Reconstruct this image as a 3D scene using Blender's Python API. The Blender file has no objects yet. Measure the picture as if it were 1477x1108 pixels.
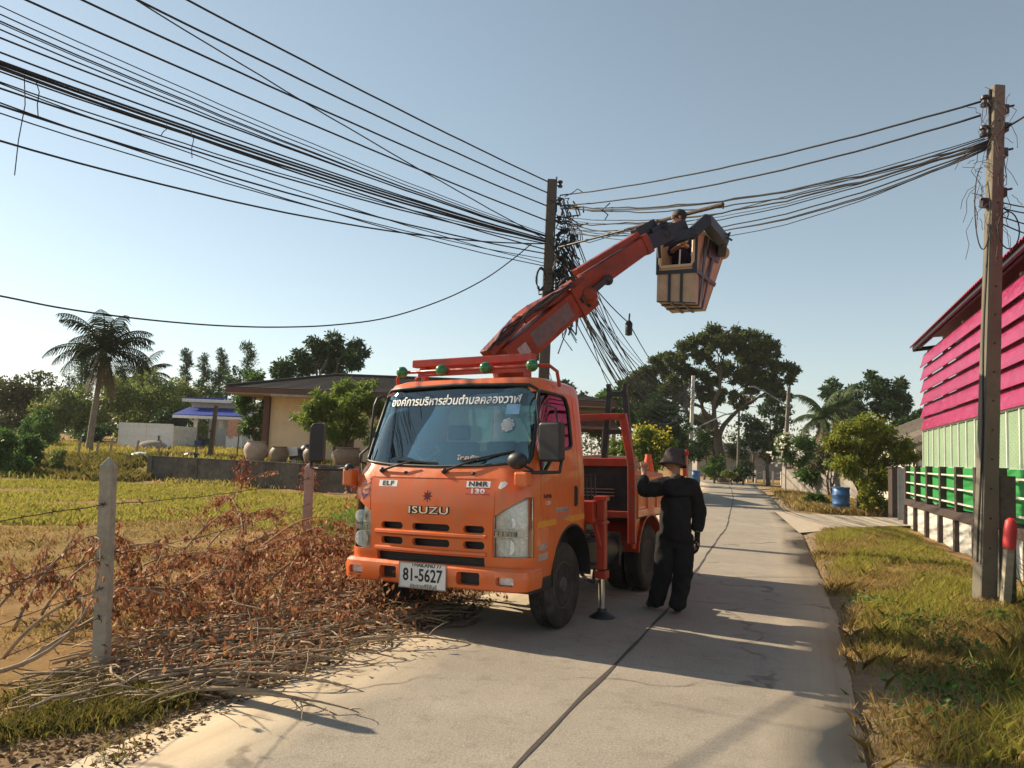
import bpy, math, random
import numpy as np
from mathutils import Vector, Matrix, Quaternion
R = math.radians
rnd = random.Random(7)
NR = np.random.RandomState(11)
S = bpy.context.scene
COL = S.collection

# ------------------------------------------------------------------ camera
CH, CP, CR, CF = 1.65, R(5.1), R(2.25), 1109.0
cd = bpy.data.cameras.new('camera')
cam = bpy.data.objects.new('camera', cd); COL.objects.link(cam)
cd.sensor_width = 36.0; cd.lens = CF / 1477 * 36.0; cd.clip_end = 5000; cd.clip_start = 0.05
cam.location = (0, 0, CH)
cam.matrix_world = (Matrix.Translation((0, 0, CH)) @ Matrix.Rotation(R(90) + CP, 4, 'X') @ Matrix.Rotation(CR, 4, 'Z'))
S.camera = cam

# ------------------------------------------------------------------ sky, sun, exposure
SUN_EL = R(31); SUNV = Vector((-.899 * math.cos(SUN_EL), .438 * math.cos(SUN_EL), math.sin(SUN_EL)))
w = bpy.data.worlds.new('World'); S.world = w; w.use_nodes = True
nt = w.node_tree
bg = nt.nodes['Background']
sky = nt.nodes.new('ShaderNodeTexSky'); sky.sky_type = 'NISHITA'; sky.sun_disc = False
sky.sun_elevation = SUN_EL; sky.sun_rotation = math.atan2(SUNV.x, SUNV.y)
sky.altitude = 0; sky.air_density = 1.0; sky.dust_density = .25; sky.ozone_density = 1.0
hs = nt.nodes.new('ShaderNodeHueSaturation'); hs.inputs['Saturation'].default_value = .68; hs.inputs['Hue'].default_value = .48
nt.links.new(sky.outputs[0], hs.inputs['Color']); nt.links.new(hs.outputs[0], bg.inputs[0]); bg.inputs[1].default_value = 0.066
sl = bpy.data.lights.new('sun', 'SUN'); sun = bpy.data.objects.new('sun', sl); COL.objects.link(sun)
sl.energy = 4.0; sl.angle = R(.5); sl.color = (1, .83, .60)
sun.rotation_euler = (-SUNV).to_track_quat('-Z', 'Y').to_euler(); sun.location = (-20, 10, 20)
S.view_settings.view_transform = 'Standard'; S.view_settings.look = 'None'
S.view_settings.gamma = 1; S.view_settings.use_curve_mapping = False
S.view_settings.exposure = 1.08
S.cycles.max_bounces = 6; S.cycles.transparent_max_bounces = 12
S.cycles.use_denoising = True

# ------------------------------------------------------------------ where a direction of sight meets a depth or the ground
def ray(px, py):
    u, v = px - 738.5, py - 554
    c, s = math.cos(CR), math.sin(CR)
    a, b = c * u + s * v, -s * u + c * v
    return Vector((a / CF, math.cos(CP) + b / CF * math.sin(CP), math.sin(CP) - b / CF * math.cos(CP)))
def at(px, py, Y):
    d = ray(px, py); return Vector((0, 0, CH)) + d * (Y / d.y)
def gr(px, py, z=0.0):
    d = ray(px, py); return Vector((0, 0, CH)) + d * ((z - CH) / d.z)

# ------------------------------------------------------------------ materials
def _new(name):
    m = bpy.data.materials.new(name); m.use_nodes = True
    return m, m.node_tree, m.node_tree.nodes['Principled BSDF']
def N(t, kind, **kw):
    n = t.nodes.new(kind)
    for k, v in kw.items():
        if k in n.inputs.keys(): n.inputs[k].default_value = v
        else: setattr(n, k, v)
    return n
def ramp(t, fac, stops):
    r = t.nodes.new('ShaderNodeValToRGB'); e = r.color_ramp.elements
    while len(e) < len(stops): e.new(.5)
    for i, (p, c) in enumerate(stops):
        e[i].position = p; e[i].color = (*c, 1) if len(c) == 3 else c
    t.links.new(fac, r.inputs[0]); return r.outputs[0]
def mixc(t, fac, a, b, mode='MIX'):
    m = t.nodes.new('ShaderNodeMix'); m.data_type = 'RGBA'; m.blend_type = mode
    for sock, v in ((m.inputs[0], fac), (m.inputs[6], a), (m.inputs[7], b)):
        if isinstance(v, bpy.types.NodeSocket): t.links.new(v, sock)
        elif isinstance(v, (int, float)): sock.default_value = v
        else: sock.default_value = (*v, 1)
    return m.outputs[2]
def pm(name, col, rough=.6, metal=0, var=.18, scale=6, bump=0, bscale=60, dirt=None, dscale=3, damt=.5, coat=0, spec=.5):
    m, t, p = _new(name)
    tc = N(t, 'ShaderNodeTexCoord')
    n1 = N(t, 'ShaderNodeTexNoise', Scale=scale, Detail=8.0, Roughness=.65)
    t.links.new(tc.outputs['Object'], n1.inputs['Vector'])
    lo = tuple(c * (1 - var) for c in col); hi = tuple(min(1, c * (1 + var)) for c in col)
    c = ramp(t, n1.outputs[0], [(.3, lo), (.7, hi)])
    if dirt:
        n2 = N(t, 'ShaderNodeTexNoise', Scale=dscale, Detail=10.0, Roughness=.7)
        t.links.new(tc.outputs['Object'], n2.inputs['Vector'])
        f = ramp(t, n2.outputs[0], [(.45, (0, 0, 0)), (.7, (damt,) * 3)])
        c = mixc(t, f, c, dirt)
    t.links.new(c, p.inputs['Base Color'])
    p.inputs['Roughness'].default_value = rough; p.inputs['Metallic'].default_value = metal
    p.inputs['Coat Weight'].default_value = coat; p.inputs['Specular IOR Level'].default_value = spec
    if bump:
        n3 = N(t, 'ShaderNodeTexNoise', Scale=bscale, Detail=6.0)
        t.links.new(tc.outputs['Object'], n3.inputs['Vector'])
        b = N(t, 'ShaderNodeBump', Strength=bump, Distance=.02)
        t.links.new(n3.outputs[0], b.inputs['Height']); t.links.new(b.outputs[0], p.inputs['Normal'])
    return m
def leafm(name, cols, trans=.35, rough=.55, spec=.25):
    m, t, p = _new(name)
    g = N(t, 'ShaderNodeNewGeometry')
    k = len(cols)
    c = ramp(t, g.outputs['Random Per Island'], [(i / max(1, k - 1), cc) for i, cc in enumerate(cols)])
    t.links.new(c, p.inputs['Base Color']); p.inputs['Roughness'].default_value = rough
    p.inputs['Specular IOR Level'].default_value = spec
    tr = N(t, 'ShaderNodeBsdfTranslucent'); t.links.new(c, tr.inputs[0])
    mx = N(t, 'ShaderNodeMixShader'); mx.inputs[0].default_value = trans
    t.links.new(p.outputs[0], mx.inputs[1]); t.links.new(tr.outputs[0], mx.inputs[2])
    t.links.new(mx.outputs[0], t.nodes['Material Output'].inputs[0])
    return m
def glassm(name, tint, refl=.12, ior=1.5, rough=.01):
    m, t, p = _new(name); t.nodes.remove(p)
    tr = N(t, 'ShaderNodeBsdfTransparent'); tr.inputs[0].default_value = (*tint, 1)
    gl = N(t, 'ShaderNodeBsdfGlossy'); gl.inputs['Roughness'].default_value = rough; gl.inputs[0].default_value = (.82, .97, 1, 1)
    fr = N(t, 'ShaderNodeFresnel', IOR=ior)
    ad = N(t, 'ShaderNodeMath', operation='ADD', use_clamp=True); ad.inputs[1].default_value = refl
    t.links.new(fr.outputs[0], ad.inputs[0])
    mx = N(t, 'ShaderNodeMixShader'); t.links.new(ad.outputs[0], mx.inputs[0])
    t.links.new(tr.outputs[0], mx.inputs[1]); t.links.new(gl.outputs[0], mx.inputs[2])
    t.links.new(mx.outputs[0], t.nodes['Material Output'].inputs[0])
    return m

M = {}
M['orange'] = pm('orange_paint', (.72, .135, .022), .36, 0, .10, 3, .03, 200, (.50, .20, .09), 4, .45, coat=.3)
def weather(m, col, amt, streak=(13, 13, 1.1)):
    t = m.node_tree; p = t.nodes['Principled BSDF']; old = p.inputs['Base Color'].links[0].from_socket; tc = N(t, 'ShaderNodeTexCoord')
    mp = N(t, 'ShaderNodeMapping'); mp.inputs['Scale'].default_value = streak; t.links.new(tc.outputs['Object'], mp.inputs[0])
    a = N(t, 'ShaderNodeTexNoise', Scale=1.0, Detail=8.0, Roughness=.7); t.links.new(mp.outputs[0], a.inputs['Vector'])
    b = N(t, 'ShaderNodeTexNoise', Scale=70.0, Detail=4.0, Roughness=.8); t.links.new(tc.outputs['Object'], b.inputs['Vector'])
    c = mixc(t, ramp(t, a.outputs[0], [(.52, (0, 0, 0)), (.74, (amt,) * 3)]), old, col)
    c = mixc(t, ramp(t, b.outputs[0], [(.66, (0, 0, 0)), (.72, (.7, .7, .7))]), c, (.16, .07, .04))
    t.links.new(c, p.inputs['Base Color'])
    r = ramp(t, a.outputs[0], [(.4, (.28,) * 3), (.7, (.6,) * 3)]); t.links.new(r, p.inputs['Roughness'])
weather(M['orange'], (.42, .20, .11), .55)
M['red'] = pm('red_paint', (.40, .035, .015), .5, 0, .2, 6, .06, 80, (.20, .07, .05), 5, .6)
M['boom'] = pm('boom_paint', (.29, .038, .012), .55, 0, .25, 4, .06, 80, (.16, .045, .025), 3, .8, spec=.3)
weather(M['boom'], (.10, .035, .025), .8, (5, 5, 5)); weather(M['red'], (.16, .06, .04), .8, (9, 9, 1.5))
M['black'] = pm('black_plastic', (.018, .018, .02), .5, 0, .25, 20, .05, 150)
M['darkmetal'] = pm('dark_metal', (.03, .03, .034), .45, .3, .3, 12, .1, 60, (.09, .07, .05), 5, .5)
M['navy'] = pm('navy_paint', (.012, .016, .026), .45, 0, .3, 8, .05, 60)
M['rubber'] = pm('tyre_rubber', (.022, .021, .02), .85, 0, .25, 10, .15, 90, (.12, .10, .08), 4, .5)
M['rim'] = pm('rim_steel', (.10, .095, .09), .6, .4, .3, 12, .1, 60, (.10, .07, .05), 6, .6)
M['chrome'] = pm('chrome', (.75, .75, .74), .16, 1, .06, 20)
M['steel'] = pm('steel', (.45, .44, .42), .35, .9, .15, 20, .05, 80)
M['white'] = pm('white_paint', (.74, .74, .72), .45, 0, .06, 6, 0, 60, (.45, .42, .36), 4, .35)
M['decal'] = pm('white_decal', (.8, .8, .79), .5, 0, .04, 10)
M['blackdecal'] = pm('black_decal', (.01, .01, .012), .5, 0, .1, 10)
M['reddecal'] = pm('red_decal', (.5, .02, .02), .5, 0, .1, 10)
M['greydecal'] = pm('worn_decal', (.42, .36, .34), .6, 0, .2, 14, 0, 60, (.3, .1, .07), 8, .5)
M['yellow'] = pm('yellow_tape', (.72, .30, .03), .5, 0, .12, 10)
M['glass'] = glassm('windscreen_glass', (.70, .86, .88), .11, 1.5)
M['sglass'] = glassm('side_glass', (.70, .80, .76), .10)
M['lens'] = glassm('lamp_lens', (.97, .97, .96), .0, 1.35, .03)
M['bowl'] = pm('reflector', (.78, .78, .75), .4, .35, .2, 30, .5, 45)
M['green'] = pm('green_lamp', (.015, .16, .05), .25, 0, .2, 30, coat=.4)
M['cream'] = pm('fibreglass', (.46, .34, .22), .55, 0, .12, 5, .05, 40, (.25, .18, .12), 4, .6)
M['fabric'] = pm('black_cloth', (.016, .016, .018), .95, 0, .35, 9, .6, 25, (.03, .028, .026), 3, .5, spec=.2)
M['hat'] = pm('hat_cloth', (.075, .06, .058), .95, 0, .35, 40, .5, 60, spec=.2)
M['skin'] = pm('skin', (.34, .17, .10), .55, 0, .1, 30)
M['shirt'] = pm('purple_cloth', (.022, .016, .06), .9, 0, .4, 30, .4, 40, spec=.2)
M['hair'] = pm('hair', (.010, .008, .007), .6, 0, .3, 60, .4, 200)
M['concrete'] = pm('post_concrete', (.38, .34, .27), .9, 0, .2, 9, .4, 60, (.15, .13, .11), 4, .6)
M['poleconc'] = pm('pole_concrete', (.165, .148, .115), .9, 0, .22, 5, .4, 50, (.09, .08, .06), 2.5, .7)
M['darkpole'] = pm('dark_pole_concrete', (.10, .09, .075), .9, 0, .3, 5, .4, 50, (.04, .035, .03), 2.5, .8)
M['cable'] = pm('cable_rubber', (.008, .008, .009), .6, 0, .2, 5)
M['wire'] = pm('rusty_wire', (.07, .05, .04), .7, .3, .3, 30)
M['bark'] = pm('bark', (.10, .075, .055), .95, 0, .35, 8, .6, 30)
M['palebark'] = pm('pale_bark', (.22, .18, .14), .95, 0, .3, 6, .5, 30)
M['twig'] = pm('dry_twig', (.32, .235, .15), .9, 0, .4, 10, .3, 60)
M['pink'] = pm('pink_sheet', (.30, .015, .085), .5, 0, .2, 1.2, .02, 40, (.30, .04, .10), 3, .5)
M['redroof'] = pm('red_roof', (.33, .012, .03), .5, 0, .15, 3)
weather(M['pink'], (.34, .10, .16), .6, (3, 3, 9))
M['fgreen'] = pm('green_panel', (.02, .25, .05), .6, 0, .2, 3, 0, 60, (.03, .14, .05), 3, .5)
M['brownpaint'] = pm('dark_brown_paint', (.055, .035, .03), .65, 0, .25, 6, .1, 40)
M['plaster'] = pm('white_plaster', (.60, .57, .50), .9, 0, .12, 4, .15, 40, (.32, .27, .2), 2.5, .5)
M['creamwall'] = pm('cream_wall', (.80, .63, .41), .85, 0, .06, 2, .05, 60, (.45, .33, .2), 1.5, .3)
M['tile'] = pm('roof_tile', (.022, .016, .017), .8, 0, .35, 9, .2, 30)
M['fascia'] = pm('brown_fascia', (.11, .045, .03), .6, 0, .2, 5)
M['bluesheet'] = pm('blue_roof', (.02, .05, .33), .5, 0, .12, 3)
M['bluedrum'] = pm('blue_plastic', (.03, .13, .33), .45, 0, .2, 5, .05, 40, (.12, .2, .3), 5, .6)
M['clay'] = pm('jar_clay', (.22, .15, .10), .55, 0, .25, 5, .1, 30, (.10, .07, .05), 4, .5)
M['paleclay'] = pm('pale_jar', (.42, .33, .26), .7, 0, .15, 5, .1, 30, (.28, .22, .16), 4, .4)
M['wallblock'] = pm('stained_block', (.13, .115, .095), .95, 0, .35, 7, .4, 30, (.035, .036, .026), 1.3, .9)
M['greywall'] = pm('grey_render', (.30, .27, .235), .95, 0, .2, 3, .3, 40, (.11, .10, .085), 1.3, .7)
M['zinc'] = pm('grey_sheet', (.30, .31, .31), .55, .2, .15, 4)
M['wood'] = pm('pale_wood', (.36, .27, .20), .85, 0, .25, 10, .2, 40)
M['redtop'] = pm('red_marker', (.5, .03, .035), .5, 0, .15, 8)
M['pinkcloth'] = pm('pink_cloth', (.55, .28, .2), .9, 0, .15, 5)
M['plastic'] = pm('blue_bucket', (.02, .06, .4), .4, 0, .1, 6)
M['blackbag'] = pm('black_bag', (.012, .012, .014), .4, 0, .3, 6, .8, 12)
M['brown_leaf'] = leafm('dead_leaf', [(.17, .075, .035), (.34, .15, .07), (.48, .28, .14), (.24, .09, .045), (.40, .20, .10), (.31, .11, .055), (.27, .12, .06)], .35, .6)
M['litter'] = leafm('litter_leaf', [(.09, .055, .03), (.17, .10, .05), (.26, .17, .09), (.12, .07, .04)], .15)
M['leaf_mid'] = leafm('leaf_mid', [(0.04562, 0.1037, 0.02488), (0.08294, 0.1762, 0.03732), (0.1348, 0.2281, 0.05184), (0.06221, 0.1348, 0.02903)])
M['leaf_dark'] = leafm('leaf_dark', [(0.02262, 0.05278, 0.01885), (0.0377, 0.08483, 0.02639), (0.06409, 0.1131, 0.03393), (0.03016, 0.06409, 0.02073)], .25)
M['leaf_rain'] = leafm('leaf_rain', [(.06, .10, .026), (.10, .14, .036), (.085, .10, .035), (.05, .08, .022), (.12, .12, .045)], .4)
M['leaf_olive'] = leafm('leaf_olive', [(0.1093, 0.164, 0.03827), (0.2049, 0.2596, 0.06013), (0.2733, 0.3007, 0.082), (0.1504, 0.1914, 0.05466)], .4)
M['leaf_brown'] = leafm('leaf_brownish', [(0.05655, 0.08483, 0.03016), (0.1131, 0.1037, 0.04524), (0.0754, 0.1037, 0.03016), (0.1413, 0.1131, 0.05655)], .3)
M['leaf_bright'] = leafm('leaf_bright', [(.12, .19, .03), (.17, .25, .04), (.22, .28, .05), (.08, .14, .025)], .5)
M['leaf_yellow'] = leafm('leaf_yellow', [(0.1625, 0.225, 0.0375), (0.275, 0.3, 0.04375), (0.125, 0.1875, 0.03125), (0.425, 0.3625, 0.0375), (0.1125, 0.1625, 0.0275), (0.2, 0.25, 0.0375)], .5)
M['flower'] = leafm('yellow_petal', [(.60, .52, .03), (.66, .58, .06), (.5, .46, .03)], .3)
M['wflower'] = leafm('white_petal', [(.75, .73, .62), (.7, .68, .5)], .3)
M['palm_green'] = leafm('palm_leaf_green', [(.035, .06, .018), (.06, .09, .03), (.08, .11, .035)], .3, .6)
M['palm'] = leafm('palm_leaf_backlit', [(.014, .022, .008), (.022, .034, .011), (.032, .042, .014)], .22, .8, .04)  # leaf colour darkened to carry the shade of the backlit crowns
M['drypalm'] = leafm('dry_palm_leaf', [(.10, .075, .03), (.14, .10, .045), (.07, .06, .025)], .3)
M['grass_dry'] = leafm('dry_grass', [(.36, .24, .09), (.48, .33, .13), (.28, .19, .07), (.24, .20, .05), (.42, .33, .13)], .45)
M['grass_green'] = leafm('green_grass', [(.13, .13, .03), (.20, .18, .04), (.28, .22, .06), (.09, .10, .022), (.24, .17, .06)], .4)
M['grass_lime'] = leafm('lime_grass', [(.26, .27, .05), (.34, .32, .06), (.42, .36, .08), (.20, .22, .04)], .5)
M['reed'] = leafm('reed_leaf', [(.04, .09, .016), (.08, .14, .025), (.12, .18, .035)], .4)

# ------------------------------------------------------------------ mesh building
class MB:
    def __init__(s): s.v = []; s.f = []
    def add(s, vs, fs):
        b = len(s.v); s.v += [tuple(v) for v in vs]; s.f += [tuple(b + i for i in f) for f in fs]; return s
    def box(s, c, size, rot=None):
        c = Vector(c); x, y, z = (k / 2 for k in size)
        vs = [Vector((sx * x, sy * y, sz * z)) for sz in (-1, 1) for sy in (-1, 1) for sx in (-1, 1)]
        if rot is not None: vs = [rot @ v for v in vs]
        return s.add([c + v for v in vs], [(0, 2, 3, 1), (4, 5, 7, 6), (0, 1, 5, 4), (1, 3, 7, 5), (3, 2, 6, 7), (2, 0, 4, 6)])
    def span(s, a, b):
        return s.box([(p + q) / 2 for p, q in zip(a, b)], [abs(q - p) for p, q in zip(a, b)])
    def beam(s, p0, p1, w, h, up=(0, 0, 1), w1=None, h1=None):
        p0, p1 = Vector(p0), Vector(p1); d = (p1 - p0).normalized(); sd = d.cross(Vector(up)).normalized(); u = sd.cross(d)
        w1 = w if w1 is None else w1; h1 = h if h1 is None else h1
        vs = []
        for p, ww, hh in ((p0, w, h), (p1, w1, h1)):
            vs += [p - sd * ww / 2 - u * hh / 2, p + sd * ww / 2 - u * hh / 2, p + sd * ww / 2 + u * hh / 2, p - sd * ww / 2 + u * hh / 2]
        return s.add(vs, [(3, 2, 1, 0), (4, 5, 6, 7), (0, 1, 5, 4), (1, 2, 6, 5), (2, 3, 7, 6), (3, 0, 4, 7)])
    def tube(s, pts, r, n=8, cap=True):
        pts = [Vector(p) for p in pts]; k = len(pts)
        rs = r if isinstance(r, (list, tuple)) else [r] * k
        prev = None; rings = []
        for i, p in enumerate(pts):
            d = (pts[min(i + 1, k - 1)] - pts[max(i - 1, 0)])
            d = d.normalized() if d.length > 1e-9 else Vector((0, 0, 1))
            if prev is None:
                a = Vector((0, 0, 1)) if abs(d.z) < .9 else Vector((1, 0, 0)); a = a.cross(d).normalized()
            else:
                a = prev - d * prev.dot(d)
                a = a.normalized() if a.length > 1e-6 else d.orthogonal().normalized()
            prev = a; b = d.cross(a)
            rings.append([p + (a * math.cos(t) + b * math.sin(t)) * rs[i] for t in (2 * math.pi * j / n for j in range(n))])
        vs = [v for g in rings for v in g]; fs = []
        for i in range(k - 1):
            for j in range(n):
                fs.append((i * n + j, i * n + (j + 1) % n, (i + 1) * n + (j + 1) % n, (i + 1) * n + j))
        if cap: fs += [tuple(range(n - 1, -1, -1)), tuple((k - 1) * n + j for j in range(n))]
        return s.add(vs, fs)
    def lathe(s, prof, c=(0, 0, 0), axis='z', n=24):
        vs = []; fs = []; k = len(prof); c = Vector(c)
        for r, h in prof:
            for j in range(n):
                t = 2 * math.pi * j / n; a, b = r * math.cos(t), r * math.sin(t)
                vs.append(c + (Vector((a, b, h)) if axis == 'z' else Vector((h, a, b)) if axis == 'x' else Vector((b, h, a))))
        for i in range(k - 1):
            for j in range(n): fs.append((i * n + j, i * n + (j + 1) % n, (i + 1) * n + (j + 1) % n, (i + 1) * n + j))
        fs += [tuple(range(n - 1, -1, -1)), tuple((k - 1) * n + j for j in range(n))]
        return s.add(vs, fs)
    def prism(s, poly, lo, hi, axis='y'):
        f = {'y': lambda a, b, t: (a, t, b), 'x': lambda a, b, t: (t, a, b), 'z': lambda a, b, t: (a, b, t)}[axis]
        n = len(poly)
        return s.add([f(a, b, lo) for a, b in poly] + [f(a, b, hi) for a, b in poly],
                     [tuple(range(n)), tuple(range(2 * n - 1, n - 1, -1))] + [(i, i + n, (i + 1) % n + n, (i + 1) % n) for i in range(n)])
    def ball(s, c, r, n=10, m=7, sc=(1, 1, 1)):
        c = Vector(c); prof = []
        vs = []; fs = []
        for i in range(m + 1):
            p = math.pi * i / m
            for j in range(n):
                t = 2 * math.pi * j / n
                vs.append(c + Vector((r * sc[0] * math.sin(p) * math.cos(t), r * sc[1] * math.sin(p) * math.sin(t), r * sc[2] * math.cos(p))))
        for i in range(m):
            for j in range(n): fs.append((i * n + j, (i + 1) * n + j, (i + 1) * n + (j + 1) % n, i * n + (j + 1) % n))
        return s.add(vs, fs)
    def mesh(s, name, recalc=True):
        me = bpy.data.meshes.new(name); me.from_pydata(s.v, [], s.f); me.update()
        if recalc:
            import bmesh
            b = bmesh.new(); b.from_mesh(me); bmesh.ops.remove_doubles(b, verts=b.verts, dist=1e-5)
            bmesh.ops.recalc_face_normals(b, faces=b.faces); b.to_mesh(me); b.free()
        return me
    def build(s, name, mat, parent=None, smooth=None, bevel=0, recalc=True):
        return link(name, s.mesh(name, recalc), mat, parent, smooth, bevel)
def link(name, me, mat, parent=None, smooth=None, bevel=0):
    o = bpy.data.objects.new(name, me); COL.objects.link(o)
    if mat is not None and not me.materials: me.materials.append(M[mat] if isinstance(mat, str) else mat)
    if parent is not None: o.parent = parent
    if smooth is not None and len(me.polygons):
        me.polygons.foreach_set('use_smooth', [True] * len(me.polygons))
        if smooth < 180:
            try: me.set_sharp_from_angle(angle=R(smooth))
            except Exception: pass
    if bevel:
        b = o.modifiers.new('bevel', 'BEVEL'); b.width = bevel; b.segments = 2; b.limit_method = 'ANGLE'; b.angle_limit = R(35)
    return o
def tag(o, label, cat, group=None, kind=None):
    if label: o['label'] = label
    if cat: o['category'] = cat
    if group: o['group'] = group
    if kind: o['kind'] = kind
    return o
def empty(name, loc, label, cat, group=None, rz=0):
    o = bpy.data.objects.new(name, None); COL.objects.link(o); o.location = loc; o.rotation_euler = (0, 0, rz)
    o.empty_display_size = .2
    return tag(o, label, cat, group)
def structure(o): o['kind'] = 'structure'; return o
def fastmesh(name, V, F):
    V = np.asarray(V, dtype=np.float32); F = np.asarray(F, dtype=np.int32)
    me = bpy.data.meshes.new(name); k = F.shape[1]
    me.vertices.add(len(V)); me.vertices.foreach_set('co', V.ravel())
    me.loops.add(F.size); me.loops.foreach_set('vertex_index', F.ravel())
    me.polygons.add(len(F)); me.polygons.foreach_set('loop_start', np.arange(len(F), dtype=np.int32) * k)
    me.polygons.foreach_set('loop_total', np.full(len(F), k, dtype=np.int32))
    me.update(calc_edges=True); me.validate(); return me
def unit(a): return a / np.maximum(np.linalg.norm(a, axis=1, keepdims=True), 1e-9)
def leaves(P, size, axis=None, spread=1.0, width=.5, fold=.12):
    P = np.asarray(P, float); n = len(P); size = np.broadcast_to(np.asarray(size, float), (n,))[:, None] * NR.uniform(.65, 1.35, (n, 1))
    a = unit(NR.normal(size=(n, 3)))
    if axis is not None: a = unit(np.asarray(axis, float) + a * spread)
    b = unit(np.cross(a, NR.normal(size=(n, 3)))); c = np.cross(a, b)
    V = np.stack([P, P + a * size * .5 + b * size * width * .5 + c * size * fold, P + a * size, P + a * size * .5 - b * size * width * .5 + c * size * fold], 1).reshape(-1, 3)
    return V, np.arange(n * 4).reshape(n, 4)
def clump_points(clumps, n, hollow=.55):
    C = np.array([c[:3] for c in clumps]); Rr = np.array([c[3:6] for c in clumps])
    wts = (Rr.prod(1)) ** (2 / 3); wts /= wts.sum()
    idx = NR.choice(len(C), n, p=wts)
    d = unit(NR.normal(size=(n, 3))); rad = (hollow + (1 - hollow) * NR.uniform(0, 1, (n, 1))) * (1 + .26 * NR.normal(size=(n, 1)))
    return C[idx] + d * rad * Rr[idx], d
def subclumps(c, r, k, sr, flat=.8):
    out = []
    for i in range(k):
        d = unit(NR.normal(size=(1, 3)))[0]; f = NR.uniform(.35, 1) ** .6
        s = sr * NR.uniform(.6, 1.25)
        out.append((c[0] + d[0] * r[0] * f, c[1] + d[1] * r[1] * f, c[2] + d[2] * r[2] * f, s, s, s * flat))
    return out
def limb(p0, p1, sag=.15, k=6, wob=.05):
    p0, p1 = Vector(p0), Vector(p1); L = (p1 - p0).length; out = []
    for i in range(k + 1):
        t = i / k; p = p0.lerp(p1, t); p.z += math.sin(math.pi * t) * L * sag
        if 0 < i < k: p += Vector((rnd.uniform(-1, 1), rnd.uniform(-1, 1), rnd.uniform(-.5, .5))) * wob * L
        out.append(p)
    return out
def tree(name, label, cat, base, clumps, n, lsize, leaf, bark='bark', tr=.15, fork=.45, group=None, sub=7, subr=.42, hollow=.35, width=.5, limbs=True, drop=0, trunks=1):
    """clumps: world (x,y,z,r) blobs of the crown; leaves fill smaller clumps scattered in each of them"""
    base = Vector(base); root = empty(name, base, label, cat, group)
    cl = []
    for c in clumps:
        r = c[3]; cl += subclumps(c[:3], (r, r, r * .8), max(2, int(sub)), r * subr)
    P, d = clump_points(cl, n, hollow)
    ax = d + np.array([0, 0, -.2 - drop])
    V, F = leaves(P - np.array(base), lsize, ax, 1.0, width)
    link('crown', fastmesh('crown', V, F), leaf, root)
    if limbs:
        mb = MB(); cen = Vector(np.mean([c[:3] for c in clumps], 0)); low = min(c[2] - c[3] for c in clumps)
        fz = base.z + (cen.z - base.z) * fork
        for q in range(trunks):
            off = Vector((rnd.uniform(-1, 1), rnd.uniform(-1, 1), 0)) * tr * 2.5 * (q > 0)
            fk = Vector((base.x + (cen.x - base.x) * .3, base.y + (cen.y - base.y) * .3, fz)) + off * 1.5
            mb.tube([p - base for p in limb(base + off + Vector((0, 0, -.1)), fk, 0, 5, .02)], [tr * (1.25, 1, .92, .86, .8, .74)[i] for i in range(6)], 9)
            mine = [c for i, c in enumerate(clumps) if i % trunks == q]
            if not mine: continue
            start = fk - Vector((0, 0, .1)); mains = [max(mine, key=lambda c: (Vector(c[:3]) - start).length)]
            while len(mains) < min(5, len(mine)):
                mains.append(max((c for c in mine if c not in mains), key=lambda c: min((Vector(c[:3]) - Vector(m_[:3])).length for m_ in mains)))
            nodes = []
            for c in sorted(mine, key=lambda c: (c not in mains, (Vector(c[:3]) - start).length)):
                ce = Vector(c[:3])
                if c in mains or not nodes: st_, r0 = start, tr * min(.62, 1.15 / math.sqrt(min(5, len(mine))))
                else:
                    st_, r0 = min(nodes, key=lambda n_: (n_[0] - ce).length + (0 if n_[0].z < ce.z + .2 else .6 * (n_[0].z - ce.z))); r0 *= .7
                k_ = 7; pts = limb(st_, ce, .10 if c in mains else .05, k_, .06); rr_ = [max(r0 * (1 - .125 * j_), .012) for j_ in range(k_ + 1)]
                mb.tube([p - base for p in pts], rr_, 7); nodes += [(pts[j_], rr_[j_]) for j_ in range(2, k_ + 1)]
                for _ in range(4):
                    a_ = rnd.randint(3, k_); e = ce + Vector(unit(NR.normal(size=(1, 3)))[0]) * c[3] * .9
                    mb.tube([p - base for p in limb(pts[a_], e, .05, 4, .07)], [rr_[a_] * .6 * (1 - .2 * j_) for j_ in range(5)], 5)
        mb.build('trunk', bark, root, 180, recalc=False)
    return root
def pxclumps(lst, Y, dY=1.0):
    out = []
    for (px, py, r) in lst:
        p = at(px, py, Y); rr = r * Y / CF
        out.append((p.x, p.y + rnd.uniform(-1, 1) * dY, p.z, rr))
    return out
def text_mesh(s, size, extrude=.002, offset=0.0, shear=0.0, space=1.0):
    c = bpy.data.curves.new('lettering', 'FONT'); c.body = s; c.size = size; c.extrude = extrude; c.align_x = 'CENTER'; c.align_y = 'CENTER'
    c.offset = offset; c.shear = shear; c.space_character = space; c.resolution_u = 3
    o = bpy.data.objects.new('lettering', c); COL.objects.link(o)
    me = bpy.data.meshes.new_from_object(o.evaluated_get(bpy.context.evaluated_depsgraph_get()))
    bpy.data.objects.remove(o); bpy.data.curves.remove(c); me.materials.clear(); return me
def boolop(me, cutters, op='DIFFERENCE'):
    o = bpy.data.objects.new('work', me); COL.objects.link(o); tmp = [o]
    for c in cutters:
        co = bpy.data.objects.new('work', c); COL.objects.link(co); tmp.append(co)
        b = o.modifiers.new('b', 'BOOLEAN'); b.operation = op; b.object = co; b.solver = 'EXACT'
    r = bpy.data.meshes.new_from_object(o.evaluated_get(bpy.context.evaluated_depsgraph_get()))
    for t in tmp: bpy.data.objects.remove(t)
    r.materials.clear(); return r
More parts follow.
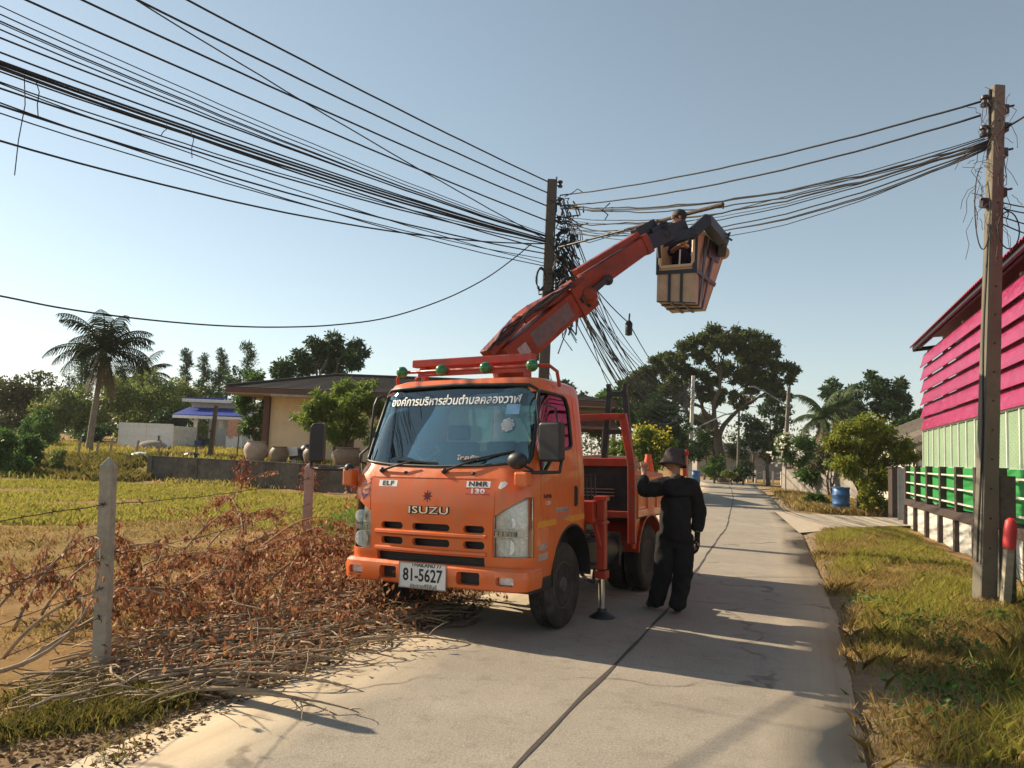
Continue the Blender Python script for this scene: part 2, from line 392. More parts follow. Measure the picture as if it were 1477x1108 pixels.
TXF = bpy.data.textures.new('folds', 'CLOUDS'); TXF.noise_scale = .09; TXF.noise_depth = 2
def skin(name, verts, edges, mat, parent, root=0, sub=2, folds=0):
    sub = 3 if folds else sub
    me = bpy.data.meshes.new(name); me.from_pydata([tuple(v[0]) for v in verts], edges, []); me.update()
    o = bpy.data.objects.new(name, me); COL.objects.link(o)
    o.modifiers.new('s', 'SKIN'); b = o.modifiers.new('u', 'SUBSURF'); b.levels = sub; b.render_levels = sub
    if folds:
        dm = o.modifiers.new('d', 'DISPLACE'); dm.texture = TXF; dm.strength = folds; dm.mid_level = .5; dm.texture_coords = 'LOCAL'
    if not me.skin_vertices: me.skin_vertices.new() if hasattr(me.skin_vertices, 'new') else None
    for i, v in enumerate(verts):
        r = v[1]; me.skin_vertices[0].data[i].radius = (r, r) if not isinstance(r, tuple) else r
        me.skin_vertices[0].data[i].use_root = (i == root)
    r = bpy.data.meshes.new_from_object(o.evaluated_get(bpy.context.evaluated_depsgraph_get()))
    bpy.data.objects.remove(o); r.materials.clear()
    return link(name, r, mat, parent, 180)

# ================================================================== GROUND
CLINE = [(-4.9, -9), (-3.2, -4.6), (-1.6, -.2), (.12, 4.28), (1.74, 8.42), (5.55, 19.6), (9.9, 34), (13.0, 45), (15.4, 54), (16.4, 60), (16.0, 68), (13, 77), (6, 84), (-8, 90)]
def cl_at(y):
    ys = [p[1] for p in CLINE]; return float(np.interp(y, ys, [p[0] for p in CLINE]))
WA, WB = Vector((-14.87, 32.3)), Vector((-5.8, 28.0)); WD = (WB - WA).normalized(); WN = Vector((-WD.y, WD.x))
def sstep(a, b, x):
    t = np.clip((x - a) / (b - a), 0, 1); return t * t * (3 - 2 * t)
def hgt(x, y, bump=True):
    x = np.asarray(x, float); y = np.asarray(y, float)
    s = (x - WA.x) * WN.x + (y - WA.y) * WN.y
    al = (x - WA.x) * WD.x + (y - WA.y) * WD.y
    steep = sstep(.05, .35, s - .1); soft = sstep(-4, 5, s)
    k = sstep(-2.5, -.3, al)
    up = soft * (1 - k) * .88 + steep * k * .88
    rc = np.interp(y, [p[1] for p in CLINE], [p[0] for p in CLINE])
    side = sstep(2.5, 8, rc - x)                     # only left of the road
    h = up * side + np.clip(y - 36, 0, 60) * .018 * side * sstep(34, 50, y)
    h = h + .003 * np.clip(y - 60, 0, 400)
    if bump:
        dr = np.abs(rc - x) * .93
        m = sstep(2.2, 4.0, dr) * (1 - sstep(6.5, 8.5, x) * sstep(19, 20.5, y) * sstep(28, 26.5, y))
        h = h + .050 * sstep(1.65, 1.95, dr) * sstep(4.0, 2.6, dr) + m * (.035 * np.sin(x * 1.7 + .6 * y) * np.sin(y * 1.3 - .5 * x) + .02 * np.sin(3.9 * x) * np.sin(4.3 * y)) - .055 + .0 * m
    return h
def gz(x, y): return float(hgt(x, y))
def axis_lines(a, b, st, far):
    l = list(np.arange(a, b + 1e-6, st)); d = st
    lo, hi = [], []
    p = a
    while p > -far: d *= 1.35; p -= d; lo.append(p)
    d = st; p = b
    while p < far: d *= 1.35; p += d; hi.append(p)
    return np.array(lo[::-1] + l + hi)
xs = axis_lines(-30, 26, .35, 900); ys = axis_lines(-3, 52, .35, 1200); ys = ys[ys > -60]
GX, GY = np.meshgrid(xs, ys); GZ = hgt(GX, GY)
Vg = np.stack([GX, GY, GZ], -1).reshape(-1, 3); nx, ny = len(xs), len(ys)
ii, jj = np.meshgrid(np.arange(nx - 1), np.arange(ny - 1)); a0 = (jj * nx + ii).ravel()
Fg = np.stack([a0, a0 + 1, a0 + nx + 1, a0 + nx], 1)
def ground_mat():
    m, t, p = _new('field_ground')
    g = N(t, 'ShaderNodeNewGeometry')
    n1 = N(t, 'ShaderNodeTexNoise', Scale=.22, Detail=6.0, Roughness=.6); n2 = N(t, 'ShaderNodeTexNoise', Scale=2.2, Detail=10.0, Roughness=.7); n3 = N(t, 'ShaderNodeTexNoise', Scale=30.0, Detail=8.0, Roughness=.8)
    for n in (n1, n2, n3): t.links.new(g.outputs['Position'], n.inputs['Vector'])
    dry = ramp(t, n2.outputs[0], [(.3, (.27, .15, .065)), (.5, (.40, .245, .105)), (.7, (.50, .33, .15))])
    grn = ramp(t, n2.outputs[0], [(.3, (.14, .13, .03)), (.55, (.26, .23, .05)), (.75, (.38, .30, .09))])
    c = mixc(t, ramp(t, n1.outputs[0], [(.50, (0, 0, 0)), (.68, (1, 1, 1))]), dry, grn)
    at = N(t, 'ShaderNodeAttribute', attribute_name='to_road'); ma = N(t, 'ShaderNodeMath', operation='MULTIPLY_ADD'); t.links.new(n2.outputs[0], ma.inputs[0]); ma.inputs[1].default_value = -1.6; t.links.new(at.outputs['Fac'], ma.inputs[2])
    mr = N(t, 'ShaderNodeMapRange'); t.links.new(ma.outputs[0], mr.inputs[0]); mr.inputs[1].default_value = 1.25; mr.inputs[2].default_value = 2.1; mr.inputs[3].default_value = 1.0; mr.inputs[4].default_value = 0.0
    c = mixc(t, mr.outputs[0], c, ramp(t, n2.outputs[0], [(.3, (.28, .19, .11)), (.65, (.50, .38, .24))]))
    c = mixc(t, .35, c, ramp(t, n3.outputs[0], [(.3, (.3, .3, .3)), (.7, (1, 1, 1))]), 'MULTIPLY')
    t.links.new(c, p.inputs['Base Color']); p.inputs['Roughness'].default_value = .95; p.inputs['Specular IOR Level'].default_value = .1
    b = N(t, 'ShaderNodeBump', Strength=.8, Distance=.06); t.links.new(n3.outputs[0], b.inputs['Height']); t.links.new(b.outputs[0], p.inputs['Normal'])
    return m
gme = fastmesh('ground', Vg, Fg)
rd_ = np.abs(np.interp(GY, [p[1] for p in CLINE], [p[0] for p in CLINE]) - GX).ravel() * .93
at_ = gme.attributes.new('to_road', 'FLOAT', 'POINT'); at_.data.foreach_set('value', rd_.astype(np.float32))
structure(link('ground', gme, ground_mat(), None, 180))

# road: one slab with its own across/along coordinates
def strip(offs, y0, y1, step, z, wob=0):
    ysr = np.arange(y0, y1, step); V = []; UV = []
    cx = np.interp(ysr, [p[1] for p in CLINE], [p[0] for p in CLINE])
    cx = np.convolve(np.pad(cx, 6, mode='edge'), np.ones(13) / 13, 'valid') if step < .6 else cx
    dx = np.gradient(cx, ysr); nrm = np.stack([np.ones_like(dx), -dx], 1); nrm /= np.linalg.norm(nrm, axis=1, keepdims=True)
    k = len(offs)
    for i in range(len(ysr)):
        for j, o in enumerate(offs):
            oo = o + (wob * (math.sin(ysr[i] * 2.1 + j) + .7 * math.sin(ysr[i] * 5.3 + 2 * j) + .8 * math.sin(ysr[i] * .7)) if wob and j in (0, k - 1) else 0)
            V.append((cx[i] + nrm[i, 0] * oo, ysr[i] + nrm[i, 1] * oo, z[j] if isinstance(z, (list, tuple)) else z)); UV.append((oo, ysr[i]))
    F = [(i * k + j, i * k + j + 1, (i + 1) * k + j + 1, (i + 1) * k + j) for i in range(len(ysr) - 1) for j in range(k - 1)]
    me = fastmesh('strip', V, F); uv = me.uv_layers.new(name='across'); UV = np.array(UV)
    vi = np.zeros(len(me.loops), dtype=np.int32); me.loops.foreach_get('vertex_index', vi)
    uv.data.foreach_set('uv', UV[vi].ravel().astype(np.float32)); return me
def road_mat():
    m, t, p = _new('road_concrete')
    g = N(t, 'ShaderNodeNewGeometry'); uv = N(t, 'ShaderNodeUVMap'); sp = N(t, 'ShaderNodeSeparateXYZ'); t.links.new(uv.outputs[0], sp.inputs[0])
    n1 = N(t, 'ShaderNodeTexNoise', Scale=.9, Detail=8.0, Roughness=.65); n2 = N(t, 'ShaderNodeTexNoise', Scale=5.0, Detail=10.0, Roughness=.75); n3 = N(t, 'ShaderNodeTexNoise', Scale=60.0, Detail=8.0, Roughness=.8)
    for n in (n1, n2, n3): t.links.new(g.outputs['Position'], n.inputs['Vector'])
    c = ramp(t, n1.outputs[0], [(.3, (.40, .36, .30)), (.5, (.46, .415, .35)), (.7, (.53, .475, .395))])
    c = mixc(t, ramp(t, n2.outputs[0], [(.52, (0, 0, 0)), (.70, (.6, .6, .6))]), c, (.27, .23, .18))
    c = mixc(t, .7, c, ramp(t, n3.outputs[0], [(.35, (.45, .45, .45)), (.58, (1, 1, 1))]), 'MULTIPLY')
    vo = N(t, 'ShaderNodeTexVoronoi', Scale=130.0); t.links.new(g.outputs['Position'], vo.inputs['Vector']); c = mixc(t, .45, c, ramp(t, vo.outputs['Distance'], [(.15, (1, 1, 1)), (.6, (.55, .52, .48))]), 'MULTIPLY')
    # blown sand along both edges, stretched along the way
    ab = N(t, 'ShaderNodeMath', operation='ABSOLUTE'); t.links.new(sp.outputs[0], ab.inputs[0])
    ad = N(t, 'ShaderNodeMath', operation='MULTIPLY_ADD'); t.links.new(n1.outputs[0], ad.inputs[0]); ad.inputs[1].default_value = .7; t.links.new(ab.outputs[0], ad.inputs[2])
    sf = ramp(t, ad.outputs[0], [(.0, (0, 0, 0)), (.5, (0, 0, 0)), (1, (1, 1, 1))])
    mr = N(t, 'ShaderNodeMapRange'); t.links.new(ad.outputs[0], mr.inputs[0]); mr.inputs[1].default_value = 1.45; mr.inputs[2].default_value = 2.0
    wv = N(t, 'ShaderNodeTexNoise', Scale=1.0, Detail=4.0); mp = N(t, 'ShaderNodeMapping'); mp.inputs['Scale'].default_value = (7, .18, 1)
    t.links.new(uv.outputs[0], mp.inputs[0]); t.links.new(mp.outputs[0], wv.inputs['Vector'])
    sand = ramp(t, wv.outputs[0], [(.3, (.38, .31, .22)), (.6, (.47, .395, .29))])
    c = mixc(t, mr.outputs[0], c, sand)
    nd = N(t, 'ShaderNodeTexNoise', Scale=1.3, Detail=6.0); t.links.new(g.outputs['Position'], nd.inputs['Vector'])
    va = N(t, 'ShaderNodeVectorMath', operation='MULTIPLY_ADD'); t.links.new(nd.outputs['Color'], va.inputs[0]); va.inputs[1].default_value = (1.1, 1.1, 1.1); t.links.new(g.outputs['Position'], va.inputs[2])
    vc = N(t, 'ShaderNodeTexVoronoi', Scale=.28, feature='DISTANCE_TO_EDGE'); t.links.new(va.outputs[0], vc.inputs['Vector'])
    ck = ramp(t, vc.outputs['Distance'], [(0, (1, 1, 1)), (.006, (.8, .8, .8)), (.011, (0, 0, 0))]); mk_ = N(t, 'ShaderNodeMath', operation='MULTIPLY'); t.links.new(ck, mk_.inputs[0]); t.links.new(ramp(t, n1.outputs[0], [(.45, (0, 0, 0)), (.55, (.8, .8, .8))]), mk_.inputs[1])
    c = mixc(t, mk_.outputs[0], c, (.13, .11, .09))
    n5 = N(t, 'ShaderNodeTexNoise', Scale=.35, Detail=5.0); t.links.new(g.outputs['Position'], n5.inputs['Vector']); c = mixc(t, .6, c, ramp(t, n5.outputs[0], [(.35, (.84, .83, .81)), (.62, (1, 1, 1))]), 'MULTIPLY')
    t.links.new(c, p.inputs['Base Color']); p.inputs['Roughness'].default_value = .85; p.inputs['Specular IOR Level'].default_value = .25
    b = N(t, 'ShaderNodeBump', Strength=.5, Distance=.012); t.links.new(n3.outputs[0], b.inputs['Height'])
    b2 = N(t, 'ShaderNodeBump', Strength=.25, Distance=.03); t.links.new(n2.outputs[0], b2.inputs['Height']); t.links.new(b.outputs[0], b2.inputs['Normal'])
    t.links.new(b2.outputs[0], p.inputs['Normal'])
    return m
RM = road_mat()
structure(link('road', strip([-2.1, -2.05, -1.2, -.4, .4, 1.2, 1.74, 1.79], -8, 88, .3, [-.12, 0, 0, 0, 0, 0, 0, -.12], .08), RM))
structure(link('road_joint', strip([-.015, .015], 0, 60, .1, .004, .007), pm('joint_tar', (.06, .05, .042), .8, 0, .3, 30)))
# gravel way into the yard on the right
dv = MB(); A_, B_ = gr(1163, 775), gr(1128, 728)
pts = [(7.0, 18.6), (9.1, 26.4), (10.2, 25.9), (12.0, 25.5), (15, 25.6), (22, 25.6), (22, 22.4), (13, 23.0), (10.3, 21.6), (8.8, 20.2)]
dv.add([(x, y, .012) for x, y in pts], [tuple(range(len(pts) - 1, -1, -1))])
structure(dv.build('gravel_path', pm('gravel', (.48, .405, .31), .95, 0, .25, 6, .8, 40, (.2, .17, .13), 12, .5)))

# ================================================================== TRUCK  (own frame: x to its left side, y backwards, z up)
truck = empty('bucket_truck', (-.245, 7.93, -.02), 'orange bucket truck with a raised crane boom, parked half off the concrete road', 'truck')
truck.rotation_euler = (0, R(-1.8), R(-27.4))
TM = Matrix.Translation(truck.location) @ truck.rotation_euler.to_matrix().to_4x4(); TI = TM.inverted()
def tl(p): return TI @ Vector(p)
ZS = [.54, .70, 1.0, 1.3, 1.42, 1.53, 1.9, 2.2, 2.29, 2.34, 2.375, 2.395]
WS = [.965, .98, .98, .98, .98, .975, .945, .915, .90, .875, .80, .60]
FS = [-.92, -.955, -.965, -.955, -.925, -.855, -.72, -.605, -.565, -.52, -.43, -.25]
RS = [.16, .2, .22, .24, .26, .28, .28, .27, .26, .24, .22, .2]
BS = [.45] * 8 + [.44, .42, .36, .2]
def cab_at(z): return [float(np.interp(z, ZS, q)) for q in (WS, FS, RS, BS)]
def yfront(x, z, d=0):
    w_, f, r, b = cab_at(z); w_ -= d; f += d; x = max(-w_ + 1e-4, min(w_ - 1e-4, x)); ax = abs(x)
    y = f + .05 * (x / w_) ** 2
    if ax > w_ - r: y += r * (1 - math.sqrt(max(0, 1 - ((ax - (w_ - r)) / r) ** 2)))
    return y
def cab_loft(name, d=0.0, zlo=None, zhi=None):
    zl = sorted(set([round(z, 4) for z in ZS] + [.62, .85, 1.15, 1.6, 1.7, 1.8, 2.0, 2.1]))
    zb, ztop = .54 + d if zlo is None else zlo, 2.395 - d if zhi is None else zhi
    zl = [zb] + [z for z in zl if zb + .01 < z < ztop - .004] + [ztop]
    mb = MB(); rings = []
    for z in zl:
        zq = z + (d if z > 2.2 else 0)
        w_, f, r, b = cab_at(min(zq, 2.395)); ring = []
        W = w_ - d; cs = np.linspace(0, math.pi / 2, 9)
        xsn = [-(W - r) - r * math.cos(a) for a in cs] + list(np.linspace(-(W - r), W - r, 15)[1:-1]) + [(W - r) + r * math.sin(a) for a in cs]
        for x in xsn: ring.append((x, yfront(x, min(zq, 2.395), d), z))
        B = b - d; rr = .06
        for t in np.linspace(0, 1, 5)[1:-1]: ring.append((W, ring[len(xsn) - 1][1] * (1 - t) + (B - rr) * t, z))
        for a in np.linspace(0, math.pi / 2, 4): ring.append((W - rr + rr * math.cos(a), B - rr + rr * math.sin(a), z))
        for a in np.linspace(math.pi / 2, math.pi, 4): ring.append((-W + rr + rr * math.cos(a), B - rr + rr * math.sin(a), z))
        for t in np.linspace(0, 1, 5)[1:-1]: ring.append((-W, (B - rr) * (1 - t) + ring[0][1] * t, z))
        rings.append(ring)
    n = len(rings[0]); vs = [v for r_ in rings for v in r_]
    fs = [(i * n + j, i * n + (j + 1) % n, (i + 1) * n + (j + 1) % n, (i + 1) * n + j) for i in range(len(rings) - 1) for j in range(n)]
    fs += [tuple(range(n - 1, -1, -1)), tuple((len(rings) - 1) * n + j for j in range(n))]
    return mb.add(vs, fs).mesh(name)
def cut(poly, lo, hi, axis): return MB().prism(poly, lo, hi, axis).mesh('cut')
WSP = [(-.905, 1.62), (-.895, 1.565), (-.5, 1.525), (0, 1.515), (.5, 1.525), (.895, 1.565), (.905, 1.62), (.875, 2.15), (.845, 2.245), (.78, 2.285), (0, 2.305), (-.78, 2.285), (-.845, 2.245), (-.875, 2.15)]
def offp(poly, d):
    cx = sum(p[0] for p in poly) / len(poly); cy = sum(p[1] for p in poly) / len(poly)
    return [(p[0] + (d if p[0] > cx else -d), p[1] + (d if p[1] > cy else -d)) for p in poly]
SWP = [(-.61, 1.46), (-.52, 1.49), (-.36, 1.60), (-.15, 1.68), (.09, 1.71), (.13, 1.74), (.12, 2.10), (.07, 2.19), (0, 2.215), (-.50, 2.225), (-.56, 2.20), (-.60, 2.12)]
RWP = [(-.70, 1.72), (-.65, 1.68), (.65, 1.68), (.70, 1.72), (.66, 2.12), (.6, 2.17), (-.6, 2.17), (-.66, 2.12)]
HLP = [(.665, .735), (.665, 1.085), (.93, 1.255), (1.2, 1.27), (1.2, .735)]
HLM = [(-x, z) for x, z in HLP]
def slot(x0, x1, z0, z1, q=.02): return [(x0 + q, z0), (x1 - q, z0), (x1, z0 + q), (x1, z1 - q), (x1 - q, z1), (x0 + q, z1), (x0, z1 - q), (x0, z0 + q)]
cuts = [cut(offp(WSP, .0), -1.6, -.48, 'y'), cut(SWP, .5, 1.5, 'x'), cut(SWP, -1.5, -.5, 'x'), cut(RWP, .3, .8, 'y'),
        cut(HLP, -1.4, -.745, 'y'), cut(HLM, -1.4, -.745, 'y')]
for x0, x1 in ((-.53, -.28), (-.17, .23), (.37, .58)):
    cuts.append(cut(slot(x0, x1, .935, .998), -1.2, -.80, 'y')); cuts.append(cut(slot(x0, x1, .795, .862), -1.2, -.80, 'y'))
cuts.append(cut([(-.58, .5), (.58, .5), (.58, .725), (-.58, .725)], -1.2, -.7, 'y'))
ar = [(.10 + .47 * math.cos(a), .50 + .47 * math.sin(a)) for a in np.linspace(0, 2 * math.pi, 40)[:-1]]
cuts += [cut(ar, .45, 1.5, 'x'), cut(ar, -1.5, -.45, 'x')]
shell = boolop(cab_loft('outer'), [cab_loft('inner', .045)])
gaps = []
gp = .005
for x in (-.655, .655): gaps.append(cut([(x - gp, .74), (x + gp, .74), (x + gp + (.03 if x > 0 else -.03), 1.45), (x - gp + (.03 if x > 0 else -.03), 1.45)], -1.3, -.93, 'y'))
gaps.append(cut([(-.68, 1.405 - gp), (.68, 1.405 - gp), (.68, 1.405 + gp), (-.68, 1.405 + gp)], -1.3, -.905, 'y'))
gaps.append(cut([(-.60, .878), (.60, .878), (.60, .886), (-.60, .886)], -1.3, -.945, 'y'))
for sx in (1, -1):
    lo, hi = sorted((sx * .953, sx * 1.3)); lo2, hi2 = sorted((sx * .925, sx * 1.3))
    gaps.append(cut([(-.635, .95), (-.627, .95), (-.632, 1.50), (-.64, 1.50)], lo, hi, 'x'))
    gaps.append(cut([(.255, 1.0), (.263, 1.0), (.225, 2.2), (.217, 2.2)], lo2 if False else min(sx * .90, sx * 1.3), max(sx * .90, sx * 1.3), 'x'))
cabme = boolop(shell, cuts + gaps)
cab = link('cab', cabme, 'orange', truck, 35)
sg = boolop(cab_loft('g', .012), [cab_loft('g2', .017)]);
ws = link('windshield', boolop(sg.copy(), [cut(WSP, -1.6, -.48, 'y')], 'INTERSECT'), 'glass', cab, 30)
# black rubber seal all round the glass
def on_front(x, z, d=0): return Vector((x, yfront(x, z, d), z))
def densify(poly, k=5):
    out = []
    for i in range(len(poly)):
        a, b = poly[i], poly[(i + 1) % len(poly)]
        out += [(a[0] + (b[0] - a[0]) * j / k, a[1] + (b[1] - a[1]) * j / k) for j in range(k)]
    return out
sp_ = [on_front(x, z, .002) for x, z in densify(WSP)]; sp_.append(sp_[0]); sp_.append(sp_[1])
MB().tube(sp_, .017, 6, False).build('window_seal', 'black', cab, 180)
for sx in (1, -1):
    lo, hi = sorted((sx * .5, sx * 1.5))
    link('side_window', boolop(sg.copy(), [cut([(-.62, 1.40), (.14, 1.40), (.14, 2.24), (-.62, 2.24)], lo, hi, 'x')], 'INTERSECT'), 'sglass', cab, 30)
    pp = [Vector((sx * (cab_at(z)[0] - .004), y, z)) for y, z in densify(SWP, 3)]; pp.append(pp[0]); pp.append(pp[1])
    MB().tube(pp, .014, 6, False).build('window_seal', 'black', cab, 180)
link('rear_window', boolop(sg.copy(), [cut(RWP, .3, .8, 'y')], 'INTERSECT'), 'sglass', cab, 30)
for sx in (1, -1):      # door handles
    h = MB().box((sx * .985, .165, 1.24), (.02, .045, .20)).box((sx * .992, .165, 1.24), (.03, .022, .17))
    h.build('door_handle', 'black', cab, bevel=.006)
# cabin inside
MB().span((-.9, -.62, .97), (.9, .40, 1.0)).span((-.85, .34, .97), (.85, .40, 1.6)).build('cab_floor', 'black', truck)
db = MB().prism([(-.74, 1.25), (-.70, 1.50), (-.52, 1.53), (-.40, 1.46), (-.36, 1.2), (-.40, 1.0), (-.70, 1.0)], -.86, .86, 'x')
db.build('dashboard', pm('dash_plastic', (.10, .11, .115), .6, 0, .15, 8), truck, bevel=.02)
for sx, wd in ((-.45, .5), (.1, .36), (.55, .5)):
    s_ = MB().box((sx, .05, 1.22), (wd, .46, .16)).box((sx, .27, 1.52), (wd, .12, .52), Matrix.Rotation(R(-8), 3, 'X'))
    if wd > .4: s_.box((sx, .31, 1.88), (.26, .10, .17))
    s_.build('seat', 'black', truck, bevel=.03)
st = MB(); ce = Vector((-.44, -.42, 1.60)); q = Matrix.Rotation(R(35), 3, 'X')
st.tube([ce + q @ Vector((.19 * math.cos(a), .19 * math.sin(a), 0)) for a in np.linspace(0, 2 * math.pi, 28)], .014, 6, False)
for a in (.5, 2.6, 4.7): st.tube([ce + q @ Vector((0, 0, -.05)), ce + q @ Vector((.19 * math.cos(a), .19 * math.sin(a), 0))], .012, 6)
st.tube([ce + q @ Vector((0, 0, -.02)), ce + q @ Vector((0, 0, -.4))], .03, 8)
st.build('steering_wheel', 'black', truck, 60)
# lettering and marks on the cab front
def front_text(s, size, x, z, mat, name, sx=1.0, lift=.003, ext=.0015, offset=0, parent=None, **kw):
    me = text_mesh(s, size, ext, offset, **kw); n = len(me.vertices); co = np.zeros(n * 3, np.float32); me.vertices.foreach_get('co', co); co = co.reshape(-1, 3)
    out = np.array([(x + c[0] * sx, yfront(x + c[0] * sx, z + c[1]) - lift - c[2], z + c[1]) for c in co], np.float32)
    me.vertices.foreach_set('co', out.ravel()); me.update(); return link(name, me, mat, parent or cab)
def front_patch(pts, mat, name, lift=.002, parent=None):
    n = len(pts); mb = MB()
    mb.add([on_front(x, z) - Vector((0, lift, 0)) for x, z in pts] + [on_front(x, z) + Vector((0, .004, 0)) for x, z in pts], [tuple(range(n)), tuple(range(2 * n - 1, n - 1, -1))] + [(i, (i + 1) % n, (i + 1) % n + n, i + n) for i in range(n)])
    return mb.build(name, mat, parent or cab)
front_text('องค์การบริหารส่วนตำบลคลองวาฬ', .115, .02, 2.145, 'decal', 'lettering', .93, -.004, .001, .002, ws)
front_text('โชคชัย', .055, .33, 1.595, 'greydecal', 'lettering', 1.6, -.004, .001, .002, ws)
front_patch([(.665 + .075 * math.cos(a), 1.90 + .065 * math.sin(a)) for a in np.linspace(0, 6.28, 21)[:-1]], pm('sticker_blue', (.10, .16, .22), .5), 'round_sticker', -.006, ws)
front_text('⚙', .12, .665, 1.90, 'decal', 'sticker_print', 1, -.0035, .0005, 0, ws)
front_patch([(.62, 2.0), (.75, 2.0), (.745, 2.10), (.62, 2.10)], pm('tax_sticker', (.22, .42, .62), .5), 'tax_sticker', -.006, ws)
front_text('ISUZU', .088, .0, 1.115, 'chrome', 'emblem', 1.72, .005, .006, .001, space=1.08)
front_text('ISUZU', .088, .0, 1.114, 'blackdecal', 'emblem', 1.72, .002, .001, .007, space=1.08)
front_patch([(-.585, 1.325), (-.585, 1.382), (-.37, 1.382), (-.37, 1.325)], 'decal', 'badge', .0012)
front_text('ELF', .058, -.478, 1.353, 'blackdecal', 'badge', 1.5, .0025, .0005, .002, space=1.1)
front_patch([(.385, 1.335), (.385, 1.39), (.62, 1.39), (.62, 1.335)], 'decal', 'badge', .0012)
front_text('NMR', .058, .50, 1.364, 'blackdecal', 'badge', 1.45, .0025, .0005, .002, space=1.1)
front_patch([(.385, 1.27), (.385, 1.332), (.62, 1.332), (.62, 1.27)], 'reddecal', 'badge', .0012)
front_text('130', .058, .50, 1.301, 'decal', 'badge', 1.6, .0025, .0005, .002, space=1.1)
fl = []
for i in range(16):
    a = math.pi * i / 8; r_ = .058 if i % 2 == 0 else .026; fl.append((-.015 + r_ * math.sin(a), 1.245 + r_ * math.cos(a)))
front_patch(fl, pm('maroon_mark', (.12, .012, .02), .5), 'star_mark', .002)
sh = [(-.79, 1.385), (-.69, 1.40), (-.685, 1.30), (-.72, 1.235), (-.77, 1.19), (-.80, 1.26)]
front_patch(sh, pm('purple_badge', (.10, .035, .10), .4), 'shield_badge', .002)
for k in range(3): front_patch([(-.78 + .012 * k, 1.345 - .045 * k), (-.705, 1.365 - .05 * k), (-.705, 1.35 - .05 * k), (-.78 + .012 * k, 1.328 - .045 * k)], 'greydecal', 'badge_line', .004)
front_patch([(.70, 1.335), (.715, 1.385), (.745, 1.39), (.76, 1.395), (.785, 1.375), (.76, 1.35), (.725, 1.325)], 'decal', 'heart_sticker', .002)
def side_text(s, size, y, z, mat, name, sx=1.0, lift=.004):
    me = text_mesh(s, size, .0008); co = np.zeros(len(me.vertices) * 3, np.float32); me.vertices.foreach_get('co', co); co = co.reshape(-1, 3)
    out = np.array([(cab_at(z + c[1])[0] + lift + c[2], y + c[0] * sx, z + c[1]) for c in co], np.float32)
    me.vertices.foreach_set('co', out.ravel()); me.update(); return link(name, me, mat, cab)
def side_patch(pts, mat, name, lift=.002):
    n = len(pts); return MB().add([(cab_at(z)[0] + lift, y, z) for y, z in pts] + [(cab_at(z)[0] - .004, y, z) for y, z in pts],
        [tuple(range(n)), tuple(range(2 * n - 1, n - 1, -1))] + [(i, (i + 1) % n, (i + 1) % n + n, i + n) for i in range(n)]).build(name, mat, cab)
side_text('NMR', .055, -.49, 1.255, 'blackdecal', 'side_badge', 1.5); side_text('130', .05, -.49, 1.195, 'decal', 'side_badge', 1.6)
side_patch([(-.70, .985), (-.70, 1.04), (-.30, 1.045), (-.29, .99)], 'yellow', 'reflective_stripe')
side_patch([(-.12, 1.03), (.02, 1.055), (.40, 1.06), (.40, 1.005), (.06, .995)], 'yellow', 'reflective_stripe')
side_patch([(-.30, 1.10), (-.30, 1.145), (-.02, 1.145), (-.02, 1.10)], 'greydecal', 'worn_sticker')
for k in range(2): side_text('อบต. คลองวาฬ', .05, -.14, 1.065 - .06 * k + .055, 'greydecal', 'side_lettering', 1.0, .0045)
side_patch([(-.68, .79), (-.66, .83), (-.50, .85), (-.48, .81), (-.55, .78)], 'greydecal', 'sticker_scrap'); side_patch([(-.68, .69), (-.68, .75), (-.48, .76), (-.48, .70)], 'greydecal', 'sticker_scrap')
# head lamps
for P in (HLP, HLM):
    sx = 1 if P is HLP else -1
    hs = link('headlight', boolop(boolop(cab_loft('h', .0015), [cab_loft('h2', .010)]), [cut(offp(P, -.006), -1.4, -.75, 'y')], 'INTERSECT'), 'lens', cab, 30)
    back = link('lamp_housing', boolop(boolop(cab_loft('h', .05), [cab_loft('h2', .07)]), [cut(offp(P, -.002), -1.4, -.70, 'y')], 'INTERSECT'), 'bowl', hs, 30)
    b = MB(); cx = sx * .785
    for rr, zc, xx in ((.078, .825, cx), (.058, 1.035, cx + sx * .03)):
        yy = yfront(xx, zc) + .012
        b.lathe([(rr, yy), (rr * .98, yy + .004), (rr * .7, yy + .034), (.022, yy + .046), (.02, yy + .02), (.004, yy + .014)], (xx, 0, zc), 'y', 20)
    b.build('lamp_bowl', 'bowl', hs, 60)
    d = MB()
    for z0 in (.905, .965): d.add([on_front(sx * x, z, .006) for x in (.67, .75, .83, .90, .94) for z in (z0, z0 + .012)], [(2 * i, 2 * i + 2, 2 * i + 3, 2 * i + 1) for i in range(4)])
    for k in range(5): d.box((sx * (.69 + .042 * k), yfront(sx * (.69 + .042 * k), .935) + .02, .936), (.028, .012, .04))
    d.build('lamp_divider', 'steel', hs)
gb = MB()
for zc in (.905, .752):
    P_ = [(x, yfront(x, zc)) for x in np.linspace(-.60, .60, 13)]
    for a_, b_ in zip(P_, P_[1:]): gb.add([(a_[0], a_[1] + .004, zc - .022), (b_[0], b_[1] + .004, zc - .022), (b_[0], b_[1] - .022, zc - .008), (a_[0], a_[1] - .022, zc - .008), (a_[0], a_[1] + .004, zc + .026), (b_[0], b_[1] + .004, zc + .026), (b_[0], b_[1] - .020, zc + .012), (a_[0], a_[1] - .020, zc + .012)], [(0, 1, 2, 3), (3, 2, 6, 7), (7, 6, 5, 4), (4, 5, 1, 0), (0, 3, 7, 4), (1, 5, 6, 2)])
gb.build('grille_bar', 'orange', truck)
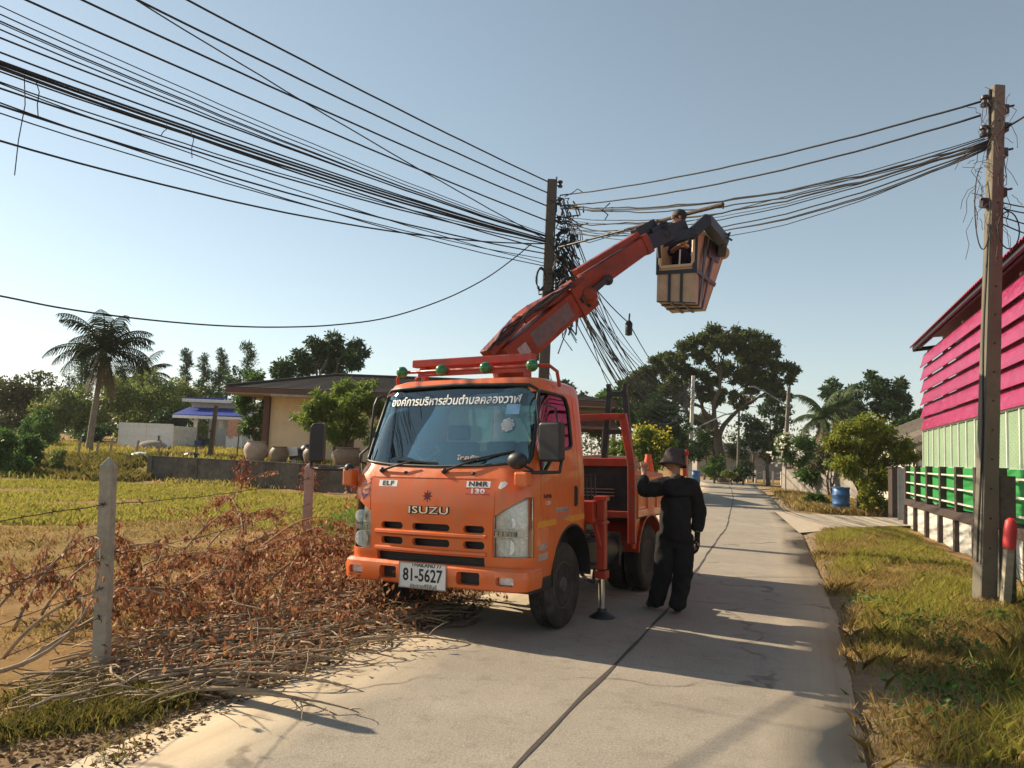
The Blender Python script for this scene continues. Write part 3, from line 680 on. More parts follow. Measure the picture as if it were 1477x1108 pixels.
# radiator darkness and the frame under the cab
MB().span((-.63, -.86, .56), (.63, -.80, 1.02)).build('radiator', 'black', truck)
gl_ = MB()
for z in np.arange(.60, 1.0, .022): gl_.span((-.58, -.872, z), (.58, -.862, z + .006))
gl_.build('grille_mesh', 'darkmetal', truck)
bm_ = []
def bump_ring(d, zz): pass
bp = MB(); prof = [(.445, .03), (.46, .0), (.55, -.012), (.62, 0), (.645, .03)]
path = []
for a in np.linspace(0, 1, 9): path.append((-.985 + .0 * a, -.62 - .22 * a))
for t in np.linspace(0, math.pi / 2, 7): path.append((-.985 + .16 * (1 - math.cos(t)), -.84 - .12 * math.sin(t)))
for x in np.linspace(-.825, .825, 25)[1:-1]: path.append((x, -.96 - .035 * (1 - (x / .825) ** 2)))
path += [(-x, y) for x, y in path[:16][::-1]]
pn = []
for i, (x, y) in enumerate(path):
    a, b = path[max(0, i - 1)], path[min(len(path) - 1, i + 1)]; t = Vector((b[0] - a[0], b[1] - a[1])).normalized(); pn.append(Vector((-t.y, t.x)))
vs = []; fs = []
prof2 = [(.445, .09), (.445, .03), (.46, .0), (.55, -.012), (.62, 0), (.645, .03), (.645, .09)]
for (x, y), nn in zip(path, pn):
    for z, d in prof2: vs.append((x + nn.x * d, y + nn.y * d, z))
k = len(prof2)
for i in range(len(path) - 1):
    for j in range(k): fs.append((i * k + j, i * k + (j + 1) % k, (i + 1) * k + (j + 1) % k, (i + 1) * k + j))
fs += [tuple(range(k)), tuple((len(path) - 1) * k + j for j in range(k - 1, -1, -1))]
bmesh_ = bp.add(vs, fs).mesh('bumper')
bcut = [cut(slot(x0, x1, z0, z1, .015), -1.2, -.70, 'y') for x0, x1, z0, z1 in ((-.51, -.315, .487, .598), (.33, .56, .487, .598), (-.885, -.715, .50, .575), (.715, .88, .50, .575))]
bumper = link('bumper', boolop(bmesh_, bcut), 'orange', truck, 30)
for sx in (-1, 1):
    MB().prism(slot(*sorted((sx * .72, sx * (.878 if sx < 0 else .878))), .503, .572, .012), -.945 + (.02 if sx > 0 else .02), -.90, 'y').build('fog_lamp', 'bowl', bumper, bevel=.006)
MB().span((-.6, -.91, .47), (.62, -.885, .62)).build('bumper_backing', 'black', bumper)
npl = MB().box((-.012, -1.013, .535), (.50, .008, .225)).build('number_plate', 'white', truck, bevel=.003)
def flat_text(s, size, x, y, z, mat, name, parent, sx=1.0, off=0):
    me = text_mesh(s, size, .0008, off); co = np.zeros(len(me.vertices) * 3, np.float32); me.vertices.foreach_get('co', co); co = co.reshape(-1, 3)
    me.vertices.foreach_set('co', np.array([(x + c[0] * sx, y - c[2], z + c[1]) for c in co], np.float32).ravel()); me.update(); return link(name, me, mat, parent)
flat_text('81-5627', .155, -.012, -1.0185, .535, 'blackdecal', 'plate_number', npl, .82, .003)
flat_text('THAILAND 77', .045, .03, -1.0185, .628, 'blackdecal', 'plate_country', npl, 1.15, .001)
flat_text('ประจวบคีรีขันธ์', .045, 0, -1.0185, .443, 'blackdecal', 'plate_province', npl, 1.1, .0005)
pf = MB()
for a, b in (((-.266, .421), (-.258, .649)), ((.234, .421), (.242, .649)), ((-.258, .421), (.234, .429)), ((-.258, .641), (.234, .649))): pf.span((a[0], -1.022, a[1]), (b[0], -1.009, b[1]))
pf.build('plate_frame', 'steel', npl)
# wipers, washers, mirrors
for x0, x1, z0 in ((-.58, .02, 1.63), (.13, .80, 1.71)):
    a = on_front(x0, 1.475) - Vector((0, .02, 0)); e = on_front(x1 if x0 < 0 else .80, z0) - Vector((0, .035, 0)); m_ = a.lerp(e, .55) - Vector((0, .02, 0))
    w_ = MB().tube([a, a.lerp(e, .3) - Vector((0, .03, 0)), m_], [.013, .011, .007], 6).ball(a, .028)
    d = (e - a).normalized(); 
    for s_ in (-.0,): w_.tube([on_front(m_.x - .22 * (1 if x0 < 0 else 1), m_.z - .04 if x0 > 0 else m_.z + .015) - Vector((0, .012, 0)), on_front(m_.x, m_.z + (.0 if x0 > 0 else .0)) - Vector((0, .016, 0)), on_front(m_.x + .28, m_.z + (.06 if x0 > 0 else -.015)) - Vector((0, .012, 0))], .011, 5)
    w_.build('wiper', 'black', cab, 60)
for x in (-.30, .43): MB().ball(on_front(x, 1.455), .022, sc=(1, .8, .7)).build('washer_nozzle', 'black', cab, 60)
ma = MB().tube([(.86, -.78, 1.47), (.93, -.88, 1.475), (1.08, -.84, 1.475), (1.19, -.70, 1.48), (1.19, -.64, 1.62)], .016, 8).tube([(1.19, -.64, 1.62), (1.10, -.60, 2.05), (.95, -.52, 2.10)], .010, 6)
ma.build('mirror_arm', 'black', cab, 60)
mm = MB().prism([(-.115, -.15), (-.10, -.175), (.10, -.175), (.115, -.15), (.115, .15), (.10, .175), (-.10, .175), (-.115, .15)], -.055, .045, 'y').mesh('mirror')
mm.transform(Matrix.Translation((1.10, -.665, 1.745)) @ Matrix.Rotation(R(-6), 4, 'Z')); link('mirror', mm, 'black', cab, bevel=.02)
mf = MB().span((1.06, -.695, 1.47), (1.12, -.69, 1.475)); 
MB().box((.945, -.93, 1.415), (.13, .11, .13)).build('mirror_bracket', 'orange', cab, bevel=.02)
MB().box((-.985, -.86, 1.40), (.11, .13, .17)).build('mirror_bracket', 'orange', cab, bevel=.02)
MB().tube([(-.99, -.86, 1.48), (-1.45, -.83, 1.475), (-1.53, -.82, 1.49), (-1.54, -.81, 1.60)], .019, 8).ball((-.99, -.88, 1.485), .05).build('mirror_arm', 'black', cab, 60)
mm = MB().prism([(-.095, -.20), (-.07, -.23), (.075, -.23), (.10, -.20), (.10, .22), (.07, .25), (-.05, .25), (-.085, .2)], -.06, .05, 'y').mesh('mirror')
mm.transform(Matrix.Translation((-1.47, -.81, 1.735)) @ Matrix.Rotation(R(20), 4, 'Z') @ Matrix.Scale(.82, 4)); link('mirror', mm, 'black', cab, bevel=.03)
MB().ball((0, 0, 0), .1, 14, 9, (1.1, .75, .85)).ball((-.0, -.0, 0), .01)
rm = MB().ball((.875, -.90, 1.575), .088, 16, 10, (1.1, .7, .85)).tube([(.90, -.88, 1.55), (.98, -.80, 1.49)], .012, 6)
rm.build('round_mirror', 'black', cab, 60)
MB().tube([(-.955, -.62, 1.70), (-.985, -.72, 1.62), (-.98, -.72, 1.55), (-.95, -.66, 1.53)], .012, 6).build('hand_grip', 'black', cab, 60)
# roof rack with green lamps, and the beams behind it
rk = MB(); zr = 2.50
rk.tube([(-.93, -.16, 2.30), (-.93, -.20, 2.44), (-.87, -.22, zr), (.78, -.22, zr)], .018, 8)
rk.tube([(-.76, -.10, 2.36), (-.73, -.14, 2.44), (-.60, -.22, 2.465), (-.35, -.22, 2.47)], .014, 8)
rk.tube([(.62, -.22, zr), (.86, -.22, zr), (.93, -.18, 2.44), (.93, -.12, 2.30)], .018, 8)
rk.box((0, -.20, 2.475), (1.3, .05, .05))
rack = rk.build('roof_rack', 'red', truck, 60)
for x in (-.83, -.34, .18, .70):
    MB().ball((x, -.27, zr), .055, 14, 9, (1.05, .8, 1.05)).lathe([(.058, -.255), (.062, -.25), (.05, -.22)], (x, 0, zr), 'y', 14).build('warning_lamp', 'green', rack, 60)
bb = MB().box((-.31, .32, 2.665), (1.52, .10, .085)).box((-.31, .40, 2.60), (1.46, .06, .05)).box((-.95, .36, 2.50), (.06, .08, .3)).box((.35, .36, 2.50), (.06, .08, .3)).span((-1.0, .33, 2.36), (.4, .40, 2.42))
bb.build('boom_rest_beam', 'red', truck, bevel=.008)
for x in (-.9, .0, .9): pass
# chassis
ch = MB().span((-.42, -.80, .52), (-.33, 4.3, .72)).span((.33, -.80, .52), (.42, 4.3, .72)).span((-.7, -.12, .34), (.7, .02, .44)).span((-.62, 2.53, .33), (.62, 2.65, .45)).span((-.8, -.5, .48), (.8, .4, .94)).span((-.4, -.8, .45), (.4, .6, .56)).box((0, 1.0, .60), (.30, 1.6, .26)).box((0, 1.6, .65), (1.5, 1.9, .12))
ch.build('chassis', 'black', truck)
for sx in (-1, 1):
    MB().span((sx * .86 - .12, -.80, .42), (sx * .86 + .115, -.36, .545)).build('step', 'black', truck, bevel=.02)
    fl_ = MB(); a_ = np.linspace(R(-8), R(188), 24)
    vs = []; fs = []
    for i, a in enumerate(a_):
        for r_, x in ((.455, .70), (.455, .985), (.475, .985), (.475, .70)): vs.append((sx * x, .10 + r_ * math.cos(a), .50 + r_ * math.sin(a)))
    for i in range(23):
        for j in range(4): fs.append((4 * i + j, 4 * i + (j + 1) % 4, 4 * i + 4 + (j + 1) % 4, 4 * i + 4 + j))
    fl_.add(vs, fs).build('wheel_arch', 'black', truck, 60)
# wheels
def wheel(x, y, out, name='wheel', rimdepth=.0):
    r = .402; hw = .105; pr = [(.215, -hw * .80), (.26, -hw), (.33, -hw * 1.06), (.378, -hw * .97), (.398, -hw * .74)]
    for g in (-.5, -.17, .17, .5): pr += [(r, hw * (g - .13)), (r - .012, hw * (g - .05)), (r - .012, hw * (g + .05)), (r, hw * (g + .13))]
    pr += [(.398, hw * .74), (.378, hw * .97), (.33, hw * 1.06), (.26, hw), (.215, hw * .80)]
    wh = MB().lathe(pr, (x, y, .40), 'x', 40).build(name, 'rubber', truck, 40)
    s = out; q = [(.222, -.07), (.226, .085), (.210, .09), (.205, .05), (.17, .02), (.165, .035), (.11, .055), (.085, .05), (.08, .085), (.065, .10), (.004, .102)]
    if rimdepth: q = [(.222, .07), (.226, .085), (.21, .088), (.20, .0), (.17, -.07), (.11, -.085), (.09, -.08), (.085, -.0), (.06, .03), (.004, .03)]
    rb = MB().lathe([(a, s * b) for a, b in q], (x, y, .40), 'x', 30)
    for kx in range(6):
        a = 2 * math.pi * kx / 6 + .3; zz = .035 if not rimdepth else -.08
        rb.lathe([(.016, s * zz), (.016, s * (zz + .04)), (.004, s * (zz + .045))], (x, y + .135 * math.cos(a), .40 + .135 * math.sin(a)), 'x', 8)
    rb.build('rim', 'rim', wh, 40)
for sx in (-1, 1):
    wheel(sx * .84, .0, sx); wheel(sx * .875, 2.59, sx, rimdepth=1); wheel(sx * .62, 2.59, sx)
# load bed
HB = 1.95
hb = MB()
hb.beam((-.97, HB, .62), (-.97, HB, 1.55), .09, .07, (0, 1, 0)).beam((.97, HB, .62), (.97, HB, 1.55), .09, .07, (0, 1, 0))
hb.beam((-.97, HB, 1.55), (-.86, HB, 2.15), .09, .07, (0, 1, 0)).beam((.97, HB, 1.55), (.86, HB, 2.15), .09, .07, (0, 1, 0))
hb.span((-.905, HB - .035, 2.09), (.905, HB + .035, 2.17)).span((-.93, HB - .03, 1.53), (.93, HB + .03, 1.63)).span((-.93, HB - .03, .92), (.93, HB + .03, 1.0))
head = hb.build('headboard', 'red', truck, bevel=.008)
MB().span((-.92, HB + .02, 1.0), (.92, HB + .04, 1.53)).build('headboard_panel', 'darkmetal', head)
sl_ = MB()
for z in (1.17, 1.21, 1.25): sl_.span((.35, HB - .02, z), (.75, HB + .015, z + .014))
sl_.build('rail_set', 'steel', head)
MB().span((-.97, HB + .04, .90), (.97, 4.42, .97)).build('bed_floor', 'darkmetal', truck)
for sx in (-1, 1):
    fl = MB().span((sx * .98 - .02, HB + .06, .99), (sx * .98 + .02, 4.36, 1.38)).span((sx * 1.0 - .02, HB + .06, 1.34), (sx * 1.0 + .02, 4.36, 1.40)).span((sx * 1.0 - .025, HB + .06, .93), (sx * 1.0 + .025, 4.40, 1.02))
    for y in np.arange(HB + .1, 4.3, .38): fl.span((sx * 1.0 - .016, y, 1.02), (sx * 1.0 + .016, y + .05, 1.34))
    f = fl.build('bed_side', 'orange', truck, bevel=.006)
    MB().span((sx * .97 - .03, 4.38, .85), (sx * .97 + .03, 4.48, 1.72)).build('corner_post', 'red', truck, bevel=.008)
    fd = MB(); a_ = np.linspace(R(10), R(170), 18); vs = []; fs = []
    for a in a_:
        for r_, x in ((.50, .48), (.50, 1.0), (.525, 1.0), (.525, .48)): vs.append((sx * x, 2.62 + r_ * math.cos(a), .42 + r_ * math.sin(a)))
    for i in range(17):
        for j in range(4): fs.append((4 * i + j, 4 * i + (j + 1) % 4, 4 * i + 4 + (j + 1) % 4, 4 * i + 4 + j))
    fd.add(vs, fs).build('rear_fender', 'red', truck, 60)
    br = MB().prism([(HB + .02, .92), (HB + .35, .92), (HB + .22, .55), (HB + .1, .55)], sx * .93, sx * .96, 'x').build('bed_bracket', 'orange', truck)
MB().ball((1.0, 4.38, 1.74), .045, 10, 7).ball((.94, 4.35, 1.70), .03, 10, 7).build('marker_lamp', 'reddecal', truck, 60)
MB().span((-.95, 4.40, .98), (.95, 4.44, 1.38)).build('tailgate', 'red', truck)
# boom rest in the bed
for_ = MB()
for sx in (-1, 1): for_.beam((.70 + sx * .22, 2.2, .97), (.70 + sx * .105, 2.2, 2.42), .07, .06, (0, 1, 0))
for_.span((.60, 2.17, 1.93), (.80, 2.23, 1.99)).span((.57, 2.17, 2.40), (.83, 2.23, 2.46)).beam((.60, 2.2, 2.46), (.585, 2.2, 2.56), .05, .06, (0, 1, 0)).beam((.80, 2.2, 2.46), (.815, 2.2, 2.56), .05, .06, (0, 1, 0)).prism([(.61, 2.46), (.64, 2.46), (.61, 2.50)], 2.17, 2.23, 'y').prism([(.79, 2.46), (.76, 2.46), (.79, 2.50)], 2.17, 2.23, 'y')
for_.build('boom_cradle', 'black', truck, bevel=.004)
# crane column, outriggers
MB().span((-.55, .62, .72), (.55, 1.55, 1.0)).span((-.32, .75, 1.0), (.32, 1.4, 1.25)).lathe([(.24, 1.25), (.24, 1.45), (.20, 1.5), (.19, 2.5), (.22, 2.6)], (-.18, 1.0, 0), 'z', 20).build('crane_column', 'boom', truck, bevel=.01)
for sx in (-1, 1):
    j = MB().span((min(sx * .45, sx * 1.0), .60, .95), (max(sx * .45, sx * 1.0), .86, 1.17)).box((sx * 1.05, .72, .83), (.09, .09, .72)).box((sx * 1.05, .72, 1.20), (.13, .13, .05)).beam((sx * .98, .66, 1.0), (sx * 1.05, .66, .70), .03, .05).box((sx * 1.0, .72, .95), (.2, .2, .03)).span((sx * 1.05 - .06, .66, .38), (sx * 1.05 + .06, .78, .46))
    ou = j.build('outrigger', 'red', truck, bevel=.008)
    MB().lathe([(.036, .06), (.036, .46)], (sx * 1.05, .72, 0), 'z', 16).build('jack_rod', 'chrome', ou, 60)
    MB().lathe([(.13, .004), (.13, .02), (.11, .03), (.05, .07), (.045, .10)], (sx * 1.05, .72, -.02 if sx > 0 else .0), 'z', 18).build('foot_plate', 'darkmetal', ou, 40)
lv = MB()
for k in range(4): lv.tube([(.72 + .05 * k, 1.0, 1.15), (.72 + .05 * k, .98, 1.42)], .010, 6).ball((.72 + .05 * k, .98, 1.43), .018)
lv.box((.8, 1.02, 1.12), (.3, .16, .1)); lv.build('control_levers', 'darkmetal', truck, 40)
MB().lathe([(.02, -.40), (.17, -.40), (.18, -.38), (.18, .38), (.17, .40), (.02, .40)], (.72, 1.45, .58), 'y', 22).box((.72, 1.2, .58), (.37, .03, .37)).box((.72, 1.7, .58), (.37, .03, .37)).build('fuel_tank', 'darkmetal', truck, 40)
MB().box((.78, .86, .58), (.24, .36, .26)).box((.78, .86, .72), (.26, .38, .02)).tube([(.8, .6, .5), (.95, .55, .38), (.95, .75, .33), (.85, 1.0, .36), (.8, 1.2, .5)], .018, 6).tube([(.7, .6, .7), (.9, .62, .55), (.92, .9, .50), (.75, 1.0, .6)], .014, 6).build('battery_box', 'black', truck, 40)
# cut timber in the load bed
lgs = [((.25, 2.2, 1.42), (.55, 3.6, 1.55)), ((-.1, 2.3, 1.50), (.3, 3.9, 1.46)), ((-.45, 2.3, 1.46), (.1, 4.0, 1.60)), ((.05, 2.25, 1.58), (.45, 3.7, 1.62)), ((-.7, 2.3, 1.4), (-.3, 4.1, 1.45)), ((.45, 2.3, 1.40), (.75, 3.9, 1.40))]
for i, (a, b) in enumerate(lgs):
    a, b = TM @ Vector(a), TM @ Vector(b); c0 = (a + b) / 2
    o = MB().tube([p - c0 for p in limb(a, b, .02, 6, .015)], [.055, .06, .055, .05, .05, .045, .04], 10).build('cut_log', 'wood', None, 60); o.location = c0
    tag(o, 'pale bare log heaped in the open load bed behind the headboard', 'log', 'logs in the load bed')
# ---- boom: world points turned into the truck's frame
def wb(mb, p0, p1, w_, h_, **kw): return mb.beam(tl(p0), tl(p1), w_, h_, **kw)
A0, A1 = at(728, 522, 8.85), at(842, 424, 9.6)
up_ = (0, 0, 1)
lb = MB(); wb(lb, A0, A1, .24, .34, h1=.30)
d_ = (A1 - A0).normalized()
wb(lb, A1 - d_ * .28, A1 + d_ * .03, .28, .40)
lower = lb.build('lower_boom', 'boom', truck, bevel=.012)
def side_of(p0, p1, wid, off, t0, t1, h0, h1, th=.003):
    a, b = tl(p0), tl(p1); d = (b - a).normalized(); sd = d.cross(Vector((0, 0, 1))).normalized(); u = sd.cross(d); L = (b - a).length
    s_ = sd * (wid / 2 + th)
    sgn = 1 if (TM @ (a + sd)).y < (TM @ a).y else -1
    s_ = s_ * sgn; P = [a + d * L * t + u * h + s_ for t, h in ((t0, h0), (t1, h0), (t1, h1), (t0, h1))]
    return MB().add(P + [p - s_.normalized() * .006 for p in P], [(0, 1, 2, 3), (7, 6, 5, 4), (0, 4, 5, 1), (1, 5, 6, 2), (2, 6, 7, 3), (3, 7, 4, 0)])
side_of(A0, A1, .24, 0, .27, .74, -.10, .10).build('worn_panel', pm('grey_panel', (.15, .11, .11), .6, 0, .3, 12, 0, 60, (.28, .06, .03), 6, .5), lower)
side_of(A0, A1, .24, 0, .10, .20, -.08, .06).build('worn_panel', M['greydecal'], lower)
uc = MB()
pts_ = [at(701, 512, 8.75), at(748, 462, 8.95), at(772, 444, 9.15), at(822, 418, 9.5)]
for a, b in zip(pts_, pts_[1:]): wb(uc, a, b, .2, .12)
uc.build('boom_top_link', 'boom', truck, bevel=.015)
hz = MB()
for k in range(4):
    o_ = Vector((0.03 * k, -.14, .03 + .02 * k)); hz.tube([tl(p + o_ + Vector((0, 0, .06 * math.sin(i * 1.7 + k)))) for i, p in enumerate([at(706, 512, 8.8), at(726, 488, 8.9), at(752, 462, 9.0), at(785, 444, 9.2), at(818, 424, 9.45)])], .011, 6)
hz.tube([tl(p) for p in (at(833, 437, 9.4), at(836, 452, 9.4), at(826, 454, 9.4), at(818, 446, 9.35), at(812, 440, 9.3))], .012, 6)
hz.build('hydraulic_hose', 'black', lower, 60)
B0, B1 = at(822, 425, 9.45), at(924, 356, 10.15)
ub = MB(); wb(ub, B0, B1, .21, .28, h1=.23); db_ = (B1 - B0).normalized()
wb(ub, B1 - db_ * .02, B1 + db_ * .10, .24, .27)
ub.ball(tl(at(848, 428, 9.5)), .13, 12, 8, (1, 1, 1))
wb(ub, B0 + db_ * .1 + Vector((0, 0, .24)), B1 + db_ * -.1 + Vector((0, 0, .20)), .12, .075)
upper = ub.build('upper_boom', 'boom', truck, bevel=.012)
kn = MB().ball(tl(at(846, 437, 9.5)), .08, 12, 8)
wb(kn, at(838, 434, 9.4), at(876, 402, 9.6), .08, .07); kn.ball(tl(at(877, 404, 9.6)), .07, 10, 7)
for k in range(3): kn.tube([tl(p) for p in (at(806, 412, 9.3), at(812 + 3 * k, 404 - 2 * k, 9.35), at(824 + 4 * k, 402 - k, 9.4), at(832, 412, 9.45))], .014, 6)
kn.build('boom_knuckle', 'darkmetal', truck, 60)
T0, T1 = at(918, 359, 10.1), at(986, 327, 10.45)
tb = MB(); wb(tb, T0, T1, .17, .20); wb(tb, at(916, 338, 10.2), at(942, 324, 10.3), .16, .13); wb(tb, at(938, 342, 10.25), at(960, 330, 10.35), .2, .2)
tb.ball(tl(at(956, 338, 10.3)), .12, 10, 7)
for k in range(5): tb.tube([tl(p) for p in (at(930 + 5 * k, 345 - 3 * k, 10.2), at(948 + 3 * k, 318 + k, 10.2), at(962 + 3 * k, 322, 10.3), at(972, 334, 10.4))], .010, 5)
tb.build('boom_tip', 'navy', truck, 40, bevel=.008)
jb = MB(); J = [at(955, 349, 10.4), at(998, 337, 10.35), at(1018, 318, 10.4), at(1043, 347, 11.1), at(1040, 366, 11.4)]
for a, b, w_, h_ in ((0, 1, .14, .13), (1, 2, .15, .15), (2, 3, .15, .15), (3, 4, .12, .12)): wb(jb, J[a], J[b], w_, h_)
for p in J[1:4]: jb.ball(tl(p), .088, 10, 7)
jb.tube([tl(p) for p in (at(1042, 342, 11.1), at(1053, 336, 11.0), at(1050, 343, 11.0), at(1056, 347, 11.0))], .016, 6)
jb.build('jib_arm', 'navy', truck, 40)
# bucket
FBL, FBR, BBR, BBL = at(947, 434, 10.75), at(1003, 436, 10.65), at(1018, 449, 11.5), at(969, 452, 11.6)
FTL, FTR, BTR = at(949, 341, 10.78), at(1006, 330, 10.62), at(1047, 361, 11.65); BTL = FTL + BTR - FTR
def face(a, b, c, d): return lambda u, v: (a * (1 - u) + b * u) * (1 - v) + (d * (1 - u) + c * u) * v
ctr = (FBL + FBR + BBR + BBL + FTL + FTR + BTR + BTL) / 8
def patch(f, u0, u1, v0, v1, mb, out0=0.0, th=.03):
    P = [f(u0, v0), f(u1, v0), f(u1, v1), f(u0, v1)]; n = (P[1] - P[0]).cross(P[3] - P[0]).normalized()
    if n.dot(ctr - P[0]) < 0: n = -n
    P0 = [tl(p - n * out0) for p in P]; P1 = [tl(p - n * (out0 - th)) for p in P]
    mb.add(P0 + P1, [(0, 1, 2, 3), (7, 6, 5, 4), (0, 4, 5, 1), (1, 5, 6, 2), (2, 6, 7, 3), (3, 7, 4, 0)])
Ff, Fr, Fb, Fl, Fd = face(FBL, FBR, FTR, FTL), face(FBR, BBR, BTR, FTR), face(BBR, BBL, BTL, BTR), face(BBL, FBL, FTL, BTL), face(FBL, FBR, BBR, BBL)
bk = MB()
patch(Ff, 0, 1, 0, .50, bk); patch(Ff, 0, .07, .50, 1, bk); patch(Ff, .90, 1, .50, 1, bk)
for f in (Fr, Fb, Fl): patch(f, 0, 1, 0, 1, bk)
patch(Fd, .02, .98, .02, .98, bk)
bucket = bk.build('bucket', 'cream', truck, bevel=.012)
rim_ = MB(); ro = [Ff(.06, .98), Ff(.06, .56), Ff(.10, .51), Ff(.86, .51), Ff(.91, .56), Ff(.92, .95), Ff(.96, 1.0), Ff(1, 1.0), Fr(.5, 1.01), Fr(1, 1.0), Fb(1, 1.0), Fl(.6, 1.0), Fl(1, 1.0), Ff(.06, .98)]
rim_.tube([tl(p) for p in ro], .026, 8); rim_.build('bucket_rim', pm('cream_rim', (.60, .47, .30), .5, 0, .12, 8), bucket, 60)
bd = MB(); th_ = dict(out0=.014, th=.012)
patch(Ff, -.02, 1.02, .40, .455, bd, **th_); patch(Ff, -.03, .05, .40, 1.0, bd, **th_)
for u in (.33, .64): patch(Ff, u - .045, u + .03, 0, .40, bd, **th_)
patch(Fr, -.02, 1.02, .40, .455, bd, **th_); patch(Ff, .90, 1.02, .44, .98, bd, **th_)
for u in (.30, .62): patch(Fr, u - .05, u + .04, 0, 1, bd, **th_)
patch(Fr, .42, .86, .74, .98, bd, **th_)
for u in (.33, .64): patch(Fd, u - .045, u + .03, 0, 1, bd, **th_)
patch(Fd, 0, 1, .28, .36, bd, **th_); patch(Fd, 0, 1, .6, .68, bd, **th_); patch(Fd, 0, 1, .0, .06, bd, **th_)
patch(Fl, 0, 1, .40, .455, bd, **th_); patch(Fb, 0, 1, .40, .455, bd, **th_)
bd.build('bucket_band', 'navy', bucket)
bh = MB().tube([tl(p) for p in (at(949, 346, 10.7), at(950, 360, 10.7), at(951, 372, 10.7))], .03, 8); bh.build('bucket_latch', 'black', bucket, 60)
MB().ball(tl(at(1043, 365, 11.6)), .10, 12, 8).build('bucket_pivot', 'cream', bucket, 60)

# ================================================================== UTILITY POLES AND CABLES
def pole(name, label, base, top, w0, w1, cat='utility pole', group=None, mat='poleconc', holes=False):
    base, top = Vector(base), Vector(top); rt = empty(name, base, label, cat, group)
    d = top - base; mb = MB(); n = 8; vs = []
    mb.beam((0, 0, -.3 * (1 if w0 > .1 else .3)), d, w0, w0, (0, 1, 0), w1, w1)
    link('shaft', mb.mesh('shaft'), mat, rt, bevel=.02)
    if holes:
        me = MB().lathe([(.014, -.018), (.014, .018)], (0, 0, 0), 'y', 8).mesh('bolt_hole')
        for t in np.arange(.1, .98, .055):
            o = link('bolt_hole', me, 'black', rt); o.location = d * t + Vector((0, -(w0 + (w1 - w0) * t) / 2 + .012, 0))
    return rt, d
P1B, P1T = Vector((.66, 16.5, 0)), at(796, 260, 16.5)
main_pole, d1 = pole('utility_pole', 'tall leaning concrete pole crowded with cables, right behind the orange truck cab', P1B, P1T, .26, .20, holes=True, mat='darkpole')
def rack(rt, d, z0, z1, k, side, dep=0, mat='darkmetal'):
    """a vertical steel rack of spool insulators beside the top of a pole"""
    mb = MB(); n = d.normalized()
    for i in range(k):
        z = z0 + (z1 - z0) * i / (k - 1); p = d * (z / d.z) + Vector((side, dep, 0))
        mb.lathe([(.02, -.09), (.05, -.085), (.055, -.05), (.03, -.03), (.03, .0), (.055, .02), (.05, .06), (.02, .07)], p, 'z', 10)
        q = d * (z / d.z); mb.tube([q + Vector((0, dep, .03)), p + Vector((0, 0, .03))], .014, 6); mb.tube([q + Vector((0, dep, -.05)), p + Vector((0, 0, -.05))], .014, 6)
    mb.tube([d * (z0 / d.z) + Vector((side * .55, dep, -.15)), d * (z1 / d.z) + Vector((side * .55, dep, .15))], .018, 6)
    return mb.build('insulator_rack', mat, rt, 40)
rack(main_pole, d1, 6.0, 7.6, 5, .19); rack(main_pole, d1, 5.0, 5.6, 3, .22, -.1)
# knot of boxes, clamps and loose ends on the pole
kn = MB()
for i in range(46):
    z = rnd.uniform(4.7, 6.6); p = d1 * (z / d1.z) + Vector((rnd.uniform(.10, .62), rnd.uniform(-.2, .2), 0))
    kn.box(p, (rnd.uniform(.03, .10), rnd.uniform(.04, .1), rnd.uniform(.05, .16)), Matrix.Rotation(rnd.uniform(-.8, .8), 3, 'Y'))
for i in range(95):
    z = rnd.uniform(4.5, 7.3); p = d1 * (z / d1.z) + Vector((rnd.uniform(.08, .5), rnd.uniform(-.25, .15), 0)); q = p + Vector((rnd.uniform(-.3, .45), rnd.uniform(-.2, .2), rnd.uniform(-.9, .2)))
    m_ = (p + q) / 2 + Vector((rnd.uniform(-.2, .25), 0, rnd.uniform(-.2, .2)))
    kn.tube([p, p.lerp(m_, .5) + Vector((.03, 0, 0)), m_, m_.lerp(q, .5), q], rnd.choice((.010, .014, .018)), 5)
kn.build('cable_clamp', 'cable', main_pole, 40)
P2B, P2T = Vector((6.09, 9.95, 0)), at(1438, 125, 9.95)
near_pole, d2 = pole('utility_pole', 'tall square concrete pole on the right verge in front of the pink louvred building', P2B, P2T, .215, .15, holes=True)
rack(near_pole, d2, 6.2, 6.62, 2, -.16); 
for z, s_ in ((6.25, .1), (6.5, .09), (5.9, .1), (5.35, .08), (5.2, -.05)):
    p = d2 * (z / d2.z); MB().box(p + Vector((.10 if s_ > 0 else -.12, 0, 0)), (.10, .08, .12)).tube([p + Vector((.06 if s_ > 0 else -.06, 0, .02)), p + Vector((.22 if s_ > 0 else -.2, -.03, .05))], .015, 6).build('bracket', 'darkmetal', near_pole)
cp = MB(); cp.tube([d2 * (z / d2.z) + Vector((-.115 - .012 * math.sin(z * 2.3), -.06, 0)) for z in np.linspace(.5, 4.9, 24)], .013, 6)
cp.build('down_lead', 'cable', near_pole, 60)
vt = MB()
for i in range(70):
    z = rnd.uniform(5.0, 6.7); p = d2 * (z / d2.z) + Vector((rnd.uniform(-.25, .18), rnd.uniform(-.15, .1), 0)); q = p + Vector((rnd.uniform(-.3, .2), rnd.uniform(-.1, .1), rnd.uniform(-.7, .15)))
    vt.tube(limb(p, q, .1, 4, .12), .004, 4)
vt.build('dry_vine', 'bark', near_pole)
def cable(pts, r, label, group, cat='cable', name='overhead_cable', mat='cable', part=None):
    r = r * 1.3 + .001
    pts = [Vector(p) for p in pts]; c0 = pts[0].copy()
    o = MB().tube([p - c0 for p in pts], r, 5).build(name, mat, None, 180, recalc=False); o.location = c0
    return tag(o, label, cat, group)
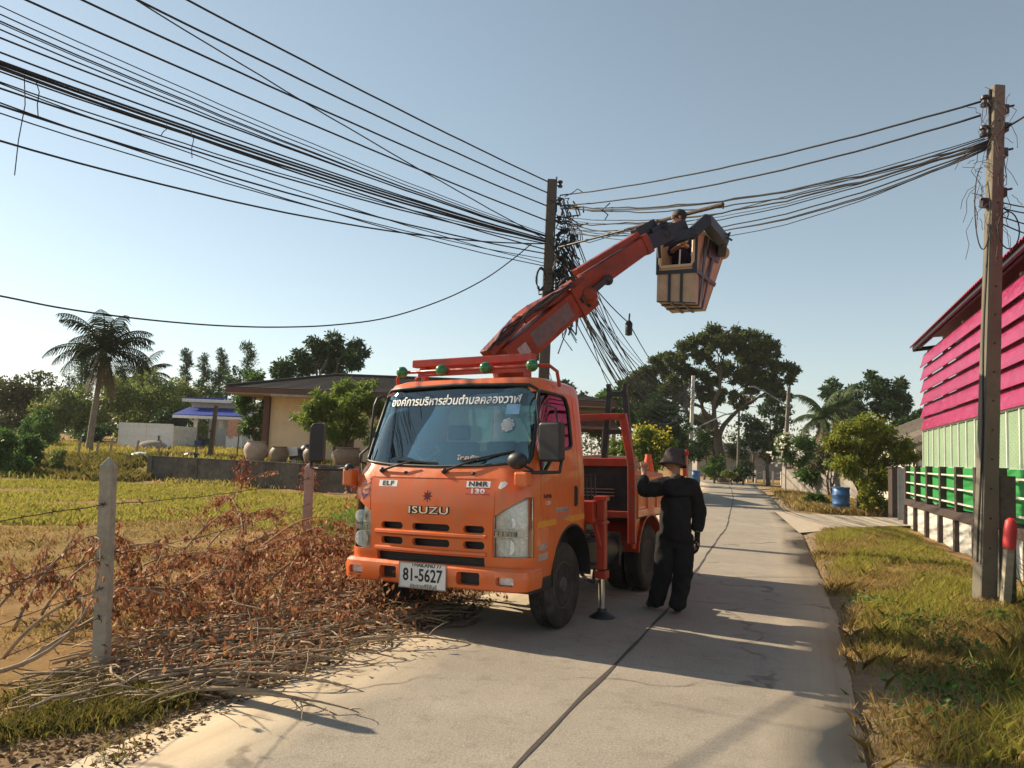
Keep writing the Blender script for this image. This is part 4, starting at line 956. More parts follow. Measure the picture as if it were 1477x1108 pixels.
def hang(a, b, sag, n=22, wob=0):
    a, b = Vector(a), Vector(b); out = []
    for i in range(n + 1):
        t = i / n; p = a.lerp(b, t); p.z -= sag * 4 * t * (1 - t); p.z += wob * math.sin(t * 37) + wob * .6 * math.sin(t * 83 + 1); out.append(p)
    return out
def pole1(py, side=-.1, dep=-.1): 
    p = at(790, py, 16.4); z = p.z; q = P1B + d1 * (z / d1.z); return q + Vector((side, dep, 0))
def left_span(py, xl, yl, Yl, r, sag, label, group, side=-.1):
    """from the pole, past the left edge of the view, to the pole that stands behind the viewer's left shoulder"""
    a = pole1(py, side); m = at(xl, yl, Yl); b = m + (m - a) * .45
    m2 = a.lerp(b, 1 / 1.45); t = 1 / 1.45
    pts = hang(a, b, sag, 30, .004 if r < .009 else .002); lift = sag * 4 * t * (1 - t)
    for i, p in enumerate(pts): p.z += lift * (i / 30) / t * 1.0
    return cable(pts, r, label, group)
G1 = 'cables fanning out from the pole behind the truck to the upper left'
left_span(262, 270, 0, 9.5, .011, .10, 'topmost black cable from the tip of the pole behind the truck to upper left', None)
for (py, xl, yl) in ((278, 198, 0), (297, 118, 0), (318, 37, 0)):
    left_span(py, xl, yl, 9.0, .011, .12, {278: 'second highest thick cable from the pole behind the truck', 297: 'third highest thick cable from the pole behind the truck', 318: 'fourth highest thick cable from the pole behind the truck'}[py], None)
left_span(345, 196, 0, 10.5, .008, .15, 'thin cable crossing the other cables on a steeper slope', None)
mid_lab = 'black cable in the dense bundle from the pole behind the truck'
for i, (yl, r, sg_) in enumerate(((8, .005, .25), (20, .006, .25), (30, .007, .28), (33, .005, .3), (42, .007, .28), (54, .009, .2), (75, .009, .22), (88, .012, .2), (92, .014, .22), (98, .014, .26), (103, .008, .24), (118, .007, .35), (127, .010, .3))):
    left_span(338 + .9 * i + rnd.uniform(-3, 3), -2, yl, 8.6 + .05 * i, r, sg_, mid_lab, G1, -.1)
for i, (py, yl, r, sg_) in enumerate(((366, 152, .010, .32), (374, 163, .006, .35), (352, 203, .010, .62), (380, 120, .006, .3), (384, 148, .007, .35), (360, 96, .010, .22))):
    left_span(py, -2, yl, 8.5, r, sg_, 'lower black cable sagging just under the dense bundle on the left', 'lower cables on the left')
# the slack cable that droops across the sky above the house
a = at(766, 352, 16.3); pts = []
for (px, py, Y) in ((766, 352, 16.3), (742, 372, 16), (700, 402, 15.6), (640, 432, 15), (560, 458, 14.3), (480, 469, 13.7), (400, 472, 13), (320, 470, 12.3), (240, 464, 11.7), (160, 455, 11), (80, 443, 10.4), (0, 427, 9.8), (-120, 405, 9)): pts.append(at(px, py, Y))
def smooth(P, k=6):
    out = []
    for i in range(len(P) - 1):
        p0, p1, p2, p3 = P[max(0, i - 1)], P[i], P[i + 1], P[min(len(P) - 1, i + 2)]
        for j in range(k):
            t = j / k; out.append(.5 * (2 * p1 + (p2 - p0) * t + (2 * p0 - 5 * p1 + 4 * p2 - p3) * t * t + (3 * p1 - p0 - 3 * p2 + p3) * t ** 3))
    return out + [P[-1]]
cable(smooth(pts), .009, 'slack black cable drooping low across the sky above the house roof', None)
for (px, py, dx, dy, Yd) in ((35, 108, -14, 145, 8.8), (52, 118, 3, 50, 8.8), (275, 190, 2, 38, 10.4), (240, 180, -8, 16, 10.2)):
    cable([at(px, py, Yd), at(px + dx * .2 + 4, py + dy * .3, Yd), at(px + dx * .6, py + dy * .65, Yd), at(px + dx, py + dy, Yd)], .004, 'short loose wire end dangling from the cable bundle on the left', 'dangling wire ends', 'wire', 'loose_wire')
# spans to the near right pole
def pole2(py, side=-.12): 
    p = at(1430, py, 9.95); return P2B + d2 * (p.z / d2.z) + Vector((side, -.02, 0))
def right_span(pa, pb, sag, r, label, group, side=-.14, wob=.003): return cable(hang(pole1(pa, .2), pole2(pb, side), sag, 34, wob), r, label, group)
right_span(281, 148, .16, .011, 'top cable strung between the two tall poles on the right', None, -.22)
right_span(296, 168, .22, .011, 'second cable from the top strung between the two tall poles', None, -.22)
for i, (pa, pb, sg_, r) in enumerate(((296, 205, .35, .010), (298, 210, .42, .009), (300, 196, .38, .005), (322, 208, .35, .010), (326, 213, .62, .006), (316, 200, .5, .004), (330, 206, .42, .007), (334, 211, .5, .008), (312, 203, .45, .006), (320, 215, .66, .007), (327, 209, .75, .005), (300, 212, .3, .006))):
    right_span(pa, pb, sg_, r, 'cable in the sagging bundle strung between the two tall poles', 'bundle between the two tall poles', -.1, .012 if r > .008 else .005)
cable([at(805, 340, 16.3), at(850, 350, 16.2), at(900, 335, 15.6), at(1000, 318, 14.2), at(1300, 240, 11), at(1420, 200, 10)], .006, 'wavering thin cable looping low between the two tall poles', None)
cable([at(872, 318, 15.5), at(877, 310, 15.4), at(868, 303, 15.3), at(880, 293, 15.2)], .009, 'short bent wire end hanging from the cables right of the pole', None, 'wire', 'loose_wire')
for i, (pb, ex, ey) in enumerate(((292, 1500, 300), (300, 1500, 308), (312, 1500, 330), (322, 1500, 350))):
    cable(hang(pole2(pb, .08), at(ex + 60, ey + 2 * i, 9.2), .05, 10), .006, 'dark cable leaving the right pole towards the right edge', 'cables leaving the right pole', 'cable')
cable(hang(pole2(185, .12), at(1560, 110, 8.6), .02, 8), .010, 'thick cable rising from the right pole to the top right', None)
cable([pole2(300, .1)] + [at(1449, 305, 9.8) + Vector((.14 * math.cos(t) + .05, 0, .25 * math.sin(t) - .25)) for t in np.linspace(1.5, 8.5, 22)], .006, 'loop of slack cable hung on the right pole', 'slack loops on the right pole', 'cable', 'cable_loop')
cable([at(1420, 290, 9.8) + Vector((.10 * math.cos(t) - .03, 0, .55 * math.sin(t) - .1)) for t in np.linspace(1.5, 7.0, 22)], .005, 'loop of slack cable hung on the right pole', 'slack loops on the right pole', 'cable', 'cable_loop')
# spans going on along the road to the far pole
F1B, F1T = Vector((11.7, 50, gz(11.7, 50))), at(1000, 542, 50)
for i in range(24):
    zt = rnd.uniform(330, 412); e = F1B.lerp(F1T, rnd.uniform(.72, .98)) + Vector((rnd.uniform(-.3, .3), 0, 0))
    cable(hang(pole1(zt, .22 + rnd.uniform(-.1, .2)), e, rnd.uniform(.6, 3.4), 26), rnd.choice((.006, .008, .010)), 'thin cable sweeping down behind the boom towards the distant road pole', 'cables sweeping down behind the boom')
for (pa, ex, ey, Y) in ((285, 930, 560, 40), (290, 925, 565, 40), (305, 880, 560, 30), (300, 905, 545, 34)):
    cable(hang(pole1(pa, .25), at(ex, ey, Y), .5, 18), .010, 'cable dropping steeply from the top of the pole behind the truck', 'steep drop cables')
for e_ in (F1B.lerp(F1T, .9),): cable([p for p in hang(pole1(352, .3), at(907, 466, 17.5), .12, 10)] + [p for p in hang(at(907, 466, 17.5), e_, .9, 14)][1:], .009, 'thin cable that carries the black splice case under the boom', None)
sb = MB().lathe([(.02, -.17), (.08, -.15), (.085, .12), (.05, .17), (.015, .2)], (0, 0, 0), 'z', 12).tube([(0, 0, .18), (.01, 0, .35)], .02, 6)
o = sb.build('splice_box', 'cable', None, 50); o.location = at(907, 474, 17.5); tag(o, 'black splice case hanging in the cables under the boom', 'splice case')
for k, (px, py, rx, rz, nn, lab) in enumerate(((780, 402, .09, .24, 7, 'coil of black cable hung on the left side of the pole behind the truck'), (808, 385, .13, .22, 8, 'coil of black cable hung on the right side of the pole behind the truck'), (822, 392, .16, .17, 5, 'loose round coil of black cable right of the pole behind the boom'))):
    c0 = at(px, py, 16.15); mb = MB()
    for q in range(nn): mb.tube([Vector((rx * rnd.uniform(.85, 1.15) * math.cos(t), .05 * math.sin(t * 2 + q), rz * rnd.uniform(.98, 1.02) * math.sin(t))) + Vector((rnd.uniform(-.01, .01), q * .012, rnd.uniform(-.02, .02))) for t in np.linspace(0, 2 * math.pi, 18)], .011, 5, False)
    o = mb.build('cable_coil', 'cable', None, 60); o.location = c0; tag(o, lab, 'cable coil')
# far poles
f1, df1 = pole('utility_pole', 'pale slim pole with a lamp arm standing left of the far end of the road', F1B, F1T, .24, .2, mat='plaster')
MB().tube([df1 * .50 + Vector((0, -.1, 0)), df1 * .62 + Vector((2.0, -.3, .2)), df1 * .635 + Vector((2.6, -.4, .25))], .05, 6).build('lamp_arm', 'zinc', f1)
F2B, F2T = Vector((18.5, 52, gz(18.5, 52))), at(1138, 558, 52)
f2, df2 = pole('utility_pole', 'dark wooden pole with a white lamp arm right of the far end of the road', F2B, F2T, .26, .2)
MB().tube([df2 * .80 + Vector((0, -.1, 0)), df2 * .9 + Vector((-1.6, -.3, .2)), df2 * .93 + Vector((-2.4, -.4, .3))], .04, 6).box(df2 * .94 + Vector((-2.6, -.4, .28)), (.5, .16, .08)).build('lamp_arm', 'zinc', f2)
rack(f2, df2, 5.0, 6.4, 4, .2); rack(f1, df1, 5.2, 6.2, 3, .2)
for k in range(4): cable(hang(F1B + df1 * (.93 - .09 * k), F2B + df2 * (.93 - .13 * k), .35, 14), .015, 'thin cable between the two distant poles across the road end', 'cables across the road end')
for (px, py0, py1, Y) in ((1064, 592, 690, 62), (1086, 598, 690, 66)):
    b_ = gr(px, 687); b_ = at(px, py1, Y); pole('utility_pole', 'bare slender trunk-like pole in front of the big tree' if px == 1064 else 'bare slender pole right behind the clipped round shrub', (b_.x, b_.y, gz(b_.x, b_.y)), at(px + 2, py0, Y), .2, .14)

# ================================================================== FENCE POSTS AND WIRE, LEFT
def fence_post(base, h, wd, lean, label, group=None, mat='concrete'):
    mb = MB(); q = wd / 2; L = Vector((lean, 0, h))
    vs = [(-q, -q, -.2), (q, -q, -.2), (q, q, -.2), (-q, q, -.2)] + [Vector((sx * q * .92, sy * q * .92, 0)) + L - Vector((0, 0, .05)) for sx, sy in ((-1, -1), (1, -1), (1, 1), (-1, 1))] + [L + Vector((0, 0, .02))]
    mb.add(vs, [(0, 1, 5, 4), (1, 2, 6, 5), (2, 3, 7, 6), (3, 0, 4, 7), (4, 5, 8), (5, 6, 8), (6, 7, 8), (7, 4, 8)])
    o = mb.build('fence_post', mat, None, bevel=.008); o.location = base; return tag(o, label, 'fence post', group)
pA = gr(148, 962); pA.z = -.04
fence_post(pA, 1.53, .098, -.08, 'pointed grey concrete fence post standing nearest in the left grass')
pB = at(441, 800, 11.6); pB.z = -.05; 
fence_post(pB, 1.42, .125, -.02, 'pinkish concrete fence post just left of the truck, behind the brown brush', None, pm('pink_concrete', (.42, .30, .25), .9, 0, .15, 6, .3, 50))
pC = Vector((pA.x + (pA.x - pB.x) * 1.0, pA.y - (pB.y - pA.y), 0))
for i, (zf, r) in enumerate(((1.20, .006), (.82, .005), (.60, .005), (.40, .005))):
    for j, (a, b) in enumerate(((pC + Vector((-.25, 0, 0)), pA), (pA, pB))):
        lz = Vector((-.08 * zf / 1.5, -.065, zf))
        pts = hang(a + lz, b + lz + Vector((.05, 0, 0)) * j, .05, 40, .004); c0 = pts[0].copy(); mb = MB().tube([p - c0 for p in pts], r * .55, 4)
        for p in pts[::2]:
            for q in range(3): 
                v = Vector((rnd.uniform(-1, 1), rnd.uniform(-1, 1), rnd.uniform(-1, 1))).normalized() * .025; mb.tube([p - c0 - v, p - c0 + v], r * .35, 4)
        o = mb.build('barbed_wire', 'wire', None); o.location = c0; tag(o, ('upper' if i == 0 else 'lower') + ' strand of rusty barbed wire ' + ('left of the nearest post' if j == 0 else 'between the two concrete fence posts'), 'barbed wire', ('lower strands' + (' left of the post' if j == 0 else ' between the posts')) if i else None)
for (px, py, h) in ((112, 655, 1.0), (138, 655, .8), (158, 652, .9), (196, 648, .8), (228, 648, .8)):
    b = at(px, py, 38 if px > 150 else 37); b.z = gz(b.x, b.y)
    fence_post(b, h, .09, .1, 'small weathered fence stake in the far grass by the palm', 'far fence stakes', 'wood')

# ================================================================== HOUSE, WALL AND YARD ON THE LEFT
def loc_obj(mb, name, mat, loc, label, cat, group=None, smooth=None, bevel=0, rz=0):
    o = mb.build(name, mat, None, smooth, bevel); o.location = loc; o.rotation_euler = (0, 0, rz); return tag(o, label, cat, group)
WE = Vector((-1.2, 25.8)); wl = (WE - WA).length; wang = math.atan2((WE - WA).y, (WE - WA).x)
mb = MB().span((0, -.08, -.6), (wl, .08, .90)).span((-.12, -.14, -.5), (.14, .14, .95))
for x in np.arange(2.6, wl, 2.6): mb.span((x - .09, -.11, -.5), (x + .09, .0, .88))
mb.span((-.05, -.11, .90), (wl, .11, .945))
rw = loc_obj(mb, 'retaining_wall', 'wallblock', (WA.x, WA.y, 0), 'low stained grey block wall below the cream house', 'wall', rz=wang)
# cream house with a low dark hipped roof
hx0, hx1 = at(385, 600, 34).x, 3.0; HG = .85; Yh = 34.0
house = empty('house', (hx0, Yh, HG), 'cream house with a dark tiled hipped roof and brown eaves', 'house')
cx_ = 0; L_ = hx1 - hx0
MB().span((.15, 0, -.3), (L_, 7.0, 3.35)).build('wall', 'creamwall', house)
MB().span((-.12, -.20, -.3), (.14, .06, 3.2)).build('corner_column', 'fascia', house, bevel=.01)
e0, e1 = at(333, 560, 33.0), None
ex0, ez = e0.x - hx0, e0.z - HG
ey0, ey1 = -1.5, 8.5; rz_ = at(485, 541, 37).z - HG; rx0 = at(485, 541, 37).x - hx0; ry = 3.5
def roof_plane(P, n=None, th=.06):
    m_ = MB(); a, b, c, d = [Vector(p) for p in P]; nn = (b - a).cross(d - a).normalized()
    if nn.z < 0: nn = -nn
    rows = 14
    for i in range(rows):
        t0, t1 = i / rows, min(1, (i + 1.25) / rows); l0, r0, l1, r1 = a.lerp(d, t0), b.lerp(c, t0), a.lerp(d, t1), b.lerp(c, t1)
        q0, q1 = nn * .055, nn * .012; m_.add([l0, r0, r1, l1, l0 + q0, r0 + q0, r1 + q1, l1 + q1], [(0, 1, 5, 4), (1, 2, 6, 5), (2, 3, 7, 6), (3, 0, 4, 7), (4, 5, 6, 7), (3, 2, 1, 0)])
    return m_
rf = roof_plane([(ex0, ey0, ez), (L_ + 1.5, ey0, ez), (L_ - 3, ry, rz_), (rx0, ry, rz_)])
rf2 = roof_plane([(ex0, ey1, ez), (ex0, ey0, ez), (rx0, ry, rz_), (rx0, ry + .02, rz_)]); rf.add(rf2.v, rf2.f)
rf3 = roof_plane([(L_ + 1.5, ey1, ez), (ex0, ey1, ez), (rx0, ry, rz_), (L_ - 3, ry, rz_)]); rf.add(rf3.v, rf3.f)
rfo = rf.build('roof', 'tile', house)
MB().tube([(rx0 - .1, ry, rz_ + .04), (L_ - 3, ry, rz_ + .04)], .09, 8).tube([(ex0, ey0, ez + .06), (rx0, ry, rz_ + .06)], .08, 8).build('ridge_cap', 'tile', rfo, 60)
MB().span((ex0 - .02, ey0 - .03, ez - .20), (L_ + 1.5, ey0, ez + .02)).span((ex0 - .03, ey0, ez - .20), (ex0, ey1, ez + .02)).build('fascia', 'fascia', house)
MB().span((ex0, ey0, ez - .24), (L_ + 1.4, 8, ez - .20)).span((.6, ey0 - .06, ez - .31), (5.4, ey0 + .02, ez - .205)).build('soffit', pm('soffit_board', (.38, .30, .22), .8), house)
MB().span((3.0, -.03, .0), (3.9, .02, 2.1)).build('door', 'fascia', house); 
def jar(px, py, Y, r, h, mat, label, group=None, wide=1.0):
    b = at(px, py, Y); z = max(gz(b.x, b.y), .78); prof = [(.02, 0), (r * .62, 0), (r * .80, h * .22), (r, h * .55), (r * .96, h * .75), (r * .74, h * .92), (r * .72, h * .94), (r * .80, h * .97), (r * .80, h), (r * .68, h), (r * .66, h * .9), (.02, h * .85)]
    return loc_obj(MB().lathe(prof, n=28), 'water_jar', mat, (b.x, b.y, z), label, 'water jar', group, 60)
jar(368, 662, 30.6, .46, .86, 'paleclay', 'wide pale water jar at the corner of the cream house')
jar(402, 664, 30.0, .37, .72, 'clay', 'brown glazed water jar left of the heap of black junk')
jar(450, 667, 29.4, .36, .68, 'clay', 'brown water jar half hidden behind the tall black truck mirror')
jar(500, 672, 28.9, .58, .80, 'clay', 'large squat jar beside the windscreen, under the bright green tree')
b = at(427, 664, 30.2); jz = .85
hp = MB().ball((0, 0, .35), .42, 14, 9, (.9, .6, .75)).ball((.3, .1, .55), .28, 12, 8).ball((.42, 0, .2), .25, 12, 8)
jk = loc_obj(hp, 'junk_heap', 'blackbag', (b.x, b.y + .3, jz), 'heap of black bags and scrap between two brown jars by the house wall', 'junk', smooth=60)
MB().box((-.22, -.32, .50), (.52, .04, .34), Matrix.Rotation(R(-8), 3, 'Y')).box((0, -.28, .08), (.5, .3, .16)).build('white_sheet', 'white', jk)
MB().tube([(-.4, -.3, 0), (-.35, -.35, .45)], .025, 6).tube([(.25, -.3, 0), (.2, -.36, .42)], .025, 6).build('leg', 'darkmetal', jk)
# debris on the wall top, white lump and dark lump in the grass
b = at(203, 656, 36); o = loc_obj(MB().ball((0, 0, .12), .42, 12, 8, (1.25, .8, .55)), 'sack', 'white', (b.x, b.y, gz(b.x, b.y)), 'white sack lying in the dry grass below the white gate panels', 'sack', smooth=60)
b = at(277, 656, 33.6); o = loc_obj(MB().ball((0, 0, .1), .30, 10, 7, (1.3, .8, .6)), 'stone', 'blackbag', (b.x, b.y, .86), 'dark lump lying on the ground just behind the low wall', 'stone', smooth=60)
b = at(220, 642, 46); o = loc_obj(MB().ball((0, 0, .15), .75, 14, 8, (1.25, .7, .6)), 'rubble_mound', 'greywall', (b.x, b.y, gz(b.x, b.y)), 'small grey heap in front of the white gate panels', 'mound', smooth=60)
# white gate leaves leaning at the far wall
g0, g1 = at(170, 640, 48), at(248, 645, 47.3); gw = (g1 - g0).length; gzv = gz(g0.x, g0.y)
ga = math.atan2(g1.y - g0.y, g1.x - g0.x); gt = empty('sheet_gate', (g0.x, g0.y, gzv), 'wide white sheet metal gate of two leaves beyond the palm', 'gate', rz=ga)
MB().span((.0, -.02, .05), (gw, .02, 1.5)).build('sheet', 'white', gt)
fr = MB()
for z in (.05, .78, 1.45): fr.span((0, -.05, z), (gw, -.022, z + .09))
for x in (0, gw / 2 - .05, gw - .1): fr.span((x, -.055, .05), (x + .1, -.02, 1.54))
fr.build('frame', 'white', gt); MB().span((gw * .75, -.1, .35), (gw * .75 + .08, -.06, .8)).build('handle', 'darkmetal', gt)
w0, w1 = at(248, 640, 50), at(282, 640, 52); o = loc_obj(MB().span((0, -.08, -.4), ((w1 - w0).length, .08, 1.45)), 'garden_wall', 'plaster', (w0.x, w0.y, gz(w0.x, w0.y)), 'plain pale wall between the white gate and the blue roofed building', 'wall', rz=math.atan2(w1.y - w0.y, w1.x - w0.x))
# blue roofed building
b0 = at(278, 640, 54); bz = gz(b0.x, b0.y) - .1; bh = empty('blue_roof_building', (b0.x, b0.y, bz), 'small white building with two blue sheet roofs and an open porch', 'building')
def bp_(px, py, Y): v = at(px, py, Y); return v - Vector((b0.x, b0.y, bz))
T0_, T1_ = bp_(263, 575, 54), bp_(352, 577, 54)
def sheet(mb, a, b, depth, rise, th=.08, back=0):
    a, b = Vector(a), Vector(b); d = Vector((0, depth, rise)); q = Vector((0, 0, th)); n = 18
    for i in range(n):
        p0, p1 = a.lerp(b, i / n), a.lerp(b, (i + .82) / n); mb.add([p0, p1, p1 + d, p0 + d, p0 + q, p1 + q, p1 + d + q, p0 + d + q], [(3, 2, 1, 0), (4, 5, 6, 7), (0, 1, 5, 4), (1, 2, 6, 5), (2, 3, 7, 6), (3, 0, 4, 7)])
    q2 = Vector((0, 0, th * .5)); mb.add([a, b, b + d, a + d, a + q2, b + q2, b + d + q2, a + d + q2], [(3, 2, 1, 0), (4, 5, 6, 7), (0, 1, 5, 4), (1, 2, 6, 5), (2, 3, 7, 6), (3, 0, 4, 7)]); return mb
sheet(MB(), T0_, T1_, 5.5, .35).build('upper_roof', 'bluesheet', bh); 
C0_, C1_ = bp_(249, 599, 52.2), bp_(350, 602, 52.2); sheet(MB(), C0_, C1_, 2.6, .62).build('porch_roof', 'bluesheet', bh)
MB().span((C0_.x, C0_.y - .04, C0_.z - .16), (C1_.x, C0_.y, C0_.z + .04)).span((T0_.x, T0_.y - .04, T0_.z - .2), (T1_.x, T0_.y, T0_.z + .02)).build('gutter', 'white', bh)
u0, u1 = bp_(276, 592, 54.8), bp_(352, 592, 54.8)
MB().span((u0.x, u0.y, C0_.z - .1), (u1.x, u0.y + .2, T0_.z + .05)).span((u0.x, u0.y + 3.4, 0), (u1.x, u0.y + 3.6, T0_.z)).span((u1.x - .2, u0.y, 0), (u1.x, u0.y + 3.4, T0_.z)).build('wall', 'plaster', bh)
po = MB()
for px in (281, 317, 345): v = bp_(px, 640, 52.6); po.span((v.x - .13, v.y - .13, -.2), (v.x + .13, v.y + .13, C0_.z))
po.beam(bp_(272, 602, 52.4), bp_(281, 610, 52.6), .08, .1).build('porch_post', 'plaster', bh)
v = bp_(318, 640, 54.5); MB().span((bp_(284, 0, 54.5).x, v.y + .4, .9), (bp_(312, 0, 54.5).x, v.y + .6, 2.3)).build('dark_interior', 'black', bh)  # black sheet stands in for the dark interior behind the porch
v0, v1 = bp_(311, 640, 51.8), bp_(330, 640, 51.8)
MB().span((v0.x, v0.y, 0), (v0.x + .65, v0.y + .06, 1.45)).build('panel', 'zinc', bh); MB().span((v0.x + .7, v0.y - .1, 0), (v1.x + .9, v0.y - .04, .98)).span((v0.x + .7, v0.y - .13, .9), (v1.x + .9, v0.y - .03, 1.0)).build('low_gate', 'white', bh)
MB().prism([(v0.x + .8, 1.0), (v0.x + 1.0, .8), (v0.x + 1.2, 1.1), (v0.x + 1.4, .95), (v0.x + 1.7, 1.2), (v0.x + 1.7, 2.1), (v0.x + .8, 2.1)], v0.y - .2, v0.y - .17, 'y').build('hung_cloth', 'pinkcloth', bh)
b = at(286, 637, 52); loc_obj(MB().lathe([(.02, 0), (.22, 0), (.27, .5), (.29, .5), (.26, .48), (.02, .1)]), 'water_bucket', 'plastic', (b.x, b.y, gz(b.x, b.y)), 'blue bucket under the blue porch roof', 'bucket', smooth=50)
b = at(296, 637, 52.5); loc_obj(MB().ball((0, 0, .3), .6, 12, 8, (1.1, .7, .7)).box((.2, -.1, .4), (.9, .5, .5)), 'covered_motorbike', 'blackbag', (b.x, b.y, gz(b.x, b.y)), 'dark covered heap parked under the blue porch roof', 'heap', smooth=50)
b = at(303, 655, 37); bt = at(312, 585, 37); z = gz(b.x, b.y); loc_obj(MB().beam((0, 0, -.2), (bt.x - b.x, 0, bt.z - z), .2, .2, (0, 1, 0), .15, .15).span((-.08, -.12, 1.2), (.1, -.08, 1.3)), 'old_post', 'bark', (b.x, b.y, z), 'dark wooden post standing in front of the blue roofed building', 'post')
for px in (282, 342): b = at(px, 650, 38); z = gz(b.x, b.y); loc_obj(MB().beam((0, 0, -.2), (.05, 0, 1.7), .05, .05, (0, 1, 0)).beam((0, 0, 1.5), (.02, .5, 1.6), .03, .03), 'thin_stake', 'bark', (b.x, b.y, z), 'thin dark stake in the grass before the blue roofed building', 'stake', 'thin stakes by the blue building')

# ================================================================== TREES
def palm(name, label, base, top, n, L, seed, fl=.8, tr=.22, group=None, dry=5, droop=1.0, pmat='palm'):
    r = random.Random(seed); base, top = Vector(base), Vector(top); rt = empty(name, base, label, 'palm tree', group)
    d = top - base; pts = [Vector((d.x * t ** 1.5, d.y * t, d.z * t)) for t in np.linspace(0, 1, 9)]; pts[0].z -= .2
    MB().tube(pts, [tr * (1.35, 1.05, 1, .95, .9, .86, .82, .8, .78)[i] for i in range(9)], 12).build('trunk', 'palebark', rt, 60, recalc=False)
    nb = MB()
    for k in range(6):
        a = r.uniform(0, 6.28); nb.ball(d + Vector((.28 * math.cos(a), .28 * math.sin(a), -.35)), .13, 8, 6, (1, 1, 1.2))
    nb.build('coconut', 'drypalm', rt)
    for k in range(n):
        isd = k >= n - dry; az = k * 2.399 + r.uniform(-.3, .3); el = (1.42 - 1.8 * (k / (n - dry)) + r.uniform(-.2, .2)) if not isd else r.uniform(-1.25, -.9)
        l = L * r.uniform(.75, 1.2) * (.8 if isd else 1); p = d + Vector((0, 0, .05)); path = [p.copy()]; e = el; st = l / 12
        for i in range(12):
            v = Vector((math.cos(az) * math.cos(e), math.sin(az) * math.cos(e), math.sin(e))); p = p + v * st; path.append(p.copy()); e -= (.055 + .012 * i) * droop * (1 if e > -1.3 else 0)
        V = []; F = []; sidev = Vector((-math.sin(az), math.cos(az), 0))
        for i in range(1, 13):
            for h_ in (0, .5):
                if i == 12 and h_ > 0: continue
                q = path[i].lerp(path[min(12, i + 1)], h_); t = (i + h_) / 12.5; dv = (path[min(12, i + 1)] - path[i - 1]).normalized()
                ll = fl * math.sin(math.pi * (.12 + .83 * t)) * r.uniform(.8, 1.1)
                for s in (-1, 1):
                    o = (sidev * s * .75 + dv * .6 + Vector((0, 0, -.15 - .25 * (not isd)))).normalized(); o2 = (o + Vector((0, 0, -.9))).normalized(); wd = dv * .034
                    m1 = q + o * ll * .55; m2 = m1 + o2 * ll * .5; b0_ = len(V); V += [q - wd, q + wd, m1 + wd * .9, m1 - wd * .9, m2 + wd * .2, m2 - wd * .2]; F += [(b0_, b0_ + 1, b0_ + 2, b0_ + 3), (b0_ + 3, b0_ + 2, b0_ + 4, b0_ + 5)]
        fr_ = MB(); fr_.v = [tuple(v) for v in V]; fr_.f = F; fr_.tube(path, [.05 - .0035 * i for i in range(13)], 5)
        fr_.build('frond', 'drypalm' if isd else pmat, rt, recalc=False)
    return rt
b = at(128, 652, 40); b.z = gz(b.x, b.y); palm('coconut_palm', 'tall coconut palm standing alone in front of the left tree line', b, at(151, 508, 40), 30, 2.75, 3, 1.0, .155, dry=6)
b = at(196, 640, 62); b.z = gz(b.x, b.y); palm('coconut_palm', 'smaller coconut palm behind and right of the tall lone palm', b, at(205, 545, 62), 20, 2.6, 5, .8, .2, dry=3)
b = at(176, 640, 66); b.z = gz(b.x, b.y); palm('coconut_palm', 'palm mostly hidden among trees between the two other left palms', b, at(182, 560, 66), 18, 2.6, 8, .8, .2, dry=2)
def casuarina(px, pyb, pyt, Y, wpx, label, n=900, seed=1, group=None):
    b = at(px, pyb, Y); b.z = gz(b.x, b.y); t = at(px, pyt, Y); rt = empty('casuarina_tree', b, label, 'casuarina', group); h = t.z - b.z; W = wpx * Y / CF
    rr = random.Random(seed); cl = []; lean = rr.uniform(-.2, .2)
    for k in range(30):
        f = .25 + .75 * k / 29; ww = W * (.30 + .75 * (1 - f) ** .8) * rr.uniform(.5, 1.15) * (.2 + .8 * abs(math.sin(k * 1.1))); a = rr.uniform(0, 6.28); q = rr.uniform(.12, .30) * W
        cl.append((math.cos(a) * ww * .55 + lean * f, math.sin(a) * ww * .55, h * f, q, q, q * .9))
    P, d = clump_points(cl, n, .2); V, F = leaves(P, .36, d * .6 + np.array([0, 0, .45]), .9, .2); link('crown', fastmesh('crown', V, F), 'leaf_dark', rt)
    tb_ = MB().tube([(lean * f, 0, h * f - .1) for f in np.linspace(0, .97, 8)], [.17, .15, .13, .11, .09, .07, .05, .02], 7)
    for c in cl[::2]: tb_.tube([(lean * c[2] / h, 0, c[2] - .5), c[:3]], [.035, .012], 4)
    tb_.build('trunk', 'bark', rt, 60, recalc=False)
casuarina(262, 640, 510, 75, 22, 'thin wispy casuarina, leftmost of the row above the blue roof', 2600, 1)
casuarina(284, 640, 514, 76, 22, 'wispy casuarina left of the middle of the row above the blue roof', 2600, 2)
casuarina(311, 640, 508, 74, 26, 'fuller casuarina right of the middle of the row above the blue roof', 3000, 3)
casuarina(350, 640, 498, 72, 30, 'tallest casuarina, just left of the cream house roof', 3200, 4)
casuarina(108, 640, 498, 70, 48, 'tall feathery casuarina right behind the crown of the lone palm', 4200, 6)
